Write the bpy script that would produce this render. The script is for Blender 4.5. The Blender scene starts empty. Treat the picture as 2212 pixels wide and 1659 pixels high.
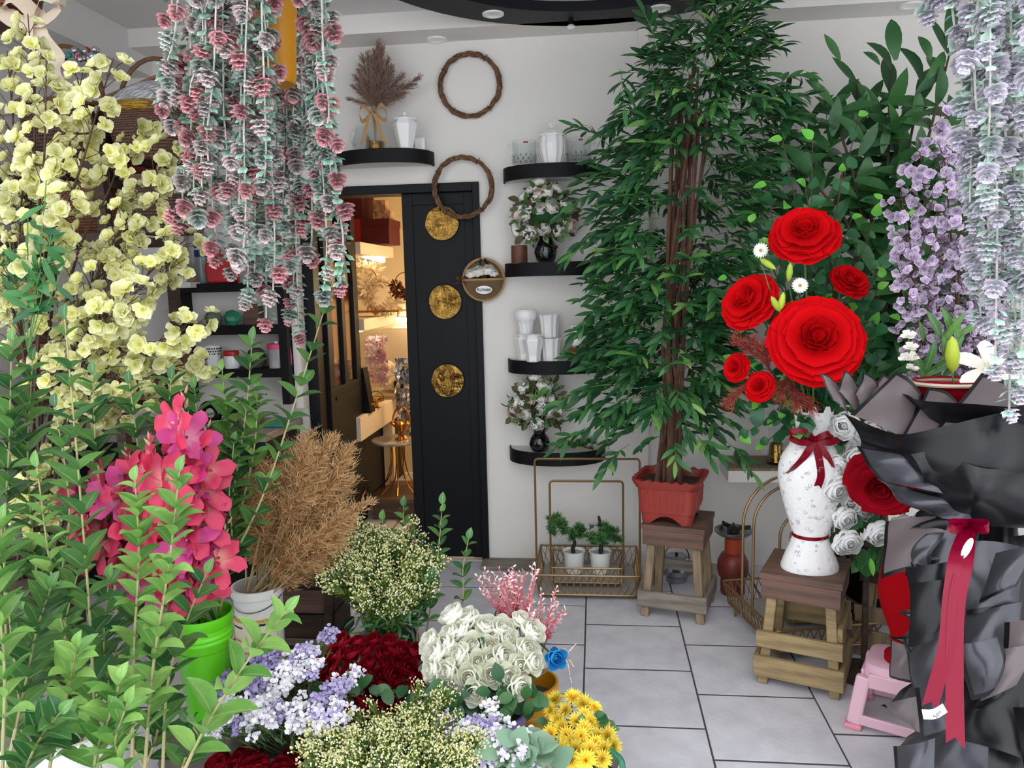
import bpy, math, random
from mathutils import Vector, Matrix, noise
V = Vector
PI = math.pi
R = math.radians
random.seed(11)
rnd = random.random
def uni(a, b): return a + (b - a) * random.random()
sc = bpy.context.scene
COL = sc.collection

# ------------------------------------------------------------------ camera
F, CX, CY = 1661.0, 1106.0, 829.5
CAM = V((0, 0, 1.5))
_a, _p, _r = R(6.27), R(7.44), R(1.35)
FWD = V((-math.sin(_a) * math.cos(_p), math.cos(_a) * math.cos(_p), -math.sin(_p)))
_r0 = V((math.cos(_a), math.sin(_a), 0))
_u0 = _r0.cross(FWD)
RT = _r0 * math.cos(_r) - _u0 * math.sin(_r)
UP = _r0 * math.sin(_r) + _u0 * math.cos(_r)
cam = bpy.data.cameras.new('camera')
cam.sensor_width = 36.0
cam.lens = 36.0 * F / 2212.0
cam.clip_start = 0.05
camo = bpy.data.objects.new('camera', cam)
M3 = Matrix((RT, UP, -FWD)).transposed()
camo.matrix_world = Matrix.Translation(CAM) @ M3.to_4x4()
COL.objects.link(camo)
sc.camera = camo

# ------------------------------------------------------------------ sky and exposure
sc.view_settings.view_transform = 'Standard'
sc.view_settings.look = 'None'
sc.view_settings.gamma = 1.0
sc.view_settings.use_curve_mapping = False
sc.view_settings.exposure = 1.15
w = bpy.data.worlds.new('sky'); sc.world = w
w.use_nodes = True
bg = w.node_tree.nodes['Background']
bg.inputs[0].default_value = (0.90, 0.95, 1.0, 1)
bg.inputs[1].default_value = 1.25
sun = bpy.data.lights.new('daylight', 'SUN')
sun.energy = 0.25; sun.angle = R(50); sun.color = (1.0, 0.97, 0.92)
suno = bpy.data.objects.new('daylight', sun); COL.objects.link(suno)
suno.rotation_euler = (R(42), 0, R(-14))

# ------------------------------------------------------------------ pixel helpers
def ray(px, py): return RT * ((px - CX) / F) + UP * ((CY - py) / F) + FWD
def P(px, py, Y):
    d = ray(px, py); return CAM + d * (Y / d.y)
def G(px, py, z=0.0):
    d = ray(px, py); return CAM + d * ((z - CAM.z) / d.z)
def S(px, Y): return px * Y / F

# ------------------------------------------------------------------ materials
def lin(c):
    if isinstance(c, str): c = tuple(int(c[i:i + 2], 16) for i in (0, 2, 4))
    o = []
    for x in c:
        x = x / 255.0
        o.append(x / 12.92 if x <= 0.04045 else ((x + 0.055) / 1.055) ** 2.4)
    return (o[0], o[1], o[2], 1.0)
MATS = {}
def mat(name, col, rough=0.5, metal=0.0, col2=None, by=None, nscale=30.0, bump=0.0, bscale=80.0,
        transl=0.0, spec=0.5, transm=0.0, ior=1.45, emit=0.0, coat=0.0, stretch=None, wave=None, alpha=1.0, sheen=0.0, ramp=None):
    """by: 'noise' | 'rand' (per object) | 't' (mesh attribute) | 'both' (attribute t then random brightness)"""
    m = bpy.data.materials.new(name); m.use_nodes = True
    nt = m.node_tree; N = nt.nodes; L = nt.links
    b = N['Principled BSDF']; out = N['Material Output']
    c1 = lin(col)
    b.inputs['Base Color'].default_value = c1
    b.inputs['Roughness'].default_value = rough
    b.inputs['Metallic'].default_value = metal
    b.inputs['Specular IOR Level'].default_value = spec
    b.inputs['IOR'].default_value = ior
    b.inputs['Transmission Weight'].default_value = transm
    b.inputs['Coat Weight'].default_value = coat
    b.inputs['Sheen Weight'].default_value = sheen
    b.inputs['Alpha'].default_value = alpha
    tc = N.new('ShaderNodeTexCoord'); mp = N.new('ShaderNodeMapping')
    L.new(tc.outputs['Object'], mp.inputs[0])
    if stretch: mp.inputs['Scale'].default_value = stretch
    colsock = None
    if by:
        mx = N.new('ShaderNodeMix'); mx.data_type = 'RGBA'
        mx.inputs[6].default_value = c1; mx.inputs[7].default_value = lin(col2)
        if by == 'noise':
            nz = N.new('ShaderNodeTexNoise'); nz.inputs['Scale'].default_value = nscale; nz.inputs['Detail'].default_value = 4
            L.new(mp.outputs[0], nz.inputs['Vector'])
            rp = N.new('ShaderNodeValToRGB'); rp.color_ramp.elements[0].position = 0.35; rp.color_ramp.elements[1].position = 0.68
            L.new(nz.outputs[0], rp.inputs[0]); L.new(rp.outputs[0], mx.inputs[0])
        elif by in ('rand', 'leaf'):
            oi = N.new('ShaderNodeObjectInfo'); L.new(oi.outputs['Random'], mx.inputs[0])
        else:
            at = N.new('ShaderNodeAttribute'); at.attribute_name = 't'; L.new(at.outputs['Fac'], mx.inputs[0])
        colsock = mx.outputs[2]
        if by == 'leaf':                                     # pale midrib plus slight mottling
            at = N.new('ShaderNodeAttribute'); at.attribute_name = 't'
            mr = N.new('ShaderNodeMapRange'); mr.inputs[1].default_value = 0.02; mr.inputs[2].default_value = 0.12; mr.inputs[3].default_value = 0.32; mr.inputs[4].default_value = 0.0
            L.new(at.outputs['Fac'], mr.inputs[0])
            nz = N.new('ShaderNodeTexNoise'); nz.inputs['Scale'].default_value = 45; L.new(mp.outputs[0], nz.inputs['Vector'])
            hs = N.new('ShaderNodeHueSaturation'); m2 = N.new('ShaderNodeMapRange'); m2.inputs[3].default_value = 0.7; m2.inputs[4].default_value = 1.3
            L.new(nz.outputs[0], m2.inputs[0]); L.new(m2.outputs[0], hs.inputs['Value']); L.new(colsock, hs.inputs['Color'])
            mx2 = N.new('ShaderNodeMix'); mx2.data_type = 'RGBA'; mx2.inputs[7].default_value = lin('b9cf8f')
            L.new(mr.outputs[0], mx2.inputs[0]); L.new(hs.outputs[0], mx2.inputs[6]); colsock = mx2.outputs[2]
        if by == 'both':
            oi = N.new('ShaderNodeObjectInfo'); hs = N.new('ShaderNodeHueSaturation')
            mr = N.new('ShaderNodeMapRange'); mr.inputs[3].default_value = 0.72; mr.inputs[4].default_value = 1.15
            L.new(oi.outputs['Random'], mr.inputs[0]); L.new(mr.outputs[0], hs.inputs['Value'])
            L.new(colsock, hs.inputs['Color']); colsock = hs.outputs[0]
        L.new(colsock, b.inputs['Base Color'])
    if emit:
        b.inputs['Emission Color'].default_value = c1; b.inputs['Emission Strength'].default_value = emit
    if bump:
        bp = N.new('ShaderNodeBump'); bp.inputs['Strength'].default_value = bump; bp.inputs['Distance'].default_value = 0.01
        if wave:
            wv = N.new('ShaderNodeTexWave'); wv.inputs['Scale'].default_value = bscale; wv.bands_direction = wave
            wv.inputs['Distortion'].default_value = 1.5
            L.new(mp.outputs[0], wv.inputs['Vector']); L.new(wv.outputs['Fac'], bp.inputs['Height'])
        else:
            nb = N.new('ShaderNodeTexNoise'); nb.inputs['Scale'].default_value = bscale; nb.inputs['Detail'].default_value = 5
            L.new(mp.outputs[0], nb.inputs['Vector']); L.new(nb.outputs[0], bp.inputs['Height'])
        L.new(bp.outputs[0], b.inputs['Normal'])
    if transl:
        tr = N.new('ShaderNodeBsdfTranslucent'); ms = N.new('ShaderNodeMixShader'); ms.inputs[0].default_value = transl
        if colsock: L.new(colsock, tr.inputs[0])
        else: tr.inputs[0].default_value = c1
        L.new(b.outputs[0], ms.inputs[1]); L.new(tr.outputs[0], ms.inputs[2]); L.new(ms.outputs[0], out.inputs[0])
    MATS[name] = m
    return m
def weave_mat(name, c1, c2, sx, sz, bump=0.8):
    """woven cane: brick pattern as fine relief and colour"""
    m = mat(name, c1, 0.6)
    nt = m.node_tree; N = nt.nodes; L = nt.links; b = N['Principled BSDF']
    uv = N.new('ShaderNodeUVMap'); uv.uv_map = 'uv'
    mp = N.new('ShaderNodeMapping'); mp.inputs['Scale'].default_value = (sx, sz, 1)
    br = N.new('ShaderNodeTexBrick'); br.inputs['Scale'].default_value = 1.0
    br.inputs['Color1'].default_value = lin(c1); br.inputs['Color2'].default_value = lin(c2)
    d = lin(c1); br.inputs['Mortar'].default_value = (d[0] * .25, d[1] * .25, d[2] * .25, 1)
    br.inputs['Mortar Size'].default_value = 0.05; br.inputs['Mortar Smooth'].default_value = 0.9
    L.new(uv.outputs[0], mp.inputs[0]); L.new(mp.outputs[0], br.inputs['Vector'])
    L.new(br.outputs['Color'], b.inputs['Base Color'])
    bp = N.new('ShaderNodeBump'); bp.inputs['Strength'].default_value = bump; bp.inputs['Distance'].default_value = 0.008; bp.invert = True
    L.new(br.outputs['Fac'], bp.inputs['Height']); L.new(bp.outputs[0], b.inputs['Normal'])
    return m
def clear_mat(name, col, mixf=0.35, rough=0.05):
    """thin clear glass or film: see-through with a glossy coat"""
    m = bpy.data.materials.new(name); m.use_nodes = True
    nt = m.node_tree; N = nt.nodes; L = nt.links
    N.remove(N['Principled BSDF'])
    t = N.new('ShaderNodeBsdfTransparent'); t.inputs[0].default_value = lin(col)
    g = N.new('ShaderNodeBsdfGlossy'); g.inputs['Roughness'].default_value = rough
    lw = N.new('ShaderNodeLayerWeight'); lw.inputs[0].default_value = mixf
    ms = N.new('ShaderNodeMixShader')
    L.new(lw.outputs['Facing'], ms.inputs[0]); L.new(t.outputs[0], ms.inputs[1]); L.new(g.outputs[0], ms.inputs[2])
    L.new(ms.outputs[0], N['Material Output'].inputs[0])
    MATS[name] = m
    return m

# ------------------------------------------------------------------ mesh builder
def frame(pos, y, z=None, s=1.0):
    """matrix with local +Y along y and local +Z near z"""
    y = V(y).normalized(); z = V(z) if z is not None else V((0, 0, 1))
    x = y.cross(z)
    if x.length < 1e-4: x = y.cross(V((1, 0, 0.1)))
    x.normalize(); z = x.cross(y)
    return Matrix.Translation(V(pos)) @ Matrix((x, y, z)).transposed().to_4x4() @ Matrix.Scale(s, 4)
def zframe(pos, z, s=1.0, spin=0.0):
    q = V(z).normalized().to_track_quat('Z', 'Y')
    return Matrix.Translation(V(pos)) @ q.to_matrix().to_4x4() @ Matrix.Rotation(spin, 4, 'Z') @ Matrix.Scale(s, 4)
def path(pts, n):
    """smooth Catmull-Rom path through pts"""
    pts = [V(p) for p in pts]
    if len(pts) == 2: return [pts[0].lerp(pts[1], i / n) for i in range(n + 1)]
    q = [pts[0] * 2 - pts[1]] + pts + [pts[-1] * 2 - pts[-2]]
    out = []; k = len(pts) - 1
    for i in range(n + 1):
        f = i / n * k; j = min(int(f), k - 1); t = f - j
        a, b, c, d = q[j], q[j + 1], q[j + 2], q[j + 3]
        out.append(0.5 * ((2 * b) + (c - a) * t + (2 * a - 5 * b + 4 * c - d) * t * t + (3 * b - a - 3 * c + d) * t ** 3))
    return out
class MB:
    def __init__(s): s.v = []; s.f = []; s.m = []; s.t = []; s.uv = {}
    def add(s, vs, fs, mi=0, t=0.0):
        o = len(s.v); s.v += [V(p) for p in vs]
        s.t += list(t) if isinstance(t, (list, tuple)) else [t] * len(vs)
        s.f += [tuple(i + o for i in f) for f in fs]; s.m += [mi] * len(fs)
        return s
    def merge(s, o, M=None, mi=None, t=None):
        vs = [M @ p for p in o.v] if M is not None else o.v
        k = len(s.v); s.v += vs; s.t += ([t] * len(vs) if t is not None else o.t)
        s.f += [tuple(i + k for i in f) for f in o.f]; s.m += ([mi] * len(o.f) if mi is not None else o.m)
        return s
    def box(s, c, size, mi=0, M=None):
        x, y, z = [d / 2 for d in size]; c = V(c)
        vs = [V((i * x, j * y, k * z)) for i in (-1, 1) for j in (-1, 1) for k in (-1, 1)]
        if M is not None: vs = [M @ p for p in vs]
        return s.add([p + c for p in vs], [(0, 1, 3, 2), (4, 6, 7, 5), (0, 4, 5, 1), (2, 3, 7, 6), (0, 2, 6, 4), (1, 5, 7, 3)], mi)
    def bar(s, a, b, w, h, mi=0, up=(0, 0, 1), ext=0.0):
        a = V(a); b = V(b); d = b - a
        return s.merge(MB().box((0, 0, 0), (w, d.length + ext, h), mi), frame((a + b) / 2, d, up))
    def box2(s, a, b, mi=0):
        a = V(a); b = V(b); return s.box((a + b) / 2, [abs(q) for q in (b - a)], mi)
    def tube(s, pts, r, seg=6, mi=0, t=0.0, closed=False, caps=True):
        pts = [V(p) for p in pts]; n = len(pts)
        rs = r if isinstance(r, (list, tuple)) else [r] * n
        vs = []; nrm = None
        for i in range(n):
            if closed: d = pts[(i + 1) % n] - pts[i - 1]
            else: d = pts[min(i + 1, n - 1)] - pts[max(i - 1, 0)]
            d.normalize()
            if nrm is None:
                nrm = d.cross(V((0, 0, 1)) if abs(d.z) < 0.9 else V((1, 0, 0)))
            nrm = nrm - d * nrm.dot(d)
            if nrm.length < 1e-6: nrm = d.orthogonal()
            nrm.normalize(); bi = d.cross(nrm)
            for k in range(seg):
                a = 2 * PI * k / seg
                vs.append(pts[i] + (nrm * math.cos(a) + bi * math.sin(a)) * rs[i])
        fs = []
        for i in range(n if closed else n - 1):
            j = (i + 1) % n
            for k in range(seg):
                l = (k + 1) % seg
                fs.append((i * seg + k, i * seg + l, j * seg + l, j * seg + k))
        if caps and not closed:
            fs.append(tuple(range(seg - 1, -1, -1))); fs.append(tuple((n - 1) * seg + k for k in range(seg)))
        return s.add(vs, fs, mi, t)
    def lathe(s, prof, seg=24, mi=0, c=(0, 0, 0), flute=None, t=0.0, power=None, M=None):
        c = V(c); vs = []; fs = []; n = len(prof); k0 = len(s.v)
        for r, z in prof:
            for k in range(seg):
                a = 2 * PI * k / seg; rr = r
                if flute: rr = r * (1 + flute[1] * math.cos(flute[0] * a))
                if power:
                    ca, sa = abs(math.cos(a)), abs(math.sin(a))
                    rr = r / ((ca ** power + sa ** power) ** (1 / power))
                p = V((rr * math.cos(a), rr * math.sin(a), z))
                vs.append((M @ p if M is not None else p) + c)
        for i in range(n - 1):
            for k in range(seg):
                l = (k + 1) % seg
                fs.append((i * seg + k, i * seg + l, (i + 1) * seg + l, (i + 1) * seg + k))
        if prof[0][0] > 1e-5: fs.append(tuple(range(seg - 1, -1, -1)))
        if prof[-1][0] > 1e-5 and prof[-1][1] != prof[0][1]:
            pass
        s.add(vs, fs, mi, t)
        for i in range(n):
            for k in range(seg): s.uv[k0 + i * seg + k] = (k / seg if k else 0.0, i / (n - 1))
        return s
    def grid(s, fn, nu, nv, mi=0, tf=None, mif=None, closeu=False):
        vs = []; ts = []; fs = []; ms = []; k0 = len(s.v)
        for j in range(nv + 1):
            for i in range(nu + 1):
                u, v = i / nu, j / nv
                vs.append(fn(u, v)); ts.append(tf(u, v) if tf else 0.0)
                s.uv[k0 + j * (nu + 1) + i] = (u, v)
        for j in range(nv):
            for i in range(nu):
                a = j * (nu + 1) + i
                fs.append((a, a + 1, a + nu + 2, a + nu + 1)); ms.append(mif(i, j) if mif else mi)
        s.add(vs, fs, 0, ts); s.m[-len(ms):] = ms
        return s
    def prism(s, poly, d, mi=0, M=None):
        """poly: 2-D outline in XZ, extruded along +Y by d"""
        n = len(poly)
        vs = [V((x, 0, z)) for x, z in poly] + [V((x, d, z)) for x, z in poly]
        if M is not None: vs = [M @ p for p in vs]
        fs = [tuple(range(n)), tuple(range(2 * n - 1, n - 1, -1))] + [(i, i + n, (i + 1) % n + n, (i + 1) % n) for i in range(n)]
        return s.add(vs, fs, mi)
    def mesh(s, name, mats, smooth=True, origin=(0, 0, 0)):
        o = V(origin)
        me = bpy.data.meshes.new(name)
        me.from_pydata([p - o for p in s.v], [], s.f)
        if not isinstance(mats, (list, tuple)): mats = [mats]
        for q in mats: me.materials.append(MATS[q] if isinstance(q, str) else q)
        if len(mats) > 1: me.polygons.foreach_set('material_index', s.m)
        if any(s.t):
            a = me.attributes.new('t', 'FLOAT', 'POINT'); a.data.foreach_set('value', s.t)
        if s.uv:
            ul = me.uv_layers.new(name='uv'); g = s.uv.get
            flat = []
            for p in me.polygons:
                q = [g(i, (0.0, 0.0)) for i in p.vertices]
                if max(a[0] for a in q) - min(a[0] for a in q) > 0.6: q = [(a[0] if a[0] > 0.3 else a[0] + 1.0, a[1]) for a in q]
                for a in q: flat += a
            ul.data.foreach_set('uv', flat)
        if smooth:
            me.polygons.foreach_set('use_smooth', [True] * len(me.polygons))
            if smooth != 'all': me.set_sharp_from_angle(angle=R(45))
        me.update()
        return me
    def base(s):
        xs = [p.x for p in s.v]; ys = [p.y for p in s.v]; zs = [p.z for p in s.v]
        return V(((min(xs) + max(xs)) / 2, (min(ys) + max(ys)) / 2, min(zs)))
    def obj(s, name, mats, parent=None, smooth=True, bevel=0.0, origin=None, label=None):
        o = origin if origin is not None else s.base()
        ob = put(name, s.mesh(name, mats, smooth, o), Matrix.Translation(o), parent)
        if bevel:
            bv = ob.modifiers.new('bevel', 'BEVEL'); bv.width = bevel; bv.segments = 2; bv.limit_method = 'ANGLE'; bv.angle_limit = R(40)
        if label: ob['label'] = label
        return ob
def wmat(o):
    m = o.matrix_basis.copy()
    while o.parent is not None:
        o = o.parent; m = o.matrix_basis @ m
    return m
def put(name, me, M=None, parent=None):
    ob = bpy.data.objects.new(name, me); COL.objects.link(ob)
    M = M if M is not None else Matrix.Identity(4)
    if parent is not None:
        ob.parent = parent; ob.matrix_basis = wmat(parent).inverted() @ M
    else: ob.matrix_basis = M
    return ob
def kid(name, me, M, parent):
    """child with a local matrix"""
    ob = bpy.data.objects.new(name, me); COL.objects.link(ob); ob.parent = parent; ob.matrix_basis = M
    return ob
def tag(o, label, cat, group=None):
    o['label'] = label; o['category'] = cat
    if group: o['group'] = group
    return o
def thing(name, label, cat, loc=(0, 0, 0), group=None, M=None):
    o = bpy.data.objects.new(name, None); COL.objects.link(o); o.empty_display_size = 0.03
    o.matrix_basis = M if M is not None else Matrix.Translation(V(loc))
    return tag(o, label, cat, group)
def struct(o): o['kind'] = 'structure'; return o
def stuff(o): o['kind'] = 'stuff'; return o
def copy_tree(o, M=None, parent=None, label=None, group=None):
    c = o.copy(); COL.objects.link(c)
    if parent is not None: c.parent = parent
    if M is not None: c.matrix_basis = M
    if label: c['label'] = label
    if group: c['group'] = group
    for ch in list(o.children): copy_tree(ch, None, c)
    return c
def text_mesh(txt, size, depth, m, bold=0.0):
    cu = bpy.data.curves.new('lettering', 'FONT'); cu.body = txt; cu.size = size; cu.extrude = depth; cu.offset = bold
    cu.align_x = 'CENTER'; cu.align_y = 'CENTER'; cu.resolution_u = 3
    o = bpy.data.objects.new('lettering', cu); COL.objects.link(o)
    bpy.context.view_layer.update()
    me = bpy.data.meshes.new_from_object(o.evaluated_get(bpy.context.evaluated_depsgraph_get()))
    bpy.data.objects.remove(o); bpy.data.curves.remove(cu)
    me.materials.clear(); me.materials.append(MATS[m]); return me
FACE = Matrix.Rotation(PI / 2, 4, 'X')      # text plane XY -> facing -Y

# ------------------------------------------------------------------ materials list
mat('wall_paint', 'e9e5df', 0.75, col2='e0dcd6', by='noise', nscale=1.5, bump=0.05, bscale=60)
mat('ceiling_paint', 'dcdad8', 0.8)
mat('shop_black', '090a0f', 0.5, spec=0.3, bump=0.05, bscale=40)
mat('shelf_black', '0a0a0e', 0.6, spec=0.3, bump=0.05, bscale=60)
mat('shelf_under', 'd9d6d2', 0.7)
mat('tile', 'd2d0d6', 0.55, col2='c2bfc6', by='noise', nscale=9, bump=0.08, bscale=60)
mat('grout', '4a4747', 0.95)
mat('tile_back', 'b7a597', 0.5, col2='a79688', by='noise', nscale=6)
mat('lamp_glass', 'f4f2ee', 0.3)
mat('chrome', 'c8ccd2', 0.18, metal=1.0)
mat('steel', 'a8adb3', 0.28, metal=1.0, bump=0.05, bscale=25)
mat('gold', 'c9973f', 0.22, metal=1.0)
mat('rose_gold', 'b98248', 0.12, metal=1.0)
mat('gold_film', 'a8823f', 0.14, metal=0.9, col2='6a4a20', by='noise', nscale=22, bump=1.0, bscale=16)
clear_mat('amber_pane', 'e09a3a', 0.18, 0.1)
clear_mat('clear_glass', 'fbfdfd', 0.10, 0.03)
mat('ceramic', 'f1f0ee', 0.18, coat=0.4)
mat('black_gloss', '0b0b10', 0.08, coat=0.6)
mat('bronze', '8a6330', 0.35, metal=0.7)
mat('wicker', '7c5a3f', 0.7, col2='5a3e2a', by='noise', nscale=45, bump=0.3, bscale=120)
mat('wire_gold', '8e7350', 0.4, metal=0.6)
mat('board_gray', 'a7a39e', 0.6)
mat('wood_red', '745548', 0.7, col2='54433b', by='noise', nscale=8, bump=0.3, bscale=30, stretch=(0.4, 6, 6))
mat('wood_pale', '9c8668', 0.7, col2='776552', by='noise', nscale=8, bump=0.3, bscale=30, stretch=(6, 6, 0.7))
mat('wood_grey', '8f867a', 0.75, col2='6b6259', by='noise', nscale=8, bump=0.3, bscale=30, stretch=(0.7, 6, 6))
mat('wood_ochre', 'a08a62', 0.7, col2='7a664a', by='noise', nscale=8, bump=0.3, bscale=30, stretch=(0.7, 6, 6))
mat('wood_dark', '4a372b', 0.75, col2='2c211c', by='noise', nscale=7, bump=0.4, bscale=30, stretch=(0.7, 6, 6))
mat('candle_brown', '6b4230', 0.5, col2='4d2d22', by='noise', nscale=15)
mat('terracotta_plastic', '983830', 0.42)
mat('soil', '4b4038', 0.95, bump=0.6, bscale=60)
mat('gas_red', '7e2c22', 0.45, col2='562a26', by='noise', nscale=6)
mat('iron_black', '1c1b1c', 0.5)

ORD = ['first', 'second', 'third', 'fourth', 'fifth', 'sixth', 'seventh', 'eighth', 'ninth', 'tenth', 'eleventh', 'twelfth', 'thirteenth', 'fourteenth', 'fifteenth']
def row_words(pts, rows):
    """for picture points: words such as 'third from left in the back row'"""
    n = len(pts); o = sorted(range(n), key=lambda i: pts[i][1]); out = [''] * n; k = math.ceil(n / rows)
    nm = {2: ['upper', 'lower'], 3: ['back', 'middle', 'front'], 4: ['back', 'second', 'third', 'front'], 5: ['back', 'second', 'third', 'fourth', 'front']}[rows]
    for r in range(rows):
        for j, i in enumerate(sorted(o[r * k:(r + 1) * k], key=lambda i: pts[i][0])): out[i] = ORD[j] + ' from left in the ' + nm[r] + ' row'
    return out
# ================================================================== the setting
D = 4.0
TX0, TW, TD = -0.055, 0.4125, 0.39
# floor with single tiles
fl = struct(MB().box2((-2.7, -3.0, -0.06), (2.7, D, -0.0025)).obj('floor', 'grout', smooth=False))
tile_me = [MB().box((0, 0, -0.009), (TW - 0.007, TD - 0.013, 0.018)).mesh('tile', 'tile', False) for _ in range(1)][0]
offs = {0: 3.246, 1: 3.077, 2: 3.246, -1: 3.05}
for k in range(-6, 7):
    y0 = offs.get(k, 3.246 - 0.195 * (k % 2))
    cx = TX0 + (k + 0.5) * TW
    j = -6
    while True:
        yc = y0 + (j + 0.5) * TD
        j += 1
        if yc - TD / 2 > D - 0.02: break
        if yc < 0.9: continue
        t = put('tile', tile_me, Matrix.Translation((cx, yc, uni(-0.0008, 0.0004))), fl)
        if yc + TD / 2 > D:                                   # cut tile at the wall
            d = D - (yc - TD / 2); t.matrix_basis = wmat(fl).inverted() @ Matrix.Translation((cx, D - d / 2, 0)) @ Matrix.Diagonal((1, d / TD, 1, 1))
struct(MB().box2((-2.7, -3.0, -0.002), (2.7, 0.85, 0.0)).obj('floor_bounce_slab', 'tile', smooth=False))  # unseen pale slab out front, added to bounce light onto the ceiling
struct(MB().box2((-6, -6, -0.10), (6, -3.0, -0.02)).obj('floor_pavement', 'tile', smooth=False))
# walls
XL, XR = -1.545, -0.585          # door opening
DT = 2.02                         # door head
WB = MB()
WB.box2((-2.75, D, -.05), (XL, D + 0.12, 2.9)); WB.box2((XR, D, -.05), (2.75, D + 0.12, 2.9)); WB.box2((XL, D, DT), (XR, D + 0.12, 2.9))
struct(WB.obj('wall_back', 'wall_paint', smooth=False))
struct(MB().box2((-2.77, 1.5, -.05), (-2.65, D, 2.9)).obj('wall_left', 'wall_paint', smooth=False))
struct(MB().box2((2.6, 1.5, -.05), (2.72, D, 2.9)).obj('wall_right', 'wall_paint', smooth=False))
CZ = 2.712
RC = V((0.01, 2.91, CZ)); RO, RI = 0.968, 0.77
# ceiling slab with raised recess + soffit
cl = MB(); cl.box2((-2.75, 1.5, 2.80), (2.75, D, 2.92))
struct(cl.obj('ceiling', 'ceiling_paint', smooth=False))
so = MB().box2((-2.65, 3.80, CZ), (2.6, D, 2.80))
struct(so.obj('ceiling_soffit', 'wall_paint', smooth=False))
struct(MB().box2((-2.65, 1.5, 2.62), (-2.30, D, 2.80)).obj('ceiling_beam', 'ceiling_paint', smooth=False))
ring = MB()
ring.lathe([(RI, 0.09), (RI, 0.0), (RO, 0.0), (RO, 0.09)], 72, 0, RC)
ro = struct(ring.obj('ceiling_ring', 'shop_black', smooth=True))
dsk = MB(); dsk.lathe([(0.001, 0.045), (RI + 0.002, 0.045)], 64, 0, RC)
struct(dsk.obj('ceiling_disc', 'ceiling_paint'))
def downlight(pos, lab, r=0.042):
    t = thing('downlight', lab, 'ceiling light', pos, 'recessed ceiling lights')
    MB().lathe([(r * 0.78, 0.0), (r * 0.80, -0.006), (r * 1.15, -0.005), (r * 1.2, 0.001)], 28, 0, pos).obj('trim_ring', 'ceramic', t)
    MB().lathe([(0.0005, 0.006), (r * 0.5, 0.004), (r * 0.79, -0.003)], 24, 0, pos).obj('lens', 'lamp_glass', t)
def GC(px, py, z): return G(px, py, z)
downlight(GC(943, 85, CZ - 0.001), 'round white downlight in the soffit above the wreath')
downlight(GC(1065, 30, CZ - 0.001), 'round downlight in the black ceiling ring, left one')
downlight(GC(1425, 18, CZ - 0.001), 'round downlight in the black ceiling ring above the tall bamboo')
downlight(GC(1968, 11, CZ - 0.001), 'round downlight in the soffit above the broad leaved plant')
p = GC(1233, 46, CZ - 0.001)
t = thing('ceiling_sensor', 'small black knob sensor hanging under the black ceiling ring', 'sensor', p)
MB().lathe([(0.012, 0.0), (0.014, -0.012), (0.016, -0.02)], 18, 0, p).obj('cap', 'shop_black', t)
MB().lathe([(0.016, -0.018), (0.022, -0.026), (0.012, -0.036), (0.0005, -0.038)], 18, 0, p).obj('dome', 'ceramic', t)
# trim: upright batten on the back wall
a = P(1378, 300, D); b = P(1400, 300, D)
struct(MB().box2((a.x, D - 0.03, 0), (b.x, D, CZ)).obj('trim_1', 'wall_paint', smooth=False))
# stone threshold piece
a = G(1040, 1236); b = G(1150, 1236)
struct(MB().box2((XR - 0.03, 3.86, 0), (XR + 0.28, D, 0.022)).obj('trim_2', 'wood_grey', smooth=False, bevel=0.004))
# left wall moulding: arched hood board
hb = MB(); pts = []
for i in range(13):
    f = i / 12; pts.append((-2.62 + 0.44 * f, 1.545 + 0.20 * (1 - f ** 2.2)))
pts += [(-2.18, 1.90), (-2.62, 1.90)]
hb.prism(pts, 0.10, 0, Matrix.Translation((0, D - 0.12, 0)))
struct(hb.obj('trim_3', 'wall_paint', smooth=False))
# wavy dado line on left wall near the ceiling
wv = MB()
wv.grid(lambda u, v: V((-2.645 + 0.012 * v, 1.9 + 2.0 * u, 2.30 + 0.06 * math.sin(u * 9) + 0.02 * (1 - v))), 40, 1)
struct(wv.obj('trim_4', 'ceiling_paint'))

# ------------------------------------------------------------------ door frame, sliding panel, open leaf
fr = MB()
fr.box2((XL, D - 0.02, 0), (XL + 0.06, D + 0.13, DT)); fr.box2((XR - 0.035, D - 0.02, 0), (XR, D + 0.13, DT))
fr.box2((XL + 0.06, D - 0.02, DT - 0.045), (XR - 0.035, D + 0.13, DT))
struct(fr.obj('door_1', 'shop_black', smooth=False, bevel=0.003))
PX0 = P(880, 700, D + 0.03).x
pn = MB(); pz0, pz1 = 0.015, DT - 0.045
pn.box2((PX0, D + 0.02, pz0), (XR - 0.035, D + 0.055, pz1))
door2 = struct(pn.obj('door_2', 'shop_black', smooth=False, bevel=0.002))
for nm, bx in (('stile', (PX0, PX0 + 0.055, pz0, pz1)), ('stile', (XR - 0.085, XR - 0.036, pz0, pz1)), ('rail', (PX0 + 0.055, XR - 0.085, pz1 - 0.06, pz1))):
    MB().box2((bx[0], D + 0.012, bx[2]), (bx[1], D + 0.02, bx[3])).obj(nm, 'shop_black', door2, False, 0.002)
for (px, py) in ((955, 482), (961, 652), (967, 822)):
    c = P(px, py, D + 0.018)
    q = MB()
    def dome(u, v, c=c):
        a = 2 * PI * u; r = 0.089 * v
        z = 0.006 * noise.noise(V((r * math.cos(a) * 16 + px, r * math.sin(a) * 16, py)))
        return V((c.x + r * math.cos(a), D + 0.014 + z, c.z + r * math.sin(a)))
    q.grid(dome, 40, 8)
    ow = q.obj('round_window', 'gold_film', door2)
    q = MB(); q.tube([V((c.x + 0.09 * math.cos(2 * PI * i / 40), D + 0.016, c.z + 0.09 * math.sin(2 * PI * i / 40))) for i in range(40)], 0.004, 5, closed=True)
    q.obj('window_rim', 'shop_black', ow)
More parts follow.
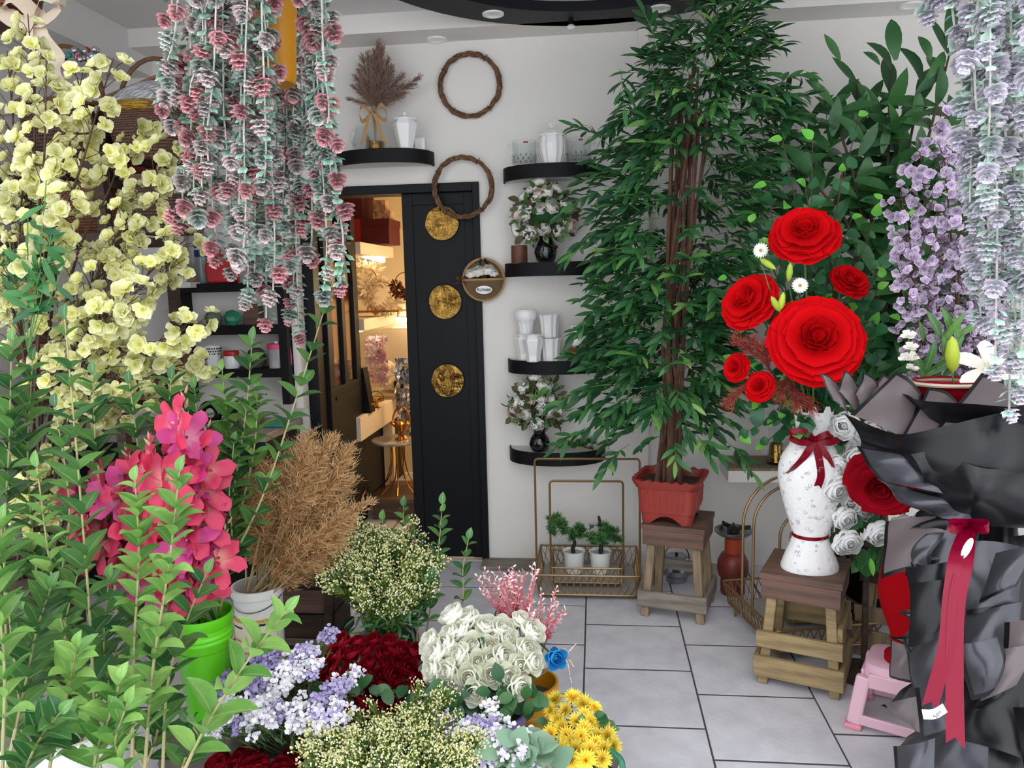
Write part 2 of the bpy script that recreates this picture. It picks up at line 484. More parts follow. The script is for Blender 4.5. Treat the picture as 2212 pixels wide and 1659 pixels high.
# open leaf, swung into the back room
H0 = V((XL + 0.062, D + 0.10, 0.015)); E0 = V((P(764, 600, 4.72).x, 4.72, 0.015))
ld = (E0 - H0); LW = ld.length; ld.normalize()
LH = 1.985
LM = Matrix.Translation(H0) @ Matrix((ld, V((0, 0, 1)).cross(ld), V((0, 0, 1)))).transposed().to_4x4()
lf = MB(); th = 0.04
def lbox(x0, x1, z0, z1, y0=-0.02, y1=0.02, mb=None, mi=0):
    (mb or lf).merge(MB().box2((x0, y0, z0), (x1, y1, z1), mi), LM)
zp = 0.92
lbox(0, LW, 0, zp); lbox(0, 0.09, zp, LH); lbox(LW - 0.09, LW, zp, LH); lbox(0.09, LW - 0.09, LH - 0.09, LH)
door3 = struct(lf.obj('door_3', 'shop_black', smooth=False, bevel=0.003))
xm = LW / 2
mb = MB(); lbox(xm - 0.03, xm + 0.03, zp, LH - 0.09, -0.019, 0.019, mb); mb.obj('mullion', 'shop_black', door3, False)
for s0, s1 in ((0.09, xm - 0.03), (xm + 0.03, LW - 0.09)):
    mb = MB(); zc = 1.52; hw = (s1 - s0) / 2; mid = (s0 + s1) / 2       # pointed arch head
    for sg in (-1, 1):
        pts = [(mid + sg * hw, zc - 0.02)]
        for i in range(7):
            f = i / 6; pts.append((mid + sg * hw * math.cos(f * PI / 2), zc + 0.20 * math.sin(f * PI / 2)))
        pts += [(mid, zc + 0.24), (mid + sg * hw, zc + 0.24)]
        if sg < 0: pts = pts[::-1]
        mb.prism(pts, 0.036, 0, LM @ Matrix.Translation((0, -0.018, 0)))
    mb.obj('arch_head', 'shop_black', door3, False)
    mb = MB(); lbox(s0, s1, zp, LH - 0.09, -0.003, 0.003, mb); mb.obj('pane', 'amber_pane', door3, False)
mb = MB(); lbox(0.08, LW - 0.08, 0.85, 0.87, -0.026, 0.026, mb); mb.obj('rail', 'shop_black', door3, False)

# ------------------------------------------------------------------ back room
mat('warm_wall', 'e4d3b4', 0.8)
mat('led', 'fff0d2', 0.3, emit=9.0)
mat('bulb', 'fff0d0', 0.3, emit=15.0)
BX0, BX1, BY1, BZ = -2.35, -0.2, 5.95, 2.5
f2 = struct(MB().box2((BX0, D, -0.06), (BX1, BY1, -0.008)).obj('floor_back_room', 'grout', smooth=False))
for i in range(6):
    for j in range(5):
        put('tile', tile_me, Matrix.Translation((BX0 + (i + 0.5) * 0.36, D + 0.2 + j * TD, 0)) @ Matrix.Diagonal((0.355 / TW, 1, 1, 1)), f2)
struct(MB().box2((BX0 - 0.1, D + 0.12, 0), (BX0, BY1, BZ)).obj('wall_back_room_left', 'warm_wall', smooth=False))
struct(MB().box2((BX1, D + 0.12, 0), (BX1 + 0.1, BY1, BZ)).obj('wall_back_room_right', 'warm_wall', smooth=False))
struct(MB().box2((BX0 - 0.1, BY1, 0), (BX1 + 0.1, BY1 + 0.1, BZ)).obj('wall_back_room_far', 'warm_wall', smooth=False))
struct(MB().box2((BX0 - 0.1, D + 0.12, BZ), (BX1 + 0.1, BY1 + 0.1, BZ + 0.1)).obj('ceiling_back_room', 'warm_wall', smooth=False))
def led(px0, py0, Y0, px1, py1, Y1, lab):
    a, b = P(px0, py0, Y0), P(px1, py1, Y1)
    t = thing('tube_lamp', lab, 'lamp', (a + b) / 2, 'glowing tube lamps in the back room')
    MB().tube([a, b], 0.016, 8).obj('tube', 'led', t)
    MB().bar(a + V((0, 0, 0.022)), b + V((0, 0, 0.022)), 0.03, 0.012, ext=0.02).obj('fitting', 'ceramic', t, False)
led(786, 552, 5.15, 828, 563, 5.45, 'short glowing tube lamp under the upper shelf in the back room')
led(850, 689, 5.85, 905, 692, 5.85, 'glowing tube lamp on the far wall of the back room')
led(778, 712, 4.95, 824, 697, 5.5, 'glowing tube lamp under the middle shelf of the back room')
bl = bpy.data.lights.new('back_room_fill', 'POINT'); bl.energy = 13; bl.color = (1.0, 0.74, 0.42); bl.shadow_soft_size = 0.25  # added unseen fill light, on top of the glowing tubes
blo = bpy.data.objects.new('back_room_fill', bl); COL.objects.link(blo); blo.location = (-0.75, 5.1, 1.45)
mat('shelf_cream', 'e2d2bb', 0.5)
mat('velvet_red', '4c0812', 0.8); mat('ribbon_red', '8e0e18', 0.5)
# shelves running along the left wall of the back room
def room_shelf(z, x1, y0, y1, lab, th=0.06):
    o = MB().box2((BX0, y0, z - th), (x1, y1, z)).obj('room_shelf', 'shelf_cream', smooth=False, bevel=0.004)
    return tag(o, lab, 'shelf')
c = P(846, 655, 5.4)
zs1 = P(800, 530, 5.2).z; xs1 = P(846, 540, 5.5).x
room_shelf(zs1, xs1, 4.75, 5.55, 'upper cream shelf in the back room carrying red gift boxes', 0.075)
zs2 = P(800, 683, 5.2).z
room_shelf(zs2, xs1, 4.75, 5.55, 'middle cream shelf in the back room under the white dried flowers', 0.075)
cz = 0.70
ce = P(783, 890, 4.6).x
ct = thing('counter', 'cream topped counter with dark front running into the back room', 'counter', (ce - 0.3, 5.1, 0))
MB().box2((BX0 + .004, 4.55, cz - 0.15), (ce, BY1 - .004, cz)).obj('worktop', 'shelf_cream', ct, False, 0.004)
MB().box2((BX0 + .004, 4.6, 0), (ce - 0.10, BY1 - .004, cz - 0.15)).obj('front_panel', 'shop_black', ct, False)
MB().box2((ce - 0.09, 5.35, 0), (ce - 0.02, 5.42, cz - 0.15)).obj('support_leg', 'shelf_cream', ct, False)
# red gift boxes
def gift(c, size, lab, rib=True, m='velvet_red', rot=0.0):
    M = Matrix.Translation(c) @ Matrix.Rotation(rot, 4, 'Z')
    t = thing('gift_box', lab, 'box', M=M)
    sx, sy, sz = size
    kid('box_body', MB().box((0, 0, sz * 0.4), (sx * .97, sy * .97, sz * 0.8)).mesh('box_body', m, False), Matrix.Identity(4), t)
    kid('lid', MB().box((0, 0, sz * 0.86), (sx, sy, sz * 0.28)).mesh('lid', m, False), Matrix.Identity(4), t)
    if rib:
        kid('ribbon', MB().box((-sx * .15, 0, sz / 2), (sx * .2, sy + .004, sz + .004)).mesh('ribbon', 'ribbon_red', False), Matrix.Identity(4), t)
b1 = P(825, 536, 5.3); b1.z = zs1 + 0.001
gift(V((b1.x - 0.06, 5.22, zs1 + .001)), (0.36, 0.30, 0.165), 'long dark red velvet gift box with red ribbon on the upper shelf')
gift(V((b1.x - 0.20, 5.24, zs1 + .167)), (0.27, 0.28, 0.21), 'dark red gift box stacked on the long ribboned box', False)
gift(V((b1.x - 0.18, 5.25, zs1 + .378)), (0.30, 0.26, 0.09), 'flat red gift box on top of the box stack', False)
mat('cello', 'c9a48a', 0.15, col2='7e5a4a', by='noise', nscale=30, bump=0.7, bscale=30)
gift(V((b1.x + 0.055, 5.2, zs1 + .167)), (0.11, 0.12, 0.055), 'clear wrapped packet lying on the ribboned red box', False, 'cello')
gift(V((b1.x + 0.03, 5.22, zs1 + .223)), (0.085, 0.1, 0.075), 'small pink wrapped packet topmost on the red box', False, 'cello')
# dried white flower hoops
mat('dry_white', 'f3e6cc', 0.8, transl=0.3)
mat('dry_brown', '6a3a24', 0.8)
def fluff_mesh(n, r, l, m, flat=0.6):
    q = MB()
    for i in range(n):
        d = V((uni(-1, 1), uni(-1, 1), uni(-1, 1) * flat)).normalized(); s = d.orthogonal().normalized() * l * 0.2
        o = d * r * rnd(); e = o + d * l
        q.add([o, o.lerp(e, .6) + s, e, o.lerp(e, .6) - s], [(0, 1, 2, 3)])
    return q.mesh('dried_bloom', m)
flm = [fluff_mesh(40, 0.03, 0.045, 'dry_white') for _ in range(2)]
def hoop(px, py, rr, lab, a0, a1, n, base=True, m=None):
    c = P(px, py, 5.2); t = thing('flower_hoop', lab, 'dried flowers', c + V((0, 0, -rr)))
    MB().tube([c + V((rr * math.cos(2 * PI * i / 30), 0, rr * math.sin(2 * PI * i / 30))) for i in range(30)], 0.004, 5, closed=True).obj('hoop', 'gold', t)
    for i in range(n):
        a = R(a0 + (a1 - a0) * i / max(1, n - 1)); s = uni(0.7, 1.3)
        kid('dried_bloom', (m or random.choice(flm)), wmat(t).inverted() @ zframe(c + V((rr * math.cos(a), uni(-.03, .03), rr * math.sin(a))), (uni(-1, 1), -1, uni(-1, 1)), s), t)
hoop(787, 606, 0.09, 'white dried flower hoop nearest the open door leaf', 40, 300, 11)
hoop(824, 640, 0.10, 'white dried flower hoop on gold stand on the middle shelf', 80, 330, 12)
db = fluff_mesh(40, 0.03, 0.06, 'dry_brown')
hoop(876, 612, 0.075, 'brown dried flower hoop against the far back room wall', 190, 320, 6, m=db)
# gold tray under flowers
c = P(820, 670, 5.15); t = thing('gold_tray', 'slim gold rail tray on the middle back room shelf', 'tray', (c.x, 5.15, zs2))
MB().box2((c.x - 0.17, 5.05, zs2 + .03), (c.x + 0.16, 5.27, zs2 + .042)).obj('tray_plate', 'gold', t, False)
for dx in (-0.16, 0.0, 0.15): MB().tube([(c.x + dx, 5.06, zs2), (c.x + dx, 5.06, zs2 + .035)], 0.005, 6).obj('foot', 'gold', t)
# black bag, flower wreath, tissue box, planter on the counter
t = thing('gift_bag', 'black paper gift bag standing on the back room counter', 'bag', P(772, 832, 4.85))
mb = MB(); a = P(745, 820, 4.75); 
mb.prism([(-0.10, 0), (0.10, 0), (0.06, 0.29), (-0.06, 0.29)], 0.10, 0, Matrix.Translation((P(768, 820, 4.75).x, 4.72, cz))); mb.obj('bag_body', 'shop_black', t, False)
mat('bloom_blush', 'f0dcd4', 0.7, col2='c48aa0', by='rand')
t = thing('blossom_heart', 'round wreath of white and mauve blossoms leaning on the counter', 'wreath', P(815, 780, 5.15))
fb = fluff_mesh(34, 0.02, 0.035, 'bloom_blush', 1)
for i in range(34):
    kid('blossom', fb, wmat(t).inverted() @ zframe(P(uni(792, 832), uni(735, 825), 5.12 + uni(-.02, .02)), (0, -1, 0.2), uni(.7, 1.1)), t)
t = thing('feather_planter', 'white feather bunch in a dark studded cup on wooden tray', 'planter', P(860, 812, 5.45))
c = P(860, 812, 5.45); MB().lathe([(.03, 0), (.034, .085), (.03, .085), (.028, .08)], 16, 0, (c.x, 5.45, cz + .03)).obj('cup', 'shop_black', t)
kid('feathers', fluff_mesh(70, .03, .12, 'dry_white', .8), Matrix.Translation((0, 0, .17 + cz - c.z)), t)
tag(MB().box2((c.x - .16, 5.3, cz), (c.x + .12, 5.6, cz + .03)).obj('wooden_tray', 'wood_ochre', smooth=False, bevel=.005), 'brown wooden tray at the end of the counter', 'tray')
mat('plastic_box', 'e6d9c4', 0.2, transm=0.6)
o = MB().box2((P(832, 770, 5.7).x, 5.62, cz + .02), (P(900, 770, 5.7).x, 5.85, P(860, 708, 5.7).z)).obj('storage_box', 'plastic_box', smooth=False, bevel=.01)
tag(o, 'clear plastic storage box at the far end of the back room counter', 'box')
# gold trinkets
for i, (px, py, lb) in enumerate(((795, 848, 'small gold footed dish nearest the counter edge'), (812, 836, 'small gold footed dish beside the blossom wreath'))):
    c = P(px, py, 4.8 + .15 * i); t = thing('gold_dish', lb, 'dish', (c.x, c.y, cz))
    MB().lathe([(.03, 0), (.012, .008), (.01, .03), (.05, .045), (.055, .06), (.05, .055)], 18, 0, (c.x, c.y, cz)).obj('bowl', 'gold', t)
    MB().tube([V((c.x + .05 * math.cos(a), c.y, cz + .06 + .05 * math.sin(a))) for a in [PI * k / 10 for k in range(11)]], .003, 5).obj('handle', 'gold', t)
# round table with wire legs, gold basket on it, wooden plinth
tc = P(858, 948, 4.95); tz = tc.z; trad = 0.17
t = thing('side_table', 'round low table with marble top and splayed gold wire legs', 'table', (tc.x, 4.95, 0.135))
mat('marble', 'b9b2aa', 0.1, col2='8f8882', by='noise', nscale=10)
MB().lathe([(trad, tz - .018), (trad + .006, tz - .009), (trad, tz)], 40, 0, (tc.x, 4.95, 0)).lathe([(.0005, tz), (trad, tz)], 40, 0, (tc.x, 4.95, 0)).obj('table_top', 'marble', t)
for i in range(9):
    a = 2 * PI * i / 9; d = V((math.cos(a), math.sin(a), 0)); c0 = V((tc.x, 4.95, 0))
    MB().tube(path([c0 + d * .05 + V((0, 0, tz - .018)), c0 + d * .05 + V((0, 0, .33)), c0 + d * .09 + V((0, 0, .20)), c0 + d * .17 + V((0, 0, .137))], 10), .004, 5).obj('leg', 'gold', t)
tag(MB().box2((P(806, 1060, 4.75).x, 4.72, 0), (P(905, 1060, 4.75).x, 5.2, 0.135)).obj('wooden_plinth', 'wood_red', smooth=False, bevel=.004), 'low brown wooden plinth under the round table', 'plinth')
gb = V((P(868, 930, 4.93).x, 4.93, tz))
t = thing('gold_basket', 'shiny gold fluted basket vase with hoop handle on round table', 'vase', gb)
MB().lathe([(.045, 0), (.04, .012), (.014, .03), (.018, .05), (.045, .085), (.075, .115), (.07, .112), (.04, .085)], 48, 0, gb, flute=(8, .10)).obj('bowl', 'rose_gold', t)
MB().tube([gb + V((.062 * math.cos(a), 0, .10 + .12 * math.sin(a))) for a in [PI * k / 16 for k in range(17)]], .006, 8).obj('handle', 'rose_gold', t)
mat('foil', 'cfcfd2', 0.12, metal=1.0, bump=1.0, bscale=22)
fo = MB(); fc = P(880, 850, 5.06)
fo.grid(lambda u, v: fc + V(((u - .5) * .16 + .02 * noise.noise(V((u * 9, v * 9, 1))), .05 * noise.noise(V((u * 8, v * 8, 5))), (v - .55) * (fc.z - tz) / .54)), 12, 18)
tag(fo.obj('foil_sheet', 'foil', smooth=False), 'crumpled silver foil sheet hanging behind gold basket', 'foil')
# ================================================================== plant building blocks
def leaf_mb(L, W, n=5, fold=0.25, curl=0.25, shape='ovate', wave=0.0, heart=0.0):
    """leaf along +Y, face +Z"""
    q = MB(); vs = []; ts = []
    for i in range(n + 1):
        v = i / n
        if shape == 'lance': hw = math.sin(PI * min(1, v * 0.92 + 0.06)) ** 0.9
        elif shape == 'heart': hw = math.sin(PI * (v ** 0.62)) ** 0.75 if 0 < v < 1 else (0.25 if v == 0 else 0)
        else: hw = math.sin(PI * (v ** 0.85)) ** 0.8 if 0 < v < 1 else 0
        if i == n: hw = 0.0
        if i == 0: hw = max(hw, 0.06)
        hw *= W / 2
        y = L * (v - curl * 0.25 * v * v); z = -curl * L * v * v * 0.6 + curl * L * v * 0.25
        wz = wave * W * math.sin(v * 9)
        hb = -heart * L * (1 - v) * 0.0
        vs += [V((-hw, y + hb, z + fold * hw + wz)), V((0, y, z)), V((hw, y + hb, z + fold * hw - wz))]
        ts += [1.0, 0.0001, 1.0]
    fs = []
    for i in range(n):
        a = 3 * i
        fs += [(a, a + 1, a + 4, a + 3), (a + 1, a + 2, a + 5, a + 4)]
    return q.add(vs, fs, 0, ts)
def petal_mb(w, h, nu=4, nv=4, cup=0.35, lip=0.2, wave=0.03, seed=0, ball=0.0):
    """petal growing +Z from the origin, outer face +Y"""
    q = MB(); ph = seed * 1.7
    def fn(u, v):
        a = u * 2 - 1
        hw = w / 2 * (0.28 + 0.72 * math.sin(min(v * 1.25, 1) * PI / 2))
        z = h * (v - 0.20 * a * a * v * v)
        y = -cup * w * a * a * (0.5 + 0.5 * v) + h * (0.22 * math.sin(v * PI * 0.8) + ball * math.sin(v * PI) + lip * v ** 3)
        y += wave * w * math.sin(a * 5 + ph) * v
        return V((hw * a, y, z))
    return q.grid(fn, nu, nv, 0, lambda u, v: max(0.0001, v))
def rose_layers(layers, w, h, **kw):
    """list of matrices for the petals: (n, radius, tilt deg, scale, phase)"""
    out = []
    for n, r, tilt, s, ph in layers:
        for i in range(n):
            a = 2 * PI * (i + ph) / n + uni(-.08, .08)
            out.append(Matrix.Rotation(a, 4, 'Z') @ Matrix.Translation((0, r, 0)) @ Matrix.Rotation(-R(tilt + uni(-4, 4)), 4, 'X') @ Matrix.Scale(s * uni(.95, 1.05), 4))
    return out
def rose_core_mb(w, h, layers):
    q = MB()
    q.lathe([(w * .05, 0), (w * .20, h * .35), (w * .17, h * .7), (w * .05, h * .82)], 8, 0, t=0.5)
    pm = petal_mb(w, h, 4, 4, .5, .05)
    for M in rose_layers(layers, w, h): q.merge(pm, M)
    return q
def dome_rose(name, m_pet, m_green, w, h, open_=1.0, leafm=None, stem=0.25, lowres=False):
    """template rose: Empty with core, petals, stem; local +Z is the bloom axis, origin at the bloom base"""
    t = bpy.data.objects.new(name, None); COL.objects.link(t); t.empty_display_size = .02
    core = rose_core_mb(w * .62, h * .85, [(3, w * .04, -6, .75, 0), (4, w * .08, 2, .95, .4)])
    kid('bloom_core', core.mesh('bloom_core', m_pet), Matrix.Identity(4), t)
    pm = petal_mb(w * .66, h * 1.0, 5, 5, .40, .16, .04, 0, .16).mesh('petal', m_pet, 'all')
    for M in rose_layers([(4, w * .09, 4 * open_, .95, .2), (5, w * .14, 18 * open_, 1.0, .7), (5, w * .18, 42 * open_, .98, .1)], w, h):
        kid('petal', pm, M, t)
    q = MB(); q.lathe([(.004, -h * .25), (w * .12, -h * .12), (w * .15, h * .1)], 8)
    q.tube([(0, 0, -h * .2), (0.004, 0.003, -stem)], .0035, 5)
    kid('stem', q.mesh('stem', m_green), Matrix.Identity(4), t)
    return t
mat('leaf_green', '4a8238', 0.36, col2='93ba62', by='leaf', transl=0.18)
mat('leaf_mid', '2b5a32', 0.36, col2='64924a', by='leaf', transl=0.15)
mat('leaf_dark', '1f4a2a', 0.4, col2='3f6f38', by='rand', transl=0.12)
mat('leaf_bamboo', '205030', 0.45, col2='468042', by='rand', transl=0.1)
mat('leaf_bamboo_t', '1c482b', 0.45, col2='42793c', by='t', transl=0.1)
mat('leaf_ivy', '1f5030', 0.35, col2='2f6a3c', by='rand', transl=0.1)
mat('leaf_lime', '5fb83f', 0.4, col2='86cf56', by='rand', transl=0.25)
mat('leaf_brown', '4a3524', 0.6, col2='5a6a3a', by='rand')
mat('leaf_grey', '6f8f74', 0.55, col2='8aa688', by='rand', transl=0.1)
mat('stem_pale', 'a89670', 0.6, col2='8a9a5e', by='noise', nscale=12)
mat('stem_green', '4f7a3c', 0.55)
mat('stem_brown', '4b362a', 0.7)
mat('rose_white', 'dcdfb6', 0.6, col2='fdfcf4', by='t', transl=0.2)
mat('rose_red', '240105', 0.45, col2='9c0e22', by='t', transl=0.08)  # shade painted into petal bases, highlight into the brighter rims
mat('felt_red', 'c0040c', 0.95, col2='cc0810', by='t', spec=0.1)
mat('felt_dark', '8c0616', 0.95, col2='980a1a', by='t', spec=0.1)
mat('rose_cream', 'efdfc4', 0.65, col2='f6ead6', by='t', transl=0.2)
mat('rose_blush', 'efd5c4', 0.65, col2='f3e2d6', by='t', transl=0.2)
mat('rose_ivory', 'd8cfba', 0.65, col2='fbf8f2', by='t', transl=0.15)  # darker petal bases: shading put into the colour
mat('rose_blue', '1474c0', 0.5, col2='3fb0e6', by='t', transl=0.2)
mat('yellow_bloom', 'dedb72', 0.6, col2='fbfad0', by='both', transl=0.35)
mat('lilac_bloom', 'b8a0c2', 0.6, col2='e6d8e8', by='both', transl=0.3)
mat('pampas_tan', 'ac7c48', 0.9, col2='e8c694', by='t', transl=0.25)
mat('pampas_brown', '8a6d60', 0.9, col2='b89c8e', by='t', transl=0.2)
mat('straw', 'b79f76', 0.8, col2='8f7a54', by='rand')
mat('satin_red', '78041a', 0.3, spec=0.25)
mat('satin_crimson', '7a0226', 0.28, spec=0.3)
mat('twine', 'b0895c', 0.8)
mat('rose_foam', 'e2e2de', 0.6, col2='fdfdfb', by='t', transl=0.2)
# ================================================================== wall shelves
def half_shelf(px, py, lab, wid=0.504, dep=0.20, th=0.068):
    c = P(px, py, D); x0 = c.x; z0 = c.z
    t = thing('wall_shelf', lab, 'shelf', (x0, D, z0 - th / 2), 'half round black wall shelves')
    n = 28; out = [(x0 + wid / 2 * math.cos(PI * i / n), D - 0.002 - dep * math.sin(PI * i / n) ** 0.85) for i in range(n + 1)]
    q = MB(); vs = []; fs = []
    for x, y in out: vs += [(x, y, z0 - th / 2), (x, y, z0 + th / 2)]
    for i in range(n): fs.append((2 * i, 2 * i + 1, 2 * i + 3, 2 * i + 2))
    q.add(vs, fs)
    ins = [(x0 + (wid / 2 - .008) * math.cos(PI * i / n), D - 0.002 - (dep - .008) * math.sin(PI * i / n) ** 0.85) for i in range(n + 1)]
    for zz in (z0 - th / 2, z0 + th / 2):
        vs = []; fs = []
        for (x, y), (x2, y2) in zip(out, ins): vs += [(x, y, zz), (x2, y2, zz)]
        for i in range(n): fs.append((2 * i, 2 * i + 1, 2 * i + 3, 2 * i + 2))
        q.add(vs, fs)
    q.obj('edge_band', 'shelf_black', t)
    for nm, zz in (('underside', z0 - th / 2 + .004), ('shelf_top', z0 + th / 2 - .003)):
        MB().add([(x, y, zz) for x, y in ins], [tuple(range(n + 1))]).obj(nm, 'shelf_under', t, False)
    return x0, z0 + th / 2 - .003
S1 = half_shelf(835, 349, 'half round black shelf with the brown pampas vase, above the door')
S2 = half_shelf(1195, 379, 'half round black shelf with the cut glass buckets, highest on the right')
S3 = half_shelf(1197, 582, 'half round black shelf with wooden candle, second from top')
S4 = half_shelf(1202, 786, 'half round black shelf crowded with white vases')
S5 = half_shelf(1204, 975, 'half round black shelf with green sprig, lowest one')
def sx(px, py, Y): return P(px, py, Y).x

# ---- shelf 1: pampas bottle, jug, ginger jar, card
y = 3.90; z = S1[1]; x = sx(812, 320, y)
t = thing('glass_bottle', 'clear glass bottle with twine bow holding brown pampas on the shelf', 'bottle', (x, y, z))
b = V((x, y, z))
MB().lathe([(.048, 0), (.05, .02), (.042, .09), (.022, .15), (.020, .22), (.024, .225), (.021, .224), (.018, .15), (.038, .088), (.045, .02)], 24, 0, b).obj('glass', 'clear_glass', t)
MB().lathe([(.042, .004), (.043, .05), (.001, .052)], 20, 0, b).obj('gold_filling', 'gold_film', t)
q = MB()
for s in (-1, 1):
    q.grid(lambda u, v, s=s: b + V((s * (.012 + .07 * math.sin(u * PI) * (0.6 + .4 * u)), -.03 - .012 * math.sin(u * PI * 2) + .006 * v, .185 + .035 * math.sin(u * 2 * PI) + (v - .5) * .022)), 12, 2)
    q.grid(lambda u, v, s=s: b + V((s * (.008 + .055 * u), -.04, .18 - .15 * u + .01 * math.sin(u * 7)) ) + V(((v - .5) * .018, 0, 0)), 10, 1)
q.lathe([(.001, -.012), (.012, 0), (.001, .012)], 10, 0, b + V((0, -.035, .185)))
q.obj('bow', 'twine', t)
def plume_mb(L, r, n, droop=0.3, blade=0.05, curve=0.1):
    """pampas plume along +Z from the origin: drooping branchlets, each with fine hairs"""
    q = MB(); nb = n // 9
    for i in range(nb):
        v = (i + rnd()) / nb; a = uni(0, 2 * PI)
        o = V((curve * L * v * v, 0, L * v))
        l = r * (0.5 + 0.8 * math.sin(PI * min(1, v * .8 + .18))) * uni(1.2, 2.3)
        d = V((math.cos(a) + .25, math.sin(a), 2.2 + v)).normalized()
        p1 = o + d * l * .55; p2 = o + (d * l + V((d.x, d.y, -.6)) * l * droop)
        w_ = blade * L * .045
        s_ = d.cross(V((uni(-1, 1), uni(-1, 1), .3))).normalized() * w_
        q.add([o - s_, o + s_, p1 + s_, p1 - s_, p2], [(0, 1, 2, 3), (3, 2, 4)], 0, [.02, .02, .4, .4, .9])
        for j in range(9):
            f = uni(.1, 1); c = o.lerp(p1, f * 1.6) if f < .62 else p1.lerp(p2, (f - .62) / .38)
            h = (d + V((uni(-1, 1), uni(-1, 1), uni(-.6, .5))) * .75).normalized() * l * uni(.25, .5)
            e = c + h + V((0, 0, -droop * h.length * .5)); g = h.cross(V((uni(-1, 1), uni(-1, 1), 1))).normalized() * w_
            q.add([c - g, c + g, e], [(0, 1, 2)], 0, [.2, .2, 1.0])
    q.tube([(curve * L * (k / 4) ** 2, 0, L * k / 4) for k in range(5)], .002, 4, t=.01)
    return q
plumes_b = [plume_mb(.26, .030, 900, .25, .14, uni(-.1, .1)).mesh('plume', 'pampas_brown', 'all') for _ in range(3)]
for i in range(24):
    tip = P(uni(762, 868), uni(95, 175), y + uni(-.08, .06))
    if i < 14: tip = P(752 + i * 9.6 + uni(-6, 6), 185 - 92 * math.sin(PI * (i + 1) / 15) + uni(-10, 18), y + uni(-.08, .05))
    else: tip = P(750 + (i - 14) * 17 + uni(-5, 5), uni(165, 215), y + uni(-.09, .0))
    o = b + V((uni(-.012, .012), uni(-.01, .01), .22)); d = tip - o; L = d.length
    st = thing('pampas_stem', 'brown dried pampas stem in the twine tied bottle on the shelf', 'dried grass', b + V((0, 0, .02)), 'brown pampas in the shelf bottle')
    MB().tube([b + V((0, 0, .02)), o, o + d * .3], .0022, 5).obj('stalk', 'straw', st)
    kid('plume', random.choice(plumes_b), wmat(st).inverted() @ zframe(o + d * max(0.02, 1 - .26 / L) if L > .27 else o, d, min(1, L / .27) * uni(.85, 1.0), uni(0, 6)), st)
jx = sx(783, 320, 3.95); jb = V((jx, 3.94, z))
t = thing('glass_jug', 'clear round glass jug behind the twine tied bottle', 'jug', jb)
MB().lathe([(.03, 0), (.048, .03), (.05, .06), (.035, .10), (.026, .13), (.03, .14), (.027, .138), (.023, .13), (.032, .1), (.047, .06), (.044, .03)], 24, 0, jb).obj('glass', 'clear_glass', t)
MB().tube([jb + V((-.03 - .03 * math.sin(a), 0, .085 + .04 * math.cos(a))) for a in [PI * k / 10 for k in range(11)]], .005, 6).obj('handle', 'clear_glass', t)
def ginger_jar(b, h, r, lab, seg=6, knob=True):
    t = thing('ginger_jar', lab, 'jar', b)
    q = MB().lathe([(r * .55, 0), (r * .62, .01), (r * .72, h * .2), (r, h * .62), (r * .98, h * .68), (r * .8, h * .73), (r * .8, h * .76)], seg, 0, b)
    q.obj('jar_body', 'ceramic', t, smooth=False, bevel=.006)
    q = MB().lathe([(r * .95, h * .745), (r * .97, h * .775), (r * .6, h * .82), (r * .25, h * .87), (r * .12, h * .89), (r * .18, h * .94), (r * .08, h * .99), (.0005, h)], 20, 0, b)
    q.obj('lid', 'ceramic', t)
ginger_jar(V((sx(877, 320, 3.87), 3.87, z)), .19, .062, 'white six sided ginger jar with pointed lid beside the pampas', 6)
tag(MB().box((sx(905, 320, 3.93), 3.955, z + .036), (.05, .004, .07)).obj('place_card', 'ceramic', smooth=False), 'small blank white card leaning behind the ginger jar', 'card')
# ---- shelf 2: cut glass buckets, fluted jar
z = S2[1]
def bucket_glass(px, lab):
    b = V((sx(px, 340, 3.86), 3.86, z)); t = thing('glass_bucket', lab, 'ice bucket', b, 'cut glass buckets on the top right shelf')
    MB().lathe([(.045, 0), (.056, .012), (.060, .05), (.058, .06), (.060, .115), (.062, .118), (.058, .116), (.055, .06), (.054, .02), (.001, .01)], 32, 0, b).obj('glass', 'clear_glass', t)
    q = MB()
    for k in range(14):
        for j in range(3):
            a = 2 * PI * (k + .5 * (j % 2)) / 14; p = b + V((.059 * math.cos(a), .059 * math.sin(a), .014 + j * .016))
            q.merge(MB().lathe([(.0005, -.010), (.008, 0), (.0005, .010)], 4), zframe(p, (0, 0, 1), 1, a))
    q.obj('cut_facets', 'clear_glass', t)
    for s in (-1, 1): MB().tube([b + V((s * .06, 0, .10)), b + V((s * .078, 0, .107)), b + V((s * .08, 0, .095)), b + V((s * .06, 0, .085))], .006, 6).obj('lug_handle', 'clear_glass', t)
    MB().box(b + V((.012, -.0625, .103)), (.022, .001, .008)).obj('sticker', 'ribbon_red', t, False)
bucket_glass(1133, 'cut glass bucket with lug handle left of the white fluted jar')
bucket_glass(1250, 'cut glass bucket right of the white fluted jar, beside bamboo')
b = V((sx(1194, 340, 3.85), 3.85, z))
t = thing('fluted_jar', 'tall white fluted ceramic jar with heart knob lid', 'jar', b)
MB().lathe([(.044, 0), (.046, .01), (.058, .05), (.061, .09), (.058, .125), (.056, .13)], 60, 0, b, flute=(10, .05)).obj('jar_body', 'ceramic', t)
MB().lathe([(.064, .13), (.066, .137), (.05, .155), (.02, .168), (.004, .172)], 60, 0, b, flute=(10, .04)).obj('lid', 'ceramic', t)
MB().tube([b + V((.011 * (math.sin(a) ** 3) * 1.2, 0, .186 + .011 * (13 * math.cos(a) - 5 * math.cos(2 * a) - 2 * math.cos(3 * a) - math.cos(4 * a)) / 15)) for a in [2 * PI * k / 24 for k in range(24)]], .003, 6, closed=True).obj('heart_knob', 'ceramic', t)
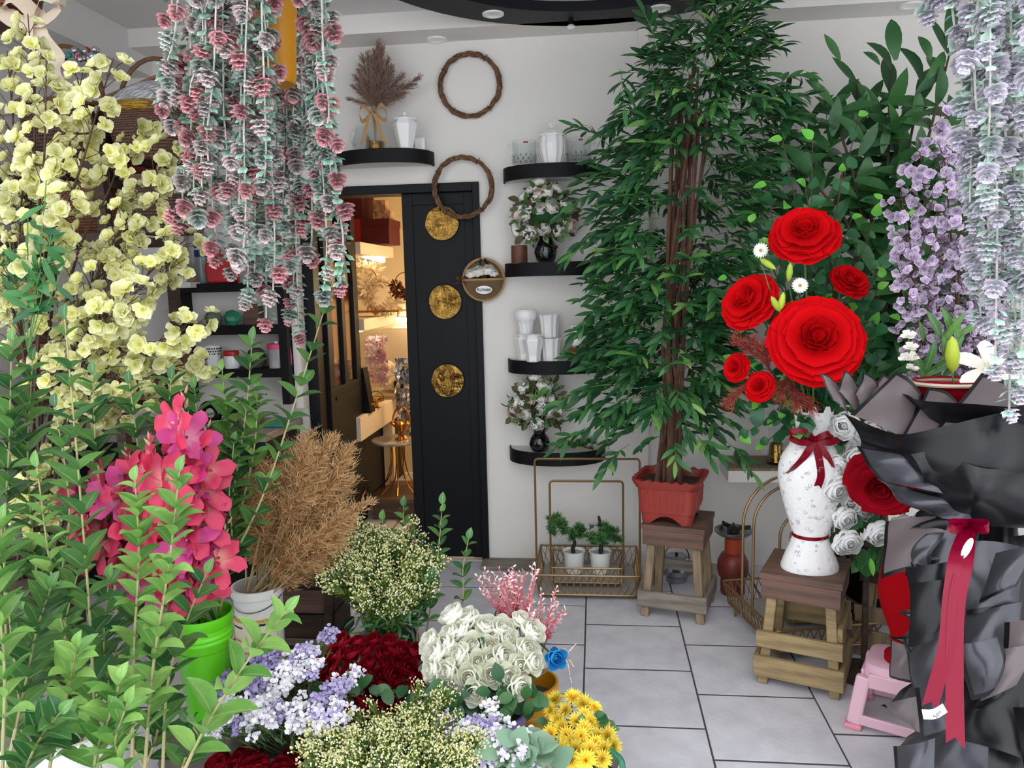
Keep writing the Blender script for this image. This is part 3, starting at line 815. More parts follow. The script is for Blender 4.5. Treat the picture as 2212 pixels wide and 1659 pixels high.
# ---- shelves 3 and 5: black vases with bouquets, candle, sprig
def black_vase(px, z, lab, r, h, neck):
    b = V((sx(px, 550, 3.86), 3.86, z)); t = thing('black_vase', lab, 'vase', b)
    MB().lathe([(r * .6, 0), (r * .8, h * .08), (r, h * .36), (r * .85, h * .62), (neck, h * .8), (neck * 1.05, h * .93), (neck * 1.3, h), (neck * 1.1, h * .99), (neck * .8, h * .85)], 32, 0, b).obj('vase_body', 'black_gloss', t)
    MB().lathe([(.0005, h * .9), (neck * .95, h * .9)], 20, 0, b).obj('foam_plug', 'leaf_brown', t)
    return b + V((0, 0, h))
v3 = black_vase(1179, S3[1], 'glossy black vase under the upper white rose bouquet', .058, .145, .034)
v5 = black_vase(1158, S5[1], 'glossy black vase under the lower white rose bouquet', .056, .118, .03)
def static_rose(w, h, m, n=1.0):
    q = rose_core_mb(w * .62, h * .95, [(3, w * .03, -8, .72, 0), (4, w * .07, 0, .9, .4)])
    pm = petal_mb(w * .70, h * 1.0, 5, 5, .42, .06, .03, 0, .22)
    for M in rose_layers([(4, w * .09, 0 * n, .95, .2), (5, w * .15, 10 * n, 1.0, .7), (6, w * .20, 28 * n, .98, .1)], w, h): q.merge(pm, M)
    return q.mesh('rose', m, 'all')
rs_iv = static_rose(.064, .044, 'rose_ivory'); rs_cr = static_rose(.074, .044, 'rose_cream'); rs_bl = static_rose(.07, .044, 'rose_blush')
lf_b = leaf_mb(.055, .030, 4, .2, .3).mesh('leaf', 'leaf_brown', 'all')
lf_m = leaf_mb(.05, .026, 4, .2, .3).mesh('leaf', 'leaf_mid', 'all')
def berry_cluster():
    q = MB()
    for i in range(14):
        d = V((uni(-1, 1), uni(-1, 1), uni(0, 1))).normalized() * .022
        q.lathe([(.0005, -.005), (.005, 0), (.0005, .005)], 6, 0, d); q.tube([(0, 0, -.02), d], .0008, 3)
    return q.mesh('berry_cluster', 'ceramic')
bc = berry_cluster()
def bouquet(b, ctr, rad, roses, lab, seed):
    random.seed(seed)
    t = thing('flower_bouquet', lab, 'bouquet', b)
    iv = wmat(t).inverted(); c = P(ctr[0], ctr[1], 3.88)
    for (px, py, k) in roses:
        dx, dz = S(px - ctr[0], 3.8), -S(py - ctr[1], 3.8)
        dy = -math.sqrt(max(0.0004, rad * rad - dx * dx - dz * dz))
        p = c + V((dx, dy * .8, dz)); n = V((dx, dy - .03, dz + .02))
        kid('rose', (rs_iv, rs_cr, rs_bl)[k], iv @ zframe(p - n.normalized() * .02, n, uni(.72, .92), uni(0, 6)), t)
    for i in range(170):
        d = V((uni(-1, 1), uni(-1, .35), uni(-.75, 1))).normalized(); p = c + d * rad * uni(.6, 1.0)
        kid('leaf', lf_b if rnd() < .6 else lf_m, iv @ frame(p, d + V((uni(-.8, .8), uni(-.6, .6), uni(-.6, .6))), d + V((0, -.4, 0)), uni(.7, 1.25)), t)
    q = MB().lathe([(.0005, -rad * .5), (rad * .5, -rad * .2), (rad * .66, rad * .15), (rad * .45, rad * .5), (.0005, rad * .66)], 12, 0, c); q.obj('moss_core', 'leaf_dark', t)
    for i in range(6):
        d = V((uni(-1, 1), uni(-1, -.2), uni(-.6, 1))).normalized()
        kid('berry_cluster', bc, iv @ zframe(c + d * rad * .93, d, uni(.8, 1.2)), t)
    q = MB()
    for i in range(14):
        d = V((uni(-1, 1), uni(-.8, .6), uni(-.2, 1))).normalized(); q.tube([b - V((0, 0, .02)), b + V((0, 0, .01)) + d * .01, c + d * rad * .8], .0018, 4)
    q.obj('stems', 'stem_brown', t)
bouquet(v3, (1177, 470), .155, [(1168, 421, 2), (1150, 410, 0), (1202, 411, 0), (1129, 424, 0), (1171, 455, 0), (1196, 452, 0), (1225, 450, 0), (1136, 466, 0), (1117, 460, 2), (1178, 499, 0), (1211, 503, 0), (1235, 490, 2), (1147, 503, 0), (1113, 497, 0), (1166, 394, 0), (1186, 418, 0)],
        'white and blush artificial rose bouquet in the upper black vase', 3)
bouquet(v5, (1160, 876), .145, [(1157, 809, 0), (1131, 828, 0), (1176, 826, 0), (1149, 854, 1), (1175, 850, 0), (1114, 863, 0), (1201, 859, 0), (1174, 876, 0), (1194, 885, 0), (1104, 887, 2), (1136, 886, 0), (1163, 911, 0), (1213, 890, 0), (1112, 905, 0), (1185, 828, 0)],
        'white and cream artificial rose bouquet in the lower black vase', 5)
b = V((sx(1122, 560, 3.88), 3.88, S3[1]))
t = thing('pillar_candle', 'short brown bark pillar candle left of the upper black vase', 'candle', b)
MB().lathe([(.040, 0), (.041, .002), (.041, .088), (.038, .09), (.001, .088)], 24, 0, b).obj('wax', 'candle_brown', t)
MB().tube([b + V((0, 0, .088)), b + V((.002, 0, .097))], .0015, 5).obj('wick', 'iron_black', t)
mat('needle', '2c5a34', 0.5, col2='5f8f4a', by='t')
def needles(n, r, L, w):
    q = MB()
    for i in range(n):
        d = V((uni(-1, 1), uni(-1, 1), uni(-.3, 1))).normalized(); o = d * r * .4; e = d * (r + L * uni(.6, 1)); s = d.orthogonal().normalized() * w
        q.add([o - s, o + s, e], [(0, 1, 2)], 0, [.01, .01, 1])
    return q.mesh('needle_tuft', 'needle', 'all')
tuft = [needles(60, .008, .022, .002) for _ in range(2)]
b = V((sx(1240, 950, 3.86), 3.86, S5[1]))
t = thing('pine_sprig', 'green artificial pine sprig lying on the lowest shelf', 'greenery', b)
MB().tube(path([b + V((-.09, 0, .03)), b + V((0, 0, .035)), b + V((.10, -.02, .015))], 10), .004, 5).obj('twig', 'stem_brown', t)
for i in range(30): kid('needle_tuft', random.choice(tuft), Matrix.Translation((uni(-.1, .1), uni(-.03, .03), uni(.02, .06))) @ Matrix.Rotation(uni(0, 6), 4, 'Z'), t)
# ---- shelf 4: white vases
z = S4[1]; y = 3.87
def fluted_vase(b, lab, h=.115):
    t = thing('fluted_vase', lab, 'vase', b, 'stacked fluted white vases')
    MB().lathe([(.038, 0), (.040, .006), (.042, h * .5), (.048, h * .9), (.054, h), (.050, h), (.044, h * .9), (.038, h * .5), (.001, .01)], 64, 0, b, flute=(9, .07)).obj('vase_body', 'ceramic', t)
x2 = sx(1190, 740, y)
fluted_vase(V((x2, y, z)), 'white fluted vase standing on the shelf, lower of the stacked pair')
fluted_vase(V((x2 - .006, y + .01, z + .1165)), 'white fluted vase set on top of another fluted vase')
def hex_vase(b, lab, r=.052, h=.135):
    t = thing('hexagonal_vase', lab, 'vase', b)
    MB().lathe([(r * .66, 0), (r * .70, .008), (r * .72, h * .25), (r * 1.05, h * .80), (r * 1.0, h * .85), (r * .80, h * .91), (r * .95, h * .96), (r * .95, h), (r * .8, h), (r * .7, h * .9)], 6, 0, b).obj('vase_body', 'ceramic', t, False, .005)
hex_vase(V((sx(1152, 740, y - .04), y - .05, z)), 'white six sided vase at the front of the white vases')
hex_vase(V((sx(1133, 740, y + .03), y + .05, z)), 'white six sided vase half hidden under the twisted bowl vase')
b = V((sx(1136, 740, y + .03), y + .05, z + .136))
t = thing('twisted_vase', 'white vase with twisted fluted waist and bulging rim, stacked on top', 'vase', b)
q = MB(); pr = [(.036, 0), (.038, .02), (.041, .05), (.045, .063), (.055, .072), (.058, .09), (.056, .115), (.050, .121), (.046, .12), (.05, .1)]
q.grid(lambda u, v: (lambda i: (lambda r, zz: b + V((r * math.cos(2 * PI * u), r * math.sin(2 * PI * u), zz)))(pr[i][0] * (1 + (.05 * math.cos(14 * 2 * PI * u + i * 1.2) if i < 4 else 0)), pr[i][1]))(int(round(v * 9))), 84, 9)
q.obj('vase_body', 'ceramic', t)
xb = sx(1250, 755, y)
b = V((xb, y, z)); t = thing('bronze_bowl', 'squat bronze bowl under the white pitcher', 'bowl', b)
MB().lathe([(.03, 0), (.05, .005), (.074, .03), (.076, .042), (.062, .062), (.04, .07), (.036, .066), (.05, .05)], 32, 0, b).obj('bowl_body', 'bronze', t)
b = V((xb + .006, y, z + .0665)); t = thing('ruffled_pitcher', 'white pitcher with ruffled lip sitting on the bronze bowl', 'pitcher', b)
MB().lathe([(.034, 0), (.044, .015), (.050, .035), (.042, .07), (.040, .085), (.05, .105), (.046, .105), (.036, .085)], 40, 0, b).obj('pitcher_body', 'ceramic', t)
MB().lathe([(.048, .103), (.055, .112), (.05, .11)], 60, 0, b, flute=(7, .06)).obj('ruffled_lip', 'ceramic', t)
MB().tube([b + V((.045 + .03 * math.sin(a), 0, .06 + .035 * math.cos(a))) for a in [PI * k / 10 for k in range(11)]], .005, 6).obj('handle', 'ceramic', t)
# ---- wreaths and flower pocket
def wreath(px, py, lab, yy, r=.150):
    c = P(px, py, yy); t = thing('vine_wreath', lab, 'wreath', c + V((0, 0, -r - .012)), 'bare vine wreaths')
    for k in range(9):
        ph = 2 * PI * k / 9; tw = 5 + (k % 3); rr = uni(.006, .0105)
        pts = []
        for i in range(72):
            a = 2 * PI * i / 72; th = tw * a + ph
            R0 = r + rr * math.cos(th) + .003 * math.sin(3 * a + k)
            pts.append(c + V((R0 * math.cos(a), -.012 + rr * math.sin(th), R0 * math.sin(a))))
        MB().tube(pts, .0042, 5, closed=True).obj('vine', 'wicker', t)
    for a in (1.0, 2.6, 4.1, 5.4):
        p = c + V((r * math.cos(a), -.012, r * math.sin(a))); d = V((math.cos(a), 0, math.sin(a)))
        MB().tube([p + d * .017 * math.cos(q) + V((0, .017 * math.sin(q), 0)) for q in [2 * PI * k / 10 for k in range(10)]], .0015, 4, closed=True).obj('wire_tie', 'iron_black', t)
wreath(1016, 185, 'bare brown vine wreath, higher one on the white wall', D - .01)
wreath(1001, 405, 'bare brown vine wreath overlapping the black door corner', D - .035, .148)
weave_mat('weave_tan', 'a58a63', '8d7049', 60, 14)
weave_mat('weave_dark', '5d3f30', '4a3026', 46, 14)
weave_mat('weave_brown', '6d4a38', '583a2b', 50, 14)
weave_mat('weave_red', '7e4a30', '6a3c26', 50, 14)
c = P(1045, 604, D - .03); t = thing('wall_pocket_basket', 'round flat straw wall basket with a small FLOWER sign', 'basket', c + V((0, 0, -.108)))
MB().grid(lambda u, v: c + V((.106 * v * math.cos(2 * PI * u), .012 * v * v, .106 * v * math.sin(2 * PI * u))), 36, 5).obj('back_disc', 'weave_tan', t)
MB().tube([c + V((.106 * math.cos(2 * PI * k / 40), -.004, .106 * math.sin(2 * PI * k / 40))) for k in range(40)], .007, 6, closed=True).obj('rim', 'twine', t)
MB().grid(lambda u, v: c + V((.104 * math.cos(PI + PI * u) * (1 - .0 * v), -.05 * math.sin(PI * u) * (1 - v) - .008, .104 * math.sin(PI + PI * u) * v + .0 - .002)), 24, 6).obj('pocket', 'weave_tan', t)
MB().tube([c + V((.104 * math.cos(PI + PI * k / 20), -.05 * math.sin(PI * k / 20) - .008, 0)) for k in range(21)], .006, 6).obj('pocket_rim', 'twine', t)
q = MB().lathe([(.0005, .0), (.040, 0.0), (.042, .003), (.0005, .004)], 28, 0, (0, 0, 0)); 
sg = kid('sign_plate', q.mesh('sign_plate', 'ceramic'), wmat(t).inverted() @ Matrix.Translation(c + V((.008, -.058, -.052))) @ Matrix.Rotation(R(97), 4, 'X') @ Matrix.Diagonal((1, .5, 1, 1)), t)
put('lettering', text_mesh('FLOWER', .0185, .0005, 'iron_black', .0004), Matrix.Translation(c + V((.008, -.0645, -.0525))) @ Matrix.Rotation(R(4), 4, 'Y') @ FACE, sg)
for dx, dz, s in ((-.055, .02, .75), (-.02, .028, .85), (.03, .035, .8), (.055, .022, .6)):
    kid('paper_rose', rs_iv, wmat(t).inverted() @ zframe(c + V((dx, -.035, dz)), (dx * 3, -.7, .8), s, uni(0, 6)), t)
for dx in (-.02, .02): MB().tube(path([c + V((dx, -.02, .0)), c + V((dx * 1.5 + .01, -.025, .05)), c + V((dx * .5, -.02, .105))], 8), .006, 5).obj('ribbon_loop', 'shop_black', t)
kid('dried_bloom', fluff_mesh(16, .01, .03, 'dry_brown'), wmat(t).inverted() @ Matrix.Translation(c + V((-.115, -.02, -.005))), t)

# ================================================================== black wall cabinet on the left
cx0, cx1 = P(398, 640, D).x, P(640, 640, D).x
ct0, cb0 = P(500, 606, D).z, P(500, 865, D).z
cd = .20; y0 = D - .02 - cd + .06
cab = thing('wall_cabinet', 'black framed open wall shelf unit left of the door', 'shelf unit', ((cx0 + cx1) / 2, D - .1, cb0))
w3 = .045
zsh = [P(500, 715, y0).z, P(500, 808, y0).z]
for a_, b_ in (((cx0, cb0), (cx0 + w3, ct0)), ((cx1 - w3, cb0), (cx1, ct0))):
    MB().box2((a_[0], y0, a_[1]), (b_[0], D - .002, b_[1])).obj('side_post', 'shelf_black', cab, False, .002)
for zz in [ct0 - .04] + zsh: MB().box2((cx0 + w3, y0, zz - .02), (cx1 - w3, D - .002, zz + .025)).obj('shelf_board', 'shelf_black', cab, False, .002)
struct(MB().box2((cx1 + .004, D - .10, cb0 - .03), (XL - .002, D - .001, ct0)).obj('trim_5', 'wall_paint', smooth=False))
def on(px, py, zz, yy=3.9): return V((P(px, py, yy).x, yy, zz))
ztop = ct0 - .04 + .026; z1 = zsh[0] + .026; z2 = zsh[1] + .026
mat('water_plastic', 'b9c4c8', .1, transm=.7); mat('label_blue', '16305c', .4)
b = on(440, 590, ztop, 3.92); t = thing('water_bottle', 'plastic water bottle with dark blue label on the cabinet', 'bottle', b)
MB().lathe([(.036, 0), (.040, .01), (.036, .05), (.040, .1), (.037, .16), (.040, .2), (.034, .245), (.014, .285), (.014, .305)], 20, 0, b).obj('bottle_body', 'water_plastic', t)
MB().lathe([(.0165, .30), (.0165, .32), (.0005, .32)], 14, 0, b).obj('cap', 'label_blue', t)
lb = MB().lathe([(.0415, .14), (.0415, .215)], 24, 0, b).obj('label', 'label_blue', t)
put('lettering', text_mesh('DASANI', .017, .0004, 'ceramic', .0003), Matrix.Translation(b + V((0.004, -.0425, .18))) @ FACE, lb)
mat('plastic_red', 'c0222a', .35)
b = on(480, 590, ztop, 3.9); t = thing('red_can', 'red plastic jerry can on top of the black cabinet', 'can', b)
q = MB(); q.prism([(-.065, 0), (.075, 0), (.08, .10), (.05, .145), (-.03, .155), (-.075, .09)], .09, 0, Matrix.Translation(b + V((0, -.045, 0)))); q.obj('can_body', 'plastic_red', t, False, .012)
MB().tube([b + V((-.02, 0, .145)), b + V((0, 0, .18)), b + V((.04, 0, .175)), b + V((.05, 0, .14))], .009, 8).obj('handle', 'plastic_red', t)
mat('teal', '2a8a84', .4)
MB().lathe([(.018, .148), (.018, .172), (.001, .174)], 14, 0, b + V((-.035, 0, 0))).obj('cap', 'teal', t)
b = on(562, 590, ztop, 3.92); t = thing('glass_jar', 'grey green glass jar on top of the black cabinet', 'jar', b)
mat('glass_green', '8fa89c', .1, transm=.75)
MB().lathe([(.04, 0), (.045, .01), (.045, .09), (.03, .115), (.03, .13), (.027, .13), (.04, .09)], 20, 0, b).obj('jar_body', 'glass_green', t)
tag(MB().box(on(607, 590, ztop + .035, 3.92), (.13, .10, .07)).obj('wooden_box', 'wood_red', smooth=False, bevel=.004), 'small brown wooden box at the right end of the cabinet top', 'box')
mat('crystal_green', '2f8a66', .3, transm=.2, col2='4aa884', by='noise', nscale=14); mat('crystal_grey', '5f7a68', .4, col2='8a8a74', by='noise', nscale=20)
def crystal(b, r, m, lab, seed):
    random.seed(seed); q = MB(); q.lathe([(r * .55, 0), (r * .95, r * .5), (r * 1.0, r * .95), (r * .7, r * 1.5), (.0005, r * 1.7)], 7, 0, b)
    q.v = [p + V((uni(-1, 1), uni(-1, 1), uni(-.2, .5))) * r * .12 for p in q.v]
    tag(q.obj('crystal_holder', m, smooth=False), lab, 'candle holder')
crystal(on(462, 700, z1, 3.9), .047, 'crystal_grey', 'grey green faceted glass candle holder in the cabinet', 2)
crystal(on(503, 700, z1, 3.89), .048, 'crystal_green', 'bright green faceted glass candle holder in the cabinet', 4)
tag(MB().box(on(550, 700, z1 + .055, 3.93), (.08, .07, .11)).obj('brown_box', 'wood_red', smooth=False, bevel=.003), 'brown carton beside the green glass holder', 'box')
b = on(462, 800, z2, 3.9); t = thing('lace_pot', 'white pot with black lace pattern rim in the cabinet', 'pot', b)
MB().lathe([(.032, 0), (.036, .01), (.045, .12), (.042, .12), (.034, .012)], 40, 0, b, flute=(10, .03)).obj('pot_body', 'ceramic', t)
q = MB()
for k in range(22):
    for j in range(3):
        a = 2 * PI * (k + .5 * j) / 22; rr = .041 + .0022 * j
        q.merge(MB().lathe([(.0005, .001), (.0045, .0006), (.0048, -.001)], 8), zframe(b + V((rr * math.cos(a), rr * math.sin(a), .078 + .014 * j)), (math.cos(a), math.sin(a), -.1)))
q.obj('lace_dots', 'iron_black', t)
b = on(502, 800, z2, 3.89); t = thing('screw_top_jar', 'white plastic jar with red lid in the cabinet', 'jar', b)
MB().lathe([(.036, 0), (.039, .006), (.039, .062), (.034, .07)], 22, 0, b).obj('jar_body', 'ceramic', t)
MB().lathe([(.040, .068), (.041, .072), (.041, .09), (.038, .093), (.0005, .094)], 24, 0, b).obj('lid', 'plastic_red', t)
b = on(556, 800, z2, 3.9); t = thing('smoked_bowl', 'smoky glass fish bowl in the cabinet', 'bowl', b)
mat('glass_smoke', '8a8078', .08, transm=.8)
MB().lathe([(.025, 0), (.05, .025), (.054, .055), (.042, .09), (.025, .105), (.022, .102), (.04, .088), (.05, .055), (.046, .028)], 24, 0, b).obj('bowl_body', 'glass_smoke', t)
b = on(600, 800, z2, 3.88); t = thing('plastic_pitcher', 'clear plastic pitcher with pink lid and handle in the cabinet', 'pitcher', b)
mat('plastic_pink', 'd2466e', .35); mat('plastic_clear', 'd8d4da', .15, transm=.6)
MB().lathe([(.040, 0), (.042, .006), (.045, .105)], 24, 0, b).obj('pitcher_body', 'plastic_clear', t)
MB().lathe([(.038, .004), (.039, .045), (.0005, .046)], 20, 0, b).obj('white_contents', 'ceramic', t)
MB().lathe([(.048, .10), (.048, .122), (.044, .128), (.0005, .128)], 26, 0, b).obj('lid', 'plastic_pink', t)
MB().tube([b + V((.045, 0, .118)), b + V((.07, 0, .115)), b + V((.075, 0, .05)), b + V((.072, 0, .015))], .008, 8).obj('handle', 'plastic_pink', t)
MB().box(b + V((.005, 0, .134)), (.02, .02, .014)).obj('spout_cap', 'ceramic', t, False, .003)
# counter under the cabinet
mat('counter_grey', '9a9189', .5, col2='86796d', by='noise', nscale=8)
ctz = P(560, 930, 3.6).z
t = thing('counter', 'dark counter with worn grey top under the black cabinet', 'counter', (-1.98, 3.72, 0))
MB().box2((-2.62, 3.50, ctz - .04), (XL - .04, 3.98, ctz)).obj('worktop', 'counter_grey', t, False, .006)
MB().box2((-2.62, 3.54, 0.0), (XL - .06, 3.97, ctz - .04)).obj('cabinet_body', 'shop_black', t, False)
b = V((P(448, 870, 3.72).x, 3.74, ctz + .001)); t = thing('tape_roll', 'two big black adhesive tape rolls holder on the counter', 'tape', b)
MB().tube([b + V((.045 * math.cos(a), 0, .065 + .045 * math.sin(a))) for a in [2 * PI * k / 24 for k in range(24)]], .02, 8, closed=True).obj('roll', 'black_gloss', t)
MB().box(b + V((0, 0, .01)), (.16, .07, .018)).obj('base', 'shop_black', t, False, .004)
b = V((P(492, 870, 3.72).x, 3.75, ctz + .001)); t = thing('coffee_tin', 'dark tin standing beside the tape on the counter', 'tin', b)
MB().lathe([(.034, 0), (.034, .10), (.036, .102), (.036, .115), (.001, .116)], 20, 0, b).obj('tin_body', 'iron_black', t)
tag(MB().box(V((P(590, 885, 3.7).x, 3.72, ctz + .008)), (.15, .09, .014)).obj('folded_cloth', 'teal', smooth=False, bevel=.005), 'folded teal cloth on the worn counter', 'cloth')
tag(MB().box(V((P(545, 880, 3.78).x, 3.8, ctz + .02)), (.08, .06, .04)).obj('small_carton', 'wood_ochre', smooth=False, bevel=.003), 'small ochre carton on the counter under the cabinet', 'box')
# label switch and boxes left of cabinet
o = MB().box(P(367, 676, D - .004), (.05, .008, .05)).obj('wall_notice', 'shelf_under', smooth=False); tag(o, 'small square paper notice stuck on wall beside the cabinet', 'notice')
t = P(365, 590, 3.88); z0 = t.z - .05
tag(MB().box2((-2.62, 3.78, z0 - .03), (P(425, 600, 3.85).x, 3.99, z0)).obj('ledge_board', 'shelf_under', smooth=False, bevel=.003), 'white ledge under the arched board left of cabinet', 'ledge')
b = V((P(385, 592, 3.85).x, 3.86, z0 + .001)); t = thing('picture_block', 'small framed black and white picture on white ledge', 'picture', b)
MB().box(b + V((0, 0, .045)), (.085, .03, .09)).obj('frame', 'ceramic', t, False, .003)
MB().box(b + V((-.018, -.0155, .047)), (.03, .002, .07)).obj('print', 'board_gray', t, False); MB().box(b + V((.018, -.0155, .047)), (.03, .002, .07)).obj('print', 'board_gray', t, False)
tag(MB().box(V((P(410, 600, 3.85).x, 3.87, z0 + .02)), (.05, .04, .038)).obj('orange_pack', 'wood_ochre', smooth=False, bevel=.004), 'tiny orange pack at the end of the white ledge', 'pack')
# ================================================================== wire trays with bonsai
random.seed(21)
def wire_tray(M, w, d, h, flare, lab, group=None, hh=None, hy=0.0, double=False, arch=False, cell=.03, board='board_gray', hx=None):
    """local: X width, Y depth, Z up; origin at floor centre"""
    t = thing('wire_tray', lab, 'tray', M=M, group=group)
    def rect(a, b, z, r=.012):
        pts = []
        for cxx, cyy, a0 in ((a - r, b - r, 0), (-a + r, b - r, 90), (-a + r, -b + r, 180), (a - r, -b + r, 270)):
            for k in range(4): pts.append(V((cxx + r * math.cos(R(a0 + 30 * k)), cyy + r * math.sin(R(a0 + 30 * k)), z)))
        return pts
    I = Matrix.Identity(4)
    kid('rim', MB().tube(rect(w / 2 + flare, d / 2 + flare, h), .0055, 6, closed=True).mesh('rim', 'wire_gold'), I, t)
    kid('base_rod', MB().tube(rect(w / 2, d / 2, .008), .0055, 6, closed=True).mesh('base_rod', 'wire_gold'), I, t)
    kid('tray_board', MB().box((0, 0, .010), (w - .006, d - .006, .006)).mesh('tray_board', board, False), I, t)
    q = MB()
    for (L, other, ax) in ((w, d, 0), (d, w, 1)):
        n = max(4, int(L / cell))
        for sg in (-1, 1):
            for k in range(n):
                for dr in (-1, 1):
                    u0 = -L / 2 + (k + .5 + .5 * dr * -1) * L / n; u1 = -L / 2 + (k + .5 + .5 * dr) * L / n
                    um = (u0 + u1) / 2
                    # two crossing zigzags give diamonds
                    for (ua, za, ub, zb) in ((u0, .008, um, h / 2), (um, h / 2, u1, h)):
                        fa, fb = za / h * flare, zb / h * flare
                        A = (ua * (1 + 2 * fa / L), sg * (other / 2 + fa), za); B = (ub * (1 + 2 * fb / L), sg * (other / 2 + fb), zb)
                        if ax: A = (A[1], A[0], A[2]); B = (B[1], B[0], B[2])
                        q.tube([A, B], .0022, 3, caps=False)
    kid('wire_mesh', q.mesh('wire_mesh', 'wire_gold'), I, t)
    if hh:
        for off in ((-.012, .012) if double else (0,)):
            xx = (hx or (w / 2 + flare)) + (off * 1.5 if double else 0)
            zt = hh + (off * 1.5 if double else 0)
            if arch:
                pts = [V((xx, hy + off, .01)), V((xx, hy + off, zt - xx))] + [V((xx * math.cos(a), hy + off, zt - xx + xx * math.sin(a))) for a in [PI * k / 16 for k in range(1, 16)]] + [V((-xx, hy + off, zt - xx)), V((-xx, hy + off, .01))]
            else:
                r = .015; pts = [V((xx, hy + off, .01)), V((xx, hy + off, zt - r)), V((xx - r * .3, hy + off, zt - r * .3)), V((xx - r, hy + off, zt)), V((-xx + r, hy + off, zt)), V((-xx + r * .3, hy + off, zt - r * .3)), V((-xx, hy + off, zt - r)), V((-xx, hy + off, .01))]
            kid('handle', MB().tube(pts, .006, 6).mesh('handle', 'wire_gold'), I, t)
    return t
ybk = 3.69
hz = P(1157, 991, ybk).z
xl, xr = P(1157, 1100, ybk).x, P(1382, 1100, ybk).x
bigc = V(((xl + xr) / 2, ybk, 0.02))
T1 = wire_tray(Matrix.Translation(bigc), (xr - xl) - .05, .38, .11, .02, 'large gold wire mesh tray with tall square handle against the wall', 'gold wire mesh trays', hz - .02, 0, hx=(xr - xl) / 2)
for sxn in (-1, 1):
    for syn in (-1, 1): MB().tube([bigc + V((sxn * .2, syn * .14, .008)), bigc + V((sxn * .2, syn * .14, -.02))], .006, 6).obj('foot', 'wire_gold', T1)
hs = P(1186, 1040, ybk - .02)
xl2, xr2 = P(1189, 1120, ybk - .02).x, P(1347, 1120, ybk - .02).x
smc = V(((xl2 + xr2) / 2 - .002, ybk - .01, .055))
T2 = wire_tray(Matrix.Translation(smc), (xr2 - xl2) - .03, .235, .085, .012, 'smaller gold wire tray with handle standing inside the large one', 'gold wire mesh trays', hs.z - .055, 0, hx=(xr2 - xl2) / 2)
for sxn in (-1, 1):
    for syn in (-1, 1): MB().tube([smc + V((sxn * .14, syn * .1, .008)), smc + V((sxn * .14, syn * .1, -.020))], .005, 6).obj('foot', 'wire_gold', T2)
tuft2 = [needles(46, .01, .032, .0032) for _ in range(3)]
def bonsai(px, lab, trunk, pads):
    b = V((P(px, 1225, 3.68).x, 3.68, .073)); t = thing('potted_bonsai', lab, 'potted plant', b)
    MB().lathe([(.042, 0), (.045, .004), (.054, .108), (.0555, .11), (.052, .11), (.05, .095)], 28, 0, b).obj('pot', 'ceramic', t)
    MB().lathe([(.0005, .097), (.051, .097)], 20, 0, b).obj('gravel', 'board_gray', t)
    pts = path([b + V(p) for p in trunk], 12); MB().tube(pts, [.011 - .004 * k / 12 for k in range(13)], 7).obj('trunk', 'iron_black', t)
    for (x, z, rx, rz, n) in pads:
        for k in range(n):
            a = uni(0, 2 * PI); r = math.sqrt(rnd()); p = V((x + rx * r * math.cos(a), uni(-.055, .055), z + rz * r * math.sin(a)))
            kid('needle_tuft', random.choice(tuft2), Matrix.Translation(p) @ Matrix.Rotation(uni(0, 6), 4, 'Z') @ Matrix.Rotation(uni(-.5, .5), 4, 'X') @ Matrix.Scale(uni(.75, 1.1), 4), t)
bonsai(1240, 'small bonsai in white pot leaning left, in the small wire tray', [(0, 0, .085), (-.005, 0, .12), (.005, 0, .15), (-.02, 0, .20), (-.07, 0, .235)], [(-.085, .235, .055, .035, 26), (.01, .20, .045, .03, 16)])
bonsai(1297, 'small bonsai in white pot with bare black tip, right one in the tray', [(0, 0, .085), (.004, 0, .13), (0, 0, .17), (.004, 0, .22), (-.006, 0, .285)], [(-.02, .20, .07, .045, 26), (.05, .19, .06, .04, 24)])

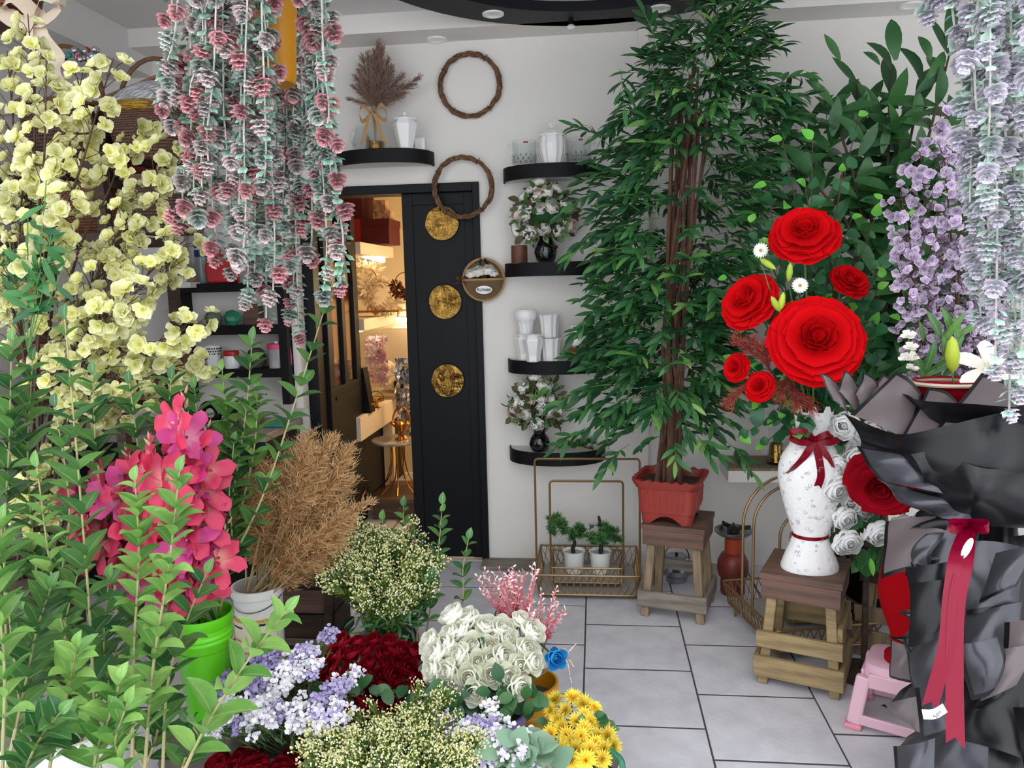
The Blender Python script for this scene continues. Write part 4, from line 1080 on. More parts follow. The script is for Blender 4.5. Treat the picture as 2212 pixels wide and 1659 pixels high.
# ================================================================== wooden stools
def stool(fl, fr_, h, lab, seat_m, leg_m, rail_m, extra=False, dep=.27, splay=.03):
    fl = V(fl); fr_ = V(fr_); fl.z = fr_.z = 0; wv_ = fr_ - fl; w = wv_.length; ux = wv_.normalized(); uy = V((0, 0, 1)).cross(ux)
    c = (fl + fr_) / 2 + uy * (dep / 2)
    M = Matrix.Translation(c) @ Matrix((ux, uy, V((0, 0, 1)))).transposed().to_4x4()
    t = thing('wooden_stool', lab, 'stool', M=M)
    I = Matrix.Identity(4); ws, ds = w - 2 * splay + .02, dep - 2 * splay + .02
    npl = 3
    for k in range(npl):
        pw = (ds + .03) / npl
        kid('seat_board', MB().box((0, -(ds + .03) / 2 + pw * (k + .5), h - .011), (ws + .03, pw - .002, .022)).mesh('seat_board', seat_m, False), Matrix.Translation((0, 0, uni(-.001, 0))), t)
    for sx_ in (-1, 1):
        for sy_ in (-1, 1):
            a = V((sx_ * (w / 2 - .02), sy_ * (dep / 2 - .02), 0)); b = V((sx_ * (w / 2 - .02 - splay), sy_ * (dep / 2 - .02 - splay), h - .022))
            o = kid('leg', MB().bar(a, b, .036, .034, up=(0, 1, 0)).mesh('leg', leg_m, False), I, t)
            bv = o.modifiers.new('bevel', 'BEVEL'); bv.width = .003; bv.segments = 1
    def rails(z, hh, m, th=.018, sides=(0, 1, 2, 3), nm='rail'):
        f = z / h; hw = w / 2 - .02 - splay * f + .018 + th / 2; hd = dep / 2 - .02 - splay * f + .018 + th / 2
        for sd in sides:
            if sd < 2:
                s = -1 if sd == 0 else 1
                o = kid(nm, MB().box((0, 0, 0), (2 * hw + th, th, hh)).mesh(nm, m, False), Matrix.Translation((0, s * hd, z)) @ Matrix.Rotation(uni(-.02, .02), 4, 'Y'), t)
            else:
                s = -1 if sd == 2 else 1
                o = kid(nm, MB().box((0, 0, 0), (2 * hd - th, th, hh)).mesh(nm, m, False), Matrix.Translation((s * hw, 0, z)) @ Matrix.Rotation(PI / 2, 4, 'Z'), t)
            bv = o.modifiers.new('bevel', 'BEVEL'); bv.width = .002; bv.segments = 1
    rails(h - .022 - .037, .074, seat_m, nm='apron')
    if extra:
        rails(.235, .05, rail_m, sides=(1, 3)); rails(.178, .062, rail_m, sides=(0, 1)); rails(.075, .078, rail_m, sides=(0, 2, 3))
    else:
        rails(.09, .072, rail_m, sides=(0, 2, 3)); rails(.15, .05, rail_m, sides=(1,))
    return t, c
st1, c1 = stool(G(1382, 1331), G(1522, 1352), .43, 'weathered wooden stool under the red planter', 'wood_red', 'wood_pale', 'wood_grey', dep=.30)
st2, c2 = stool(G(1633, 1475), G(1815, 1516), .43, 'ochre wooden stool carrying the white torso vase', 'wood_red', 'wood_ochre', 'wood_ochre', True, dep=.30)
st3, c3 = stool(G(1840, 1440) + V((.04, .1, 0)), G(1975, 1470) + V((.04, .1, 0)), .40, 'dark wooden stool behind the black bouquet, half hidden', 'wood_dark', 'wood_pale', 'wood_pale', True)

# ---- red planter
s_ = M = None
ang = math.atan2((G(1527, 1354) - G(1388, 1333)).y, (G(1527, 1354) - G(1388, 1333)).x)
PM = Matrix.Translation((c1.x - .035, c1.y - .005, .431)) @ Matrix.Rotation(ang, 4, 'Z')
plant = thing('potted_bamboo', 'tall artificial bamboo in a square red planter on wooden stool', 'potted plant', M=PM)
pb, ptp, ph_ = .112, .136, .20
def rounded(r, hw): return hw
q = MB(); prof = [(pb, .0), (pb * 1.04, .05), (pb * 1.10, .052), (ptp * .95, ph_ - .04), (ptp, ph_ - .038), (ptp * 1.10, ph_ - .01), (ptp * 1.12, ph_), (ptp * 1.0, ph_), (ptp * .92, ph_ - .05)]
q.lathe(prof, 56, 0, power=9)
q.v = [V((p.x, p.y, p.z + (.006 * math.sin(math.atan2(p.y, p.x) * 24) if p.z > ph_ - .012 else 0))) for p in q.v]
# arches cut in the foot: lift the middle of each side at the base ring
for i in range(56):
    p = q.v[i]; m_ = min(abs(p.x), abs(p.y)) / pb
    if m_ < .55: p.z = .036 * math.cos(m_ / .55 * PI / 2) ** .6
kid('planter', q.mesh('planter', 'terracotta_plastic'), Matrix.Identity(4), plant)
q = MB()
for sd in range(4):
    for k in range(7):
        u = -.075 + .025 * k
        q.merge(MB().bar((u, -pb * 1.12, .07), (u * 1.1, -ptp * .945, ph_ - .05), .008, .006, up=(0, -1, 0)), Matrix.Rotation(sd * PI / 2, 4, 'Z'))
stuff(kid('rib_pattern', q.mesh('rib_pattern', 'terracotta_plastic'), Matrix.Identity(4), plant))
kid('soil_fill', MB().lathe([(.0005, ph_ - .035), (ptp * .95, ph_ - .035)], 40, 0, power=9).mesh('soil_fill', 'soil'), Matrix.Identity(4), plant)

# ---- kettle and gas burner
b = G(1459, 1246); b.y -= .05; b.z = 0
t = thing('kettle', 'dull aluminium kettle on a low stand behind the wooden stool', 'kettle', b)
MB().lathe([(.05, 0), (.055, .03), (.05, .034)], 24, 0, b).obj('stand', 'steel', t)
MB().lathe([(.06, .035), (.078, .045), (.082, .07), (.07, .085), (.062, .10), (.06, .125), (.055, .13), (.0005, .133)], 28, 0, b).obj('kettle_body', 'steel', t)
MB().tube([b + V((.075, -.02, .06)), b + V((.10, -.03, .055)), b + V((.112, -.035, .065))], [.013, .009, .008], 8).obj('spout', 'steel', t)
MB().tube([b + V((.062 * math.cos(a), 0, .115 + .075 * math.sin(a))) for a in [PI * k / 14 for k in range(15)]], .004, 6).obj('bail_handle', 'wire_gold', t)
MB().lathe([(.004, .13), (.01, .142), (.0005, .15)], 10, 0, b).obj('lid_knob', 'iron_black', t)
b = V((.645, 3.63, 0)); t = thing('gas_burner', 'red gas cylinder with a camping burner on top', 'gas burner', b)
MB().lathe([(.055, 0), (.057, .008), (.057, .08)], 28, 0, b).obj('foot_ring', 'gas_red', t)
MB().lathe([(.05, .07), (.068, .09), (.074, .12), (.072, .16), (.055, .195), (.035, .205)], 28, 0, b).obj('cylinder', 'gas_red', t)
MB().lathe([(.038, .20), (.040, .205), (.040, .275), (.03, .28)], 24, 0, b).obj('guard_ring', mat('guard_orange', 'a8442a', .45), t)
MB().lathe([(.03, .275), (.07, .29), (.088, .305), (.09, .315), (.085, .316), (.065, .302), (.0005, .298)], 32, 0, b).obj('drip_pan', 'steel', t)
MB().lathe([(.02, .30), (.03, .305), (.03, .32), (.01, .33), (.004, .33), (.004, .348), (.0005, .349)], 20, 0, b).obj('burner_head', 'iron_black', t)
for k in range(3):
    a = 2 * PI * k / 3; d = V((math.cos(a), math.sin(a), 0)); MB().bar(b + d * .025 + V((0, 0, .322)), b + d * .08 + V((0, 0, .326)), .006, .02).obj('pan_support', 'iron_black', t, False)
# ---- right wire cart with arched handles
RMt = Matrix.Translation((.835, 3.20, .05)) @ Matrix.Rotation(R(14), 4, 'Z')
T3 = wire_tray(RMt, .40, .48, .10, .02, 'brown wire mesh tray with arched double handle behind ochre stool', None, .60, .08, True, True, hx=.185)
for sxn in (-1, 1):
    for syn in (-1, 1): kid('foot', MB().tube([(sxn * .18, syn * .21, .008), (sxn * .18, syn * .21, -.05)], .005, 6).mesh('foot', 'wire_gold'), Matrix.Identity(4), T3)
RM2 = Matrix.Translation((.87, 3.25, .075)) @ Matrix.Rotation(R(14), 4, 'Z')
T4 = wire_tray(RM2, .22, .20, .08, .015, 'small wire tray with low arched handle inside the brown one', None, .42, 0, True, True, hx=.085)
# white shelf with tall glass vase behind torso vase
zz = P(1640, 1003, 3.85).z
o = MB().box2((P(1560, 1003, 3.9).x, 3.72, zz - .06), (P(1800, 1003, 3.9).x, 3.99, zz)).obj('low_wall_shelf', 'wall_paint', smooth=False, bevel=.003); tag(o, 'white low wall shelf behind the torso vase', 'shelf')
o = MB().box2((P(1560, 1003, 3.9).x - .002, 3.715, zz), (P(1800, 1003, 3.9).x, 3.99, zz + .012)).obj('shelf_mat', 'wood_pale', smooth=False); tag(o, 'thin brown board lying on the white low shelf', 'board')
b = V((P(1678, 985, 3.82).x, 3.82, zz + .012)); t = thing('glass_vase', 'tall clear glass vase with gold flecks behind the torso vase', 'vase', b)
MB().lathe([(.05, 0), (.052, .01), (.040, .12), (.05, .26), (.047, .26), (.036, .12), (.046, .012)], 24, 0, b).obj('glass', 'clear_glass', t)
MB().lathe([(.044, .012), (.035, .10), (.0005, .12)], 16, 0, b).obj('gold_filling', 'gold_film', t)
o = MB().box2((P(1650, 360, D).x, D - .19, P(1650, 362, D).z), (P(1760, 360, D).x, D - .002, P(1650, 345, D).z)).obj('wall_shelf_board', 'shelf_black', smooth=False, bevel=.003)
tag(o, 'black wall shelf mostly hidden behind the ivy and bamboo', 'shelf')

# ================================================================== torso vase with ribbons
vb = V((P(1745, 1200, 2.86).x, c2.y - .03, .431)); KV = k = 2.86 / F
t = thing('torso_vase', 'white papier-mache vase shaped like a torso with tiny hearts', 'vase', vb)
mat('papier', 'f0eeec', .8, bump=.5, bscale=45)
VP_ = [(59, 0), (60, 6), (54, 25), (44, 50), (37, 70), (36, 78), (44, 100), (55, 135), (65, 175), (70, 205), (69, 225), (62, 248), (48, 270), (38, 288), (35, 302), (38, 325), (40, 345)]
prof = [(r * k, z * k) for r, z in VP_]
def vr(z):
    for (r0, z0), (r1, z1) in zip(prof, prof[1:]):
        if z0 <= z <= z1: return r0 + (r1 - r0) * (z - z0) / max(1e-6, z1 - z0)
    return prof[-1][0]
sq = Matrix.Diagonal((1, .8, 1, 1))
q = MB().lathe(prof, 48, 0, vb, M=sq)
n0 = len(q.v) - 48
for i in range(48): q.v[n0 + i].z += .018 * (1 if (i // 3) % 2 else -.2)
q.obj('vase_body', 'papier', t)
mat('heart_grey', 'b9b2b2', .8)
q = MB(); random.seed(4)
for i in range(260):
    z = uni(.012, prof[-1][1] - .02); a = uni(0, 2 * PI); r = vr(z); s = .0065 * uni(.5, 1.1)
    p = vb + V((r * math.cos(a), r * .8 * math.sin(a), z)); nrm = V((math.cos(a) * .8, math.sin(a), 0)).normalized()
    Mh = frame(p + nrm * .0008, (0, 0, 1), nrm) @ Matrix.Rotation(uni(-1, 1), 4, 'Z')
    pts = [Mh @ V((s * 1.05 * math.sin(b_) ** 3, s * (13 * math.cos(b_) - 5 * math.cos(2 * b_) - 2 * math.cos(3 * b_)) / 15, 0)) for b_ in [2 * PI * j / 9 for j in range(9)]]
    q.tube(pts, .0009, 3, closed=True)
stuff(q.obj('heart_pattern', 'heart_grey', t))
def band(z, w_, m, par, nm='ribbon_band'):
    r = vr(z) + .003
    MB().grid(lambda u, v: vb + V((r * math.cos(2 * PI * u), .8 * r * math.sin(2 * PI * u), z + (v - .5) * w_ + .004 * math.sin(2 * PI * u))), 36, 1).obj(nm, m, par)
band(76 * k, .013, 'satin_red', t); 
rb = thing('satin_bow', 'wine red satin bow tied round the neck of torso vase', 'bow', vb + V((0, -.07, 290 * k)))
nz = 288 * k
r_ = vr(nz) + .004
MB().grid(lambda u, v: vb + V((r_ * math.cos(2 * PI * u), .8 * r_ * math.sin(2 * PI * u), nz + (v - .5) * .022)), 36, 1).obj('band', 'satin_red', rb)
kc = vb + V((-.012, -r_ * .8 - .008, nz))
def strip(pts, w_, side, nm, m, par, tw=0.0, n=16, notch=True):
    ps = path(pts, n)
    def fn(u, v):
        i = int(round(v * n)); p = ps[i]; d = (ps[min(i + 1, n)] - ps[max(0, i - 1)]).normalized()
        sd = V(side); sd = (Matrix.Rotation(tw * v, 3, d) @ (sd - d * sd.dot(d))).normalized()
        e = p + sd * (u - .5) * w_
        if notch and i == n: e = e - d * w_ * .5 * (1 - abs(u - .5) * 2)
        return e
    MB().grid(fn, 2, n).obj(nm, m, par)
for s, hh in ((-1, 1.0), (1, .8)):
    strip([kc, kc + V((s * .03, -.02, .028 * hh)), kc + V((s * .075, -.012, .035 * hh)), kc + V((s * .085, -.006, .01)), kc + V((s * .045, -.015, -.008)), kc], .022, (0, .3, 1), 'bow_loop', 'satin_red', rb, 0, 18, False)
strip([kc, kc + V((-.035, -.02, -.05)), kc + V((-.075, -.015, -.10)), kc + V((-.10, -.0, -.125))], .026, (1, .2, .6), 'bow_tail', 'satin_red', rb, .4)
strip([kc, kc + V((.01, -.02, -.06)), kc + V((.015, -.035, -.12)), kc + V((.0, -.05, -.16))], .026, (1, -.2, 0), 'bow_tail', 'satin_red', rb, -.3)
strip([kc, kc + V((.035, -.02, -.05)), kc + V((.055, -.02, -.10))], .024, (1, -.3, .4), 'bow_tail', 'satin_red', rb, .3)
MB().lathe([(.0005, -.012), (.012, 0), (.0005, .012)], 10, 0, kc).obj('knot', 'satin_red', rb)

# ================================================================== pink step stool and red urn
pk = thing('plastic_stool', 'pale pink plastic step stool holding the red velvet urn', 'stool', V((1.035, 2.54, 0)))
mat('pink_plastic', 'd6acba', .4); mat('pink_rubber', 'd98a9a', .6)
PR = Matrix.Translation((1.035, 2.54, 0)) @ Matrix.Rotation(R(-28), 4, 'Z')
hp, wt, wb, dt_, db_ = .225, .135, .165, .10, .125
q = MB()
n = 40
def sup(a, hw, hd, pw=5):
    ca, sa = math.cos(a), math.sin(a); r = 1 / ((abs(ca) ** pw + abs(sa) ** pw) ** (1 / pw)); return r * ca * hw, r * sa * hd
vs = []; lv = [(0.86, .0), (0.97, -.004), (1.0, -.016), (1.03, -.05)]
for f, dz in [(0.0, .0)] + lv:
    for i in range(n):
        x, y_ = sup(2 * PI * i / n, wt * f, dt_ * f); vs.append(PR @ V((x, y_, hp + dz)))
q.add(vs, [(a * n + i, a * n + (i + 1) % n, (a + 1) * n + (i + 1) % n, (a + 1) * n + i) for a in range(4) for i in range(n)])
q.obj('top', 'pink_plastic', pk)
for sx_ in (-1, 1):
    for sy_ in (-1, 1):
        A = V((sx_ * wb * .92, sy_ * db_ * .9, .015)); B = V((sx_ * wt * .95, sy_ * dt_ * .93, hp - .045))
        MB().merge(MB().bar(A, B, .045, .03, up=(0, 1, 0)), PR).obj('leg', 'pink_plastic', pk, False, .008)
        MB().merge(MB().box(A + V((0, 0, -.006)), (.055, .042, .018)), PR).obj('rubber_foot', 'pink_rubber', pk, False, .006)
for sx_, sy_ in ((-1, 0), (1, 0), (0, -1), (0, 1)):
    if sx_: A = V((sx_ * wb * .93, -db_ * .85, .035)); B = V((sx_ * wb * .93, db_ * .85, .035)); A2 = V((sx_ * wt, -dt_ * .8, hp - .055)); B2 = V((sx_ * wt, dt_ * .8, hp - .055))
    else: A = V((-wb * .85, sy_ * db_ * .93, .035)); B = V((wb * .85, sy_ * db_ * .93, .035)); A2 = V((-wt * .85, sy_ * dt_, hp - .055)); B2 = V((wt * .85, sy_ * dt_, hp - .055))
    MB().merge(MB().bar(A, B, .014, .035), PR).obj('bottom_rail', 'pink_plastic', pk, False, .004)
    MB().merge(MB().bar(A2, B2, .012, .05), PR).obj('apron', 'pink_plastic', pk, False, .004)
ub = PR @ V((.0, 0, hp)); ub.x = P(1968, 1470, 2.55).x
t = thing('velvet_urn', 'tall bright red velvet urn standing on the pink stool', 'urn', ub + V((0, 0, .001)))
k2 = 2.5 / F
mat('velvet_bright', '9a0510', .9, spec=.1)
MB().lathe([(66 * k2, .001), (66 * k2, 14 * k2), (52 * k2, 22 * k2), (54 * k2, 60 * k2), (78 * k2, 120 * k2), (88 * k2, 160 * k2), (82 * k2, 210 * k2), (66 * k2, 260 * k2), (60 * k2, 280 * k2), (50 * k2, 278 * k2)], 40, 0, ub, M=Matrix.Diagonal((.9, .75, 1, 1))).obj('urn_body', 'velvet_bright', t)
# ================================================================== tall bamboo
random.seed(31)
LB = [leaf_mb(.095, .021, 4, .15, c_, 'lance') for c_ in (.2, .5, .8)]
LBm = [q.mesh('leaf', 'leaf_bamboo', 'all') for q in LB]
LBlight = [leaf_mb(.10, .022, 4, .15, c_, 'lance').mesh('leaf', 'leaf_green', 'all') for c_ in (.3, .6)]
PW = wmat(plant); PWi = PW.inverted()
root = PW @ V((0, 0, ph_ - .03))
YB = root.y
def bx(py):       # centre line and half width of the crown at a picture height
    tab = [(40, 1560, 55), (100, 1535, 110), (180, 1520, 150), (260, 1520, 190), (330, 1500, 225), (400, 1480, 215), (500, 1465, 185), (600, 1460, 175), (700, 1440, 185), (800, 1425, 185), (880, 1430, 165), (960, 1450, 140), (1000, 1455, 120)]
    for (y0, c0, h0), (y1, c1_, h1) in zip(tab, tab[1:]):
        if y0 <= py <= y1:
            f = (py - y0) / (y1 - y0); return c0 + (c1_ - c0) * f, h0 + (h1 - h0) * f
    return (1455, 120) if py > 500 else (1560, 50)
for k in range(20):
    a = uni(0, 2 * PI); rr0 = uni(.2, 1); o = root + V((.07 * rr0 * math.cos(a), .06 * rr0 * math.sin(a), 0))
    top = P(1497 + uni(-45, 55), uni(120, 330), YB + uni(-.08, .08))
    mid = P(1455 + uni(-25, 25), 700, YB + uni(-.05, .05)) 
    pts = path([o, o.lerp(mid, .4) + V((uni(-.01, .01), uni(-.01, .01), 0)), mid, top], 22)
    q = MB(); q.tube(pts, [.011 - .006 * i / 22 + (.0015 if i % 3 == 0 else 0) for i in range(23)], 6)
    q.obj('cane', 'bark' if 'bark' in MATS else mat('bark', '6a4a38', .75, col2='4a3226', by='noise', nscale=25), plant)
rec = []; tw = MB()
def spray(o, d, L, nl):
    """one twig with leaves in two rows, hanging outwards"""
    pts = path([o, o + d * L * .5 + V((0, 0, .01)), o + d * L + V((0, 0, -.12 * L))], 6)
    tw.tube(pts, .0014, 3, caps=False)
    side = d.cross(V((0, 0, 1)))
    side = side.normalized() if side.length > 1e-3 else V((1, 0, 0))
    for i in range(nl):
        f = .25 + .75 * (i + 1) / nl; p = pts[min(6, int(f * 6))].lerp(pts[min(6, int(f * 6) + 1)], (f * 6) % 1)
        s = 1 if i % 2 else -1
        dd = d * uni(.5, 1.0) + side * s * uni(.3, .9) + V((0, 0, uni(-.7, .25)))
        if i == nl - 1: dd = d + V((0, 0, -.3))
        rec.append((frame(p, dd, V((uni(-.4, .4), -.6, uni(.3, 1))), uni(.75, 1.2)), p))
NSP = 760
for i in range(NSP):
    py = 60 + 890 * (i + rnd()) / NSP
    if py > 340 and 560 < py < 0: continue
    c0, hw = bx(py)
    cw = P(c0, py, YB); cn = P(1497 - (py - 250) * .06 if py > 250 else 1500 + (250 - py) * .2, py, YB)
    a = uni(0, 2 * PI); r = math.sqrt(uni(.15, 1))
    if (330 < py < 560 or py > 850) and math.sin(a) > 0 and abs(math.cos(a) * r) < .42 and rnd() < .85: continue
    if py > 900 and rnd() < .6: continue
    e = cw + V((S(hw, YB) * r * math.cos(a), -.30 * r * math.sin(a), 0))
    if e.y > D - .12: e.y = D - .12 - uni(0, .1)
    d = (e - cn); 
    if d.length < .02: d = V((uni(-1, 1), -1, 0)) * .1
    dn = d.normalized(); Ls = uni(.12, .2)
    start = e - dn * Ls * .8
    up = .55 if py < 160 else (-.15 if py > 800 else .1)
    dn = (dn + V((0, 0, up + uni(-.35, .25)))).normalized()
    spray(start, dn, Ls, random.choice((6, 7, 8, 9)))
# a few long side sprays seen against the wall
for (px, py, tx, ty) in ((1345, 255, 1325, 270), (1330, 330, 1275, 285), (1320, 480, 1262, 520), (1330, 640, 1270, 690), (1320, 830, 1240, 850), (1320, 910, 1238, 940), (1360, 960, 1325, 990), (1330, 405, 1258, 430), (1560, 950, 1600, 985), (1600, 120, 1640, 90), (1590, 60, 1610, 5), (1660, 200, 1715, 165), (1640, 250, 1700, 215), (1420, 110, 1405, 60), (1340, 150, 1345, 190)):
    for kk in range(2):
        a_ = P(px, py, YB - .1 + uni(-.1, .1)); b_ = P(tx, ty, YB - .12 + uni(-.1, .1)); spray(a_, (b_ - a_).normalized(), (b_ - a_).length * 1.2 + .05, 7)
rec = [r_ for r_ in rec if r_[1].z < 2.62]
order = sorted(range(len(rec)), key=lambda i: rec[i][1].y + uni(0, .12))
for n_, i in enumerate(order[:300]):
    kid('leaf', random.choice(LBlight) if rnd() < .22 else random.choice(LBm), PWi @ rec[i][0], plant)
fol = MB()
for i in order[300:]: fol.merge(random.choice(LB), rec[i][0], t=max(.001, rnd() ** 1.6))
stuff(fol.obj('foliage', 'leaf_bamboo_t', plant, 'all'))
stuff(tw.obj('twigs', 'stem_green', plant))

# ================================================================== broad leaved plant on the right
random.seed(8)
YL = 3.45
lb_base = V((P(1890, 700, YL).x, YL, 0))
bp_ = thing('broad_leaf_plant', 'tall dark green plant with long pointed leaves in the right corner', 'plant', lb_base)
LL = [leaf_mb(.21, .062, 6, .25, c_, 'lance').mesh('leaf', 'leaf_dark', 'all') for c_ in (.05, .35, .7)]
stem_tips = [(1800, 170), (1850, 120), (1925, 90), (1990, 120), (2050, 60), (1945, 260), (1840, 330), (2040, 300), (1760, 330), (1880, 470), (2000, 430), (1850, 560), (1960, 600), (1800, 640), (1900, 720), (2050, 560)]
LPC = 0
for (tx, ty) in stem_tips:
    tip = P(tx, ty + 60, YL + uni(-.1, .12)); o = lb_base + V((uni(-.08, .08), uni(-.08, .08), .25))
    m_ = P(1905 + (tx - 1905) * .35, max(ty + 250, 520), YL)
    pts = path([o, m_, tip], 14); MB().tube(pts, [.012 - .008 * i / 14 for i in range(15)], 6).obj('stem', 'stem_brown', bp_)
    for k in range(18):
        f = .30 + .70 * k / 17; p = pts[int(f * 14)]
        a = 2.4 * k + uni(0, 1)
        up = 1.2 if k > 14 else -.2
        d = V((math.cos(a), math.sin(a) * .9 - .15, up + uni(-.2, .5)))
        if p.y + d.y * .2 > D - .06: d.y = -abs(d.y)
        kid('leaf', random.choice(LL), wmat(bp_).inverted() @ frame(p, d, V((0, -.8, .6)), uni(.7, 1.1)), bp_)
xf = MB(); LLq = [leaf_mb(.20, .062, 5, .25, c_, 'lance') for c_ in (.2, .6)]
for i in range(420):
    p = P(uni(1690, 2060), uni(230, 900), uni(3.35, 3.75)); xf.merge(random.choice(LLq), frame(p, (uni(-1, 1), uni(-1, .1), uni(-.6, .9)), (uni(-.4, .4), -.8, .6), uni(.6, 1.05)))
stuff(xf.obj('foliage', 'leaf_dark', bp_, 'all'))
MB().lathe([(.12, 0), (.14, .02), (.17, .26), (.18, .27), (.165, .27), (.15, .2), (.0005, .2)], 28, 0, lb_base).obj('pot', 'shop_black', bp_)
# single tall leaves on top
for (px, py, tx, ty) in ((1935, 130, 1925, 30), (2045, 90, 2062, 0), (1815, 130, 1785, 80), (2000, 170, 2055, 105), (1900, 140, 1870, 105), (2010, 130, 1990, 70), (1770, 190, 1745, 155), (1980, 200, 2035, 150)):
    a_ = P(px, py, YL - .1); b_ = P(tx, ty, YL - .1)
    kid('leaf', random.choice(LL), wmat(bp_).inverted() @ frame(a_, b_ - a_, V((uni(-.8, .8), -1, .1)), (b_ - a_).length / .18), bp_)
# ---- ivy sprays around the big red roses
random.seed(17)
LI = [leaf_mb(.05, .040, 5, .2, c_, 'heart').mesh('leaf', 'leaf_ivy', 'all') for c_ in (.2, .5)]
LIl = [leaf_mb(.046, .030, 5, .25, c_, 'heart').mesh('leaf', 'leaf_lime', 'all') for c_ in (.2, .5)]
neck = vb + V((0, 0, 340 * KV))
ivy_tips = [(1655, 400), (1700, 440), (1755, 300), (1820, 370), (1905, 430), (1960, 470), (1930, 520), (1905, 600), (1925, 680), (1900, 760), (1870, 830), (1640, 520), (1570, 600), (1600, 720), (1620, 880), (1600, 940), (1650, 960), (1720, 940), (1690, 300), (1855, 250), (1620, 480), (1590, 780), (1890, 880), (1740, 400), (1840, 470), (1800, 560), (1720, 560), (1880, 700)]
ivw = row_words(ivy_tips, 4)
for i, (tx, ty) in enumerate(ivy_tips):
    tip = P(tx, ty, 2.9 + uni(-.15, .25)); o = neck + V((uni(-.02, .02), uni(-.02, .02), -.05))
    t = thing('ivy_spray', 'ivy spray in torso vase, tip ' + ivw[i], 'greenery', o, 'ivy sprays in the torso vase')
    m_ = o.lerp(tip, .5) + V((uni(-.04, .04), uni(-.03, .03), .06)); pts = path([o, neck + V((0, 0, .03)), m_, tip], 16)
    MB().tube(pts, .0018, 4).obj('stem', 'stem_brown', t)
    for k_ in range(17):
        f = .30 + .70 * k_ / 16; p = pts[int(f * 16)]
        d = (pts[min(16, int(f * 16) + 1)] - pts[max(0, int(f * 16) - 1)]).normalized()
        dd = d * .5 + V((uni(-1, 1), uni(-1, .3), uni(-.8, .6)))
        lite = (k_ >= 16) or rnd() < .10
        kid('leaf', random.choice(LIl if lite else LI), wmat(t).inverted() @ frame(p, dd, V((uni(-.5, .5), -1, uni(.1, .8))), uni(.8, 1.35)), t)

# ================================================================== giant felt roses
def giant_rose(px, py, Y, rad, nrm, lab, m='felt_red', group='giant red felt roses', stem_to=None, spin=0):
    c = P(px, py, Y); M = zframe(c, nrm, 1, spin); t = thing('giant_rose', lab, 'felt rose', M=M, group=group)
    pw, phh = rad * .95, rad * .62
    me = petal_mb(pw * 1.08, phh, 6, 5, .12, .22, .035).mesh('petal', m, 'all')
    me2 = petal_mb(pw * .8, phh, 6, 5, .42, .10, .02).mesh('petal', m, 'all')
    for n, r, tilt, s, ph, mm in ((6, rad * .28, 80, 1.22, .1, me), (6, rad * .22, 68, 1.18, .6, me), (6, rad * .15, 56, 1.12, .25, me), (5, rad * .10, 44, 1.02, .8, me), (5, rad * .06, 30, .90, .3, me2), (4, rad * .03, 16, .75, .7, me2), (3, rad * .01, 4, .58, .2, me2)):
        for i in range(n):
            a = 2 * PI * (i + ph) / n + uni(-.08, .08)
            kid('petal', mm, Matrix.Rotation(a, 4, 'Z') @ Matrix.Translation((0, r, -.10 * rad + .02 * rad * (80 - tilt) / 20)) @ Matrix.Rotation(-R(tilt + uni(-3, 3)), 4, 'X') @ Matrix.Scale(s * uni(.96, 1.04), 4), t)
    if stem_to is not None:
        q = MB(); e = M.inverted() @ stem_to; q.tube(path([(0, 0, -.02), (0, 0, -.08), e], 10), .004, 5); kid('stem', q.mesh('stem', 'stem_green'), Matrix.Identity(4), t)
    return t
nk = neck - V((0, 0, .05))
giant_rose(1738, 503, 2.72, S(66, 2.72), (-.25, -1, .75), 'big red felt rose, topmost in the torso vase', stem_to=nk, spin=.3)
giant_rose(1614, 648, 2.74, S(60, 2.74), (-1.0, -1, .75), 'big red felt rose leaning left beside the white daisy', stem_to=nk)
giant_rose(1838, 604, 2.78, S(40, 2.78), (.35, -1, .95), 'medium red felt rose on the right, near the ivy', stem_to=nk)
giant_rose(1764, 732, 2.62, S(92, 2.62), (-.12, -1, .38), 'largest red felt rose in the middle of the torso vase', stem_to=nk, spin=1.0)
giant_rose(1588, 793, 2.76, S(30, 2.76), (-1.0, -1, .4), 'small red felt rose, leftmost of the low pair', stem_to=nk)
giant_rose(1640, 834, 2.72, S(33, 2.72), (-.7, -1, .6), 'small red felt rose, lowest one above the vase rim', stem_to=nk)
giant_rose(1905, 1048, 2.62, S(72, 2.62), (-.45, -1, -.25), 'dark red felt rose among white roses beside the black paper', 'felt_dark')
# daisies, buds, astilbe
mat('daisy_white', 'f4f2ea', .6, transl=.2); mat('daisy_eye', 'a08a3c', .8); mat('bud_yellow', 'b9c23a', .5, col2='8fae3a', by='rand'); mat('astilbe', '8a2a2c', .9, col2='b85a4a', by='t')
def daisy(px, py, Y, nrm, lab):
    t = thing('daisy', lab, 'flower', M=zframe(P(px, py, Y), nrm)); pm = leaf_mb(.030, .0085, 3, .1, .3, 'lance').mesh('petal', 'daisy_white', 'all')
    for j in range(2):
        for i in range(16): kid('petal', pm, Matrix.Rotation(2 * PI * (i + .5 * j) / 16, 4, 'Z') @ Matrix.Rotation(.15 + .25 * j, 4, 'X'), t)
    kid('eye', MB().lathe([(.006, 0), (.005, .005), (.0005, .007)], 10).mesh('eye', 'daisy_eye'), Matrix.Identity(4), t)
    e = wmat(t).inverted() @ nk; kid('stem', MB().tube(path([(0, 0, 0), (0, 0, -.05), e], 8), .0018, 4).mesh('stem', 'stem_green'), Matrix.Identity(4), t)
daisy(1728, 617, 2.64, (-.1, -1, .2), 'white daisy between the big red felt roses')
daisy(1644, 541, 2.70, (-.6, -1, .1), 'white daisy half hidden left of the topmost felt rose')
bm = MB().lathe([(.0005, 0), (.007, .01), (.009, .025), (.006, .042), (.0005, .05)], 8).mesh('bud', 'bud_yellow')
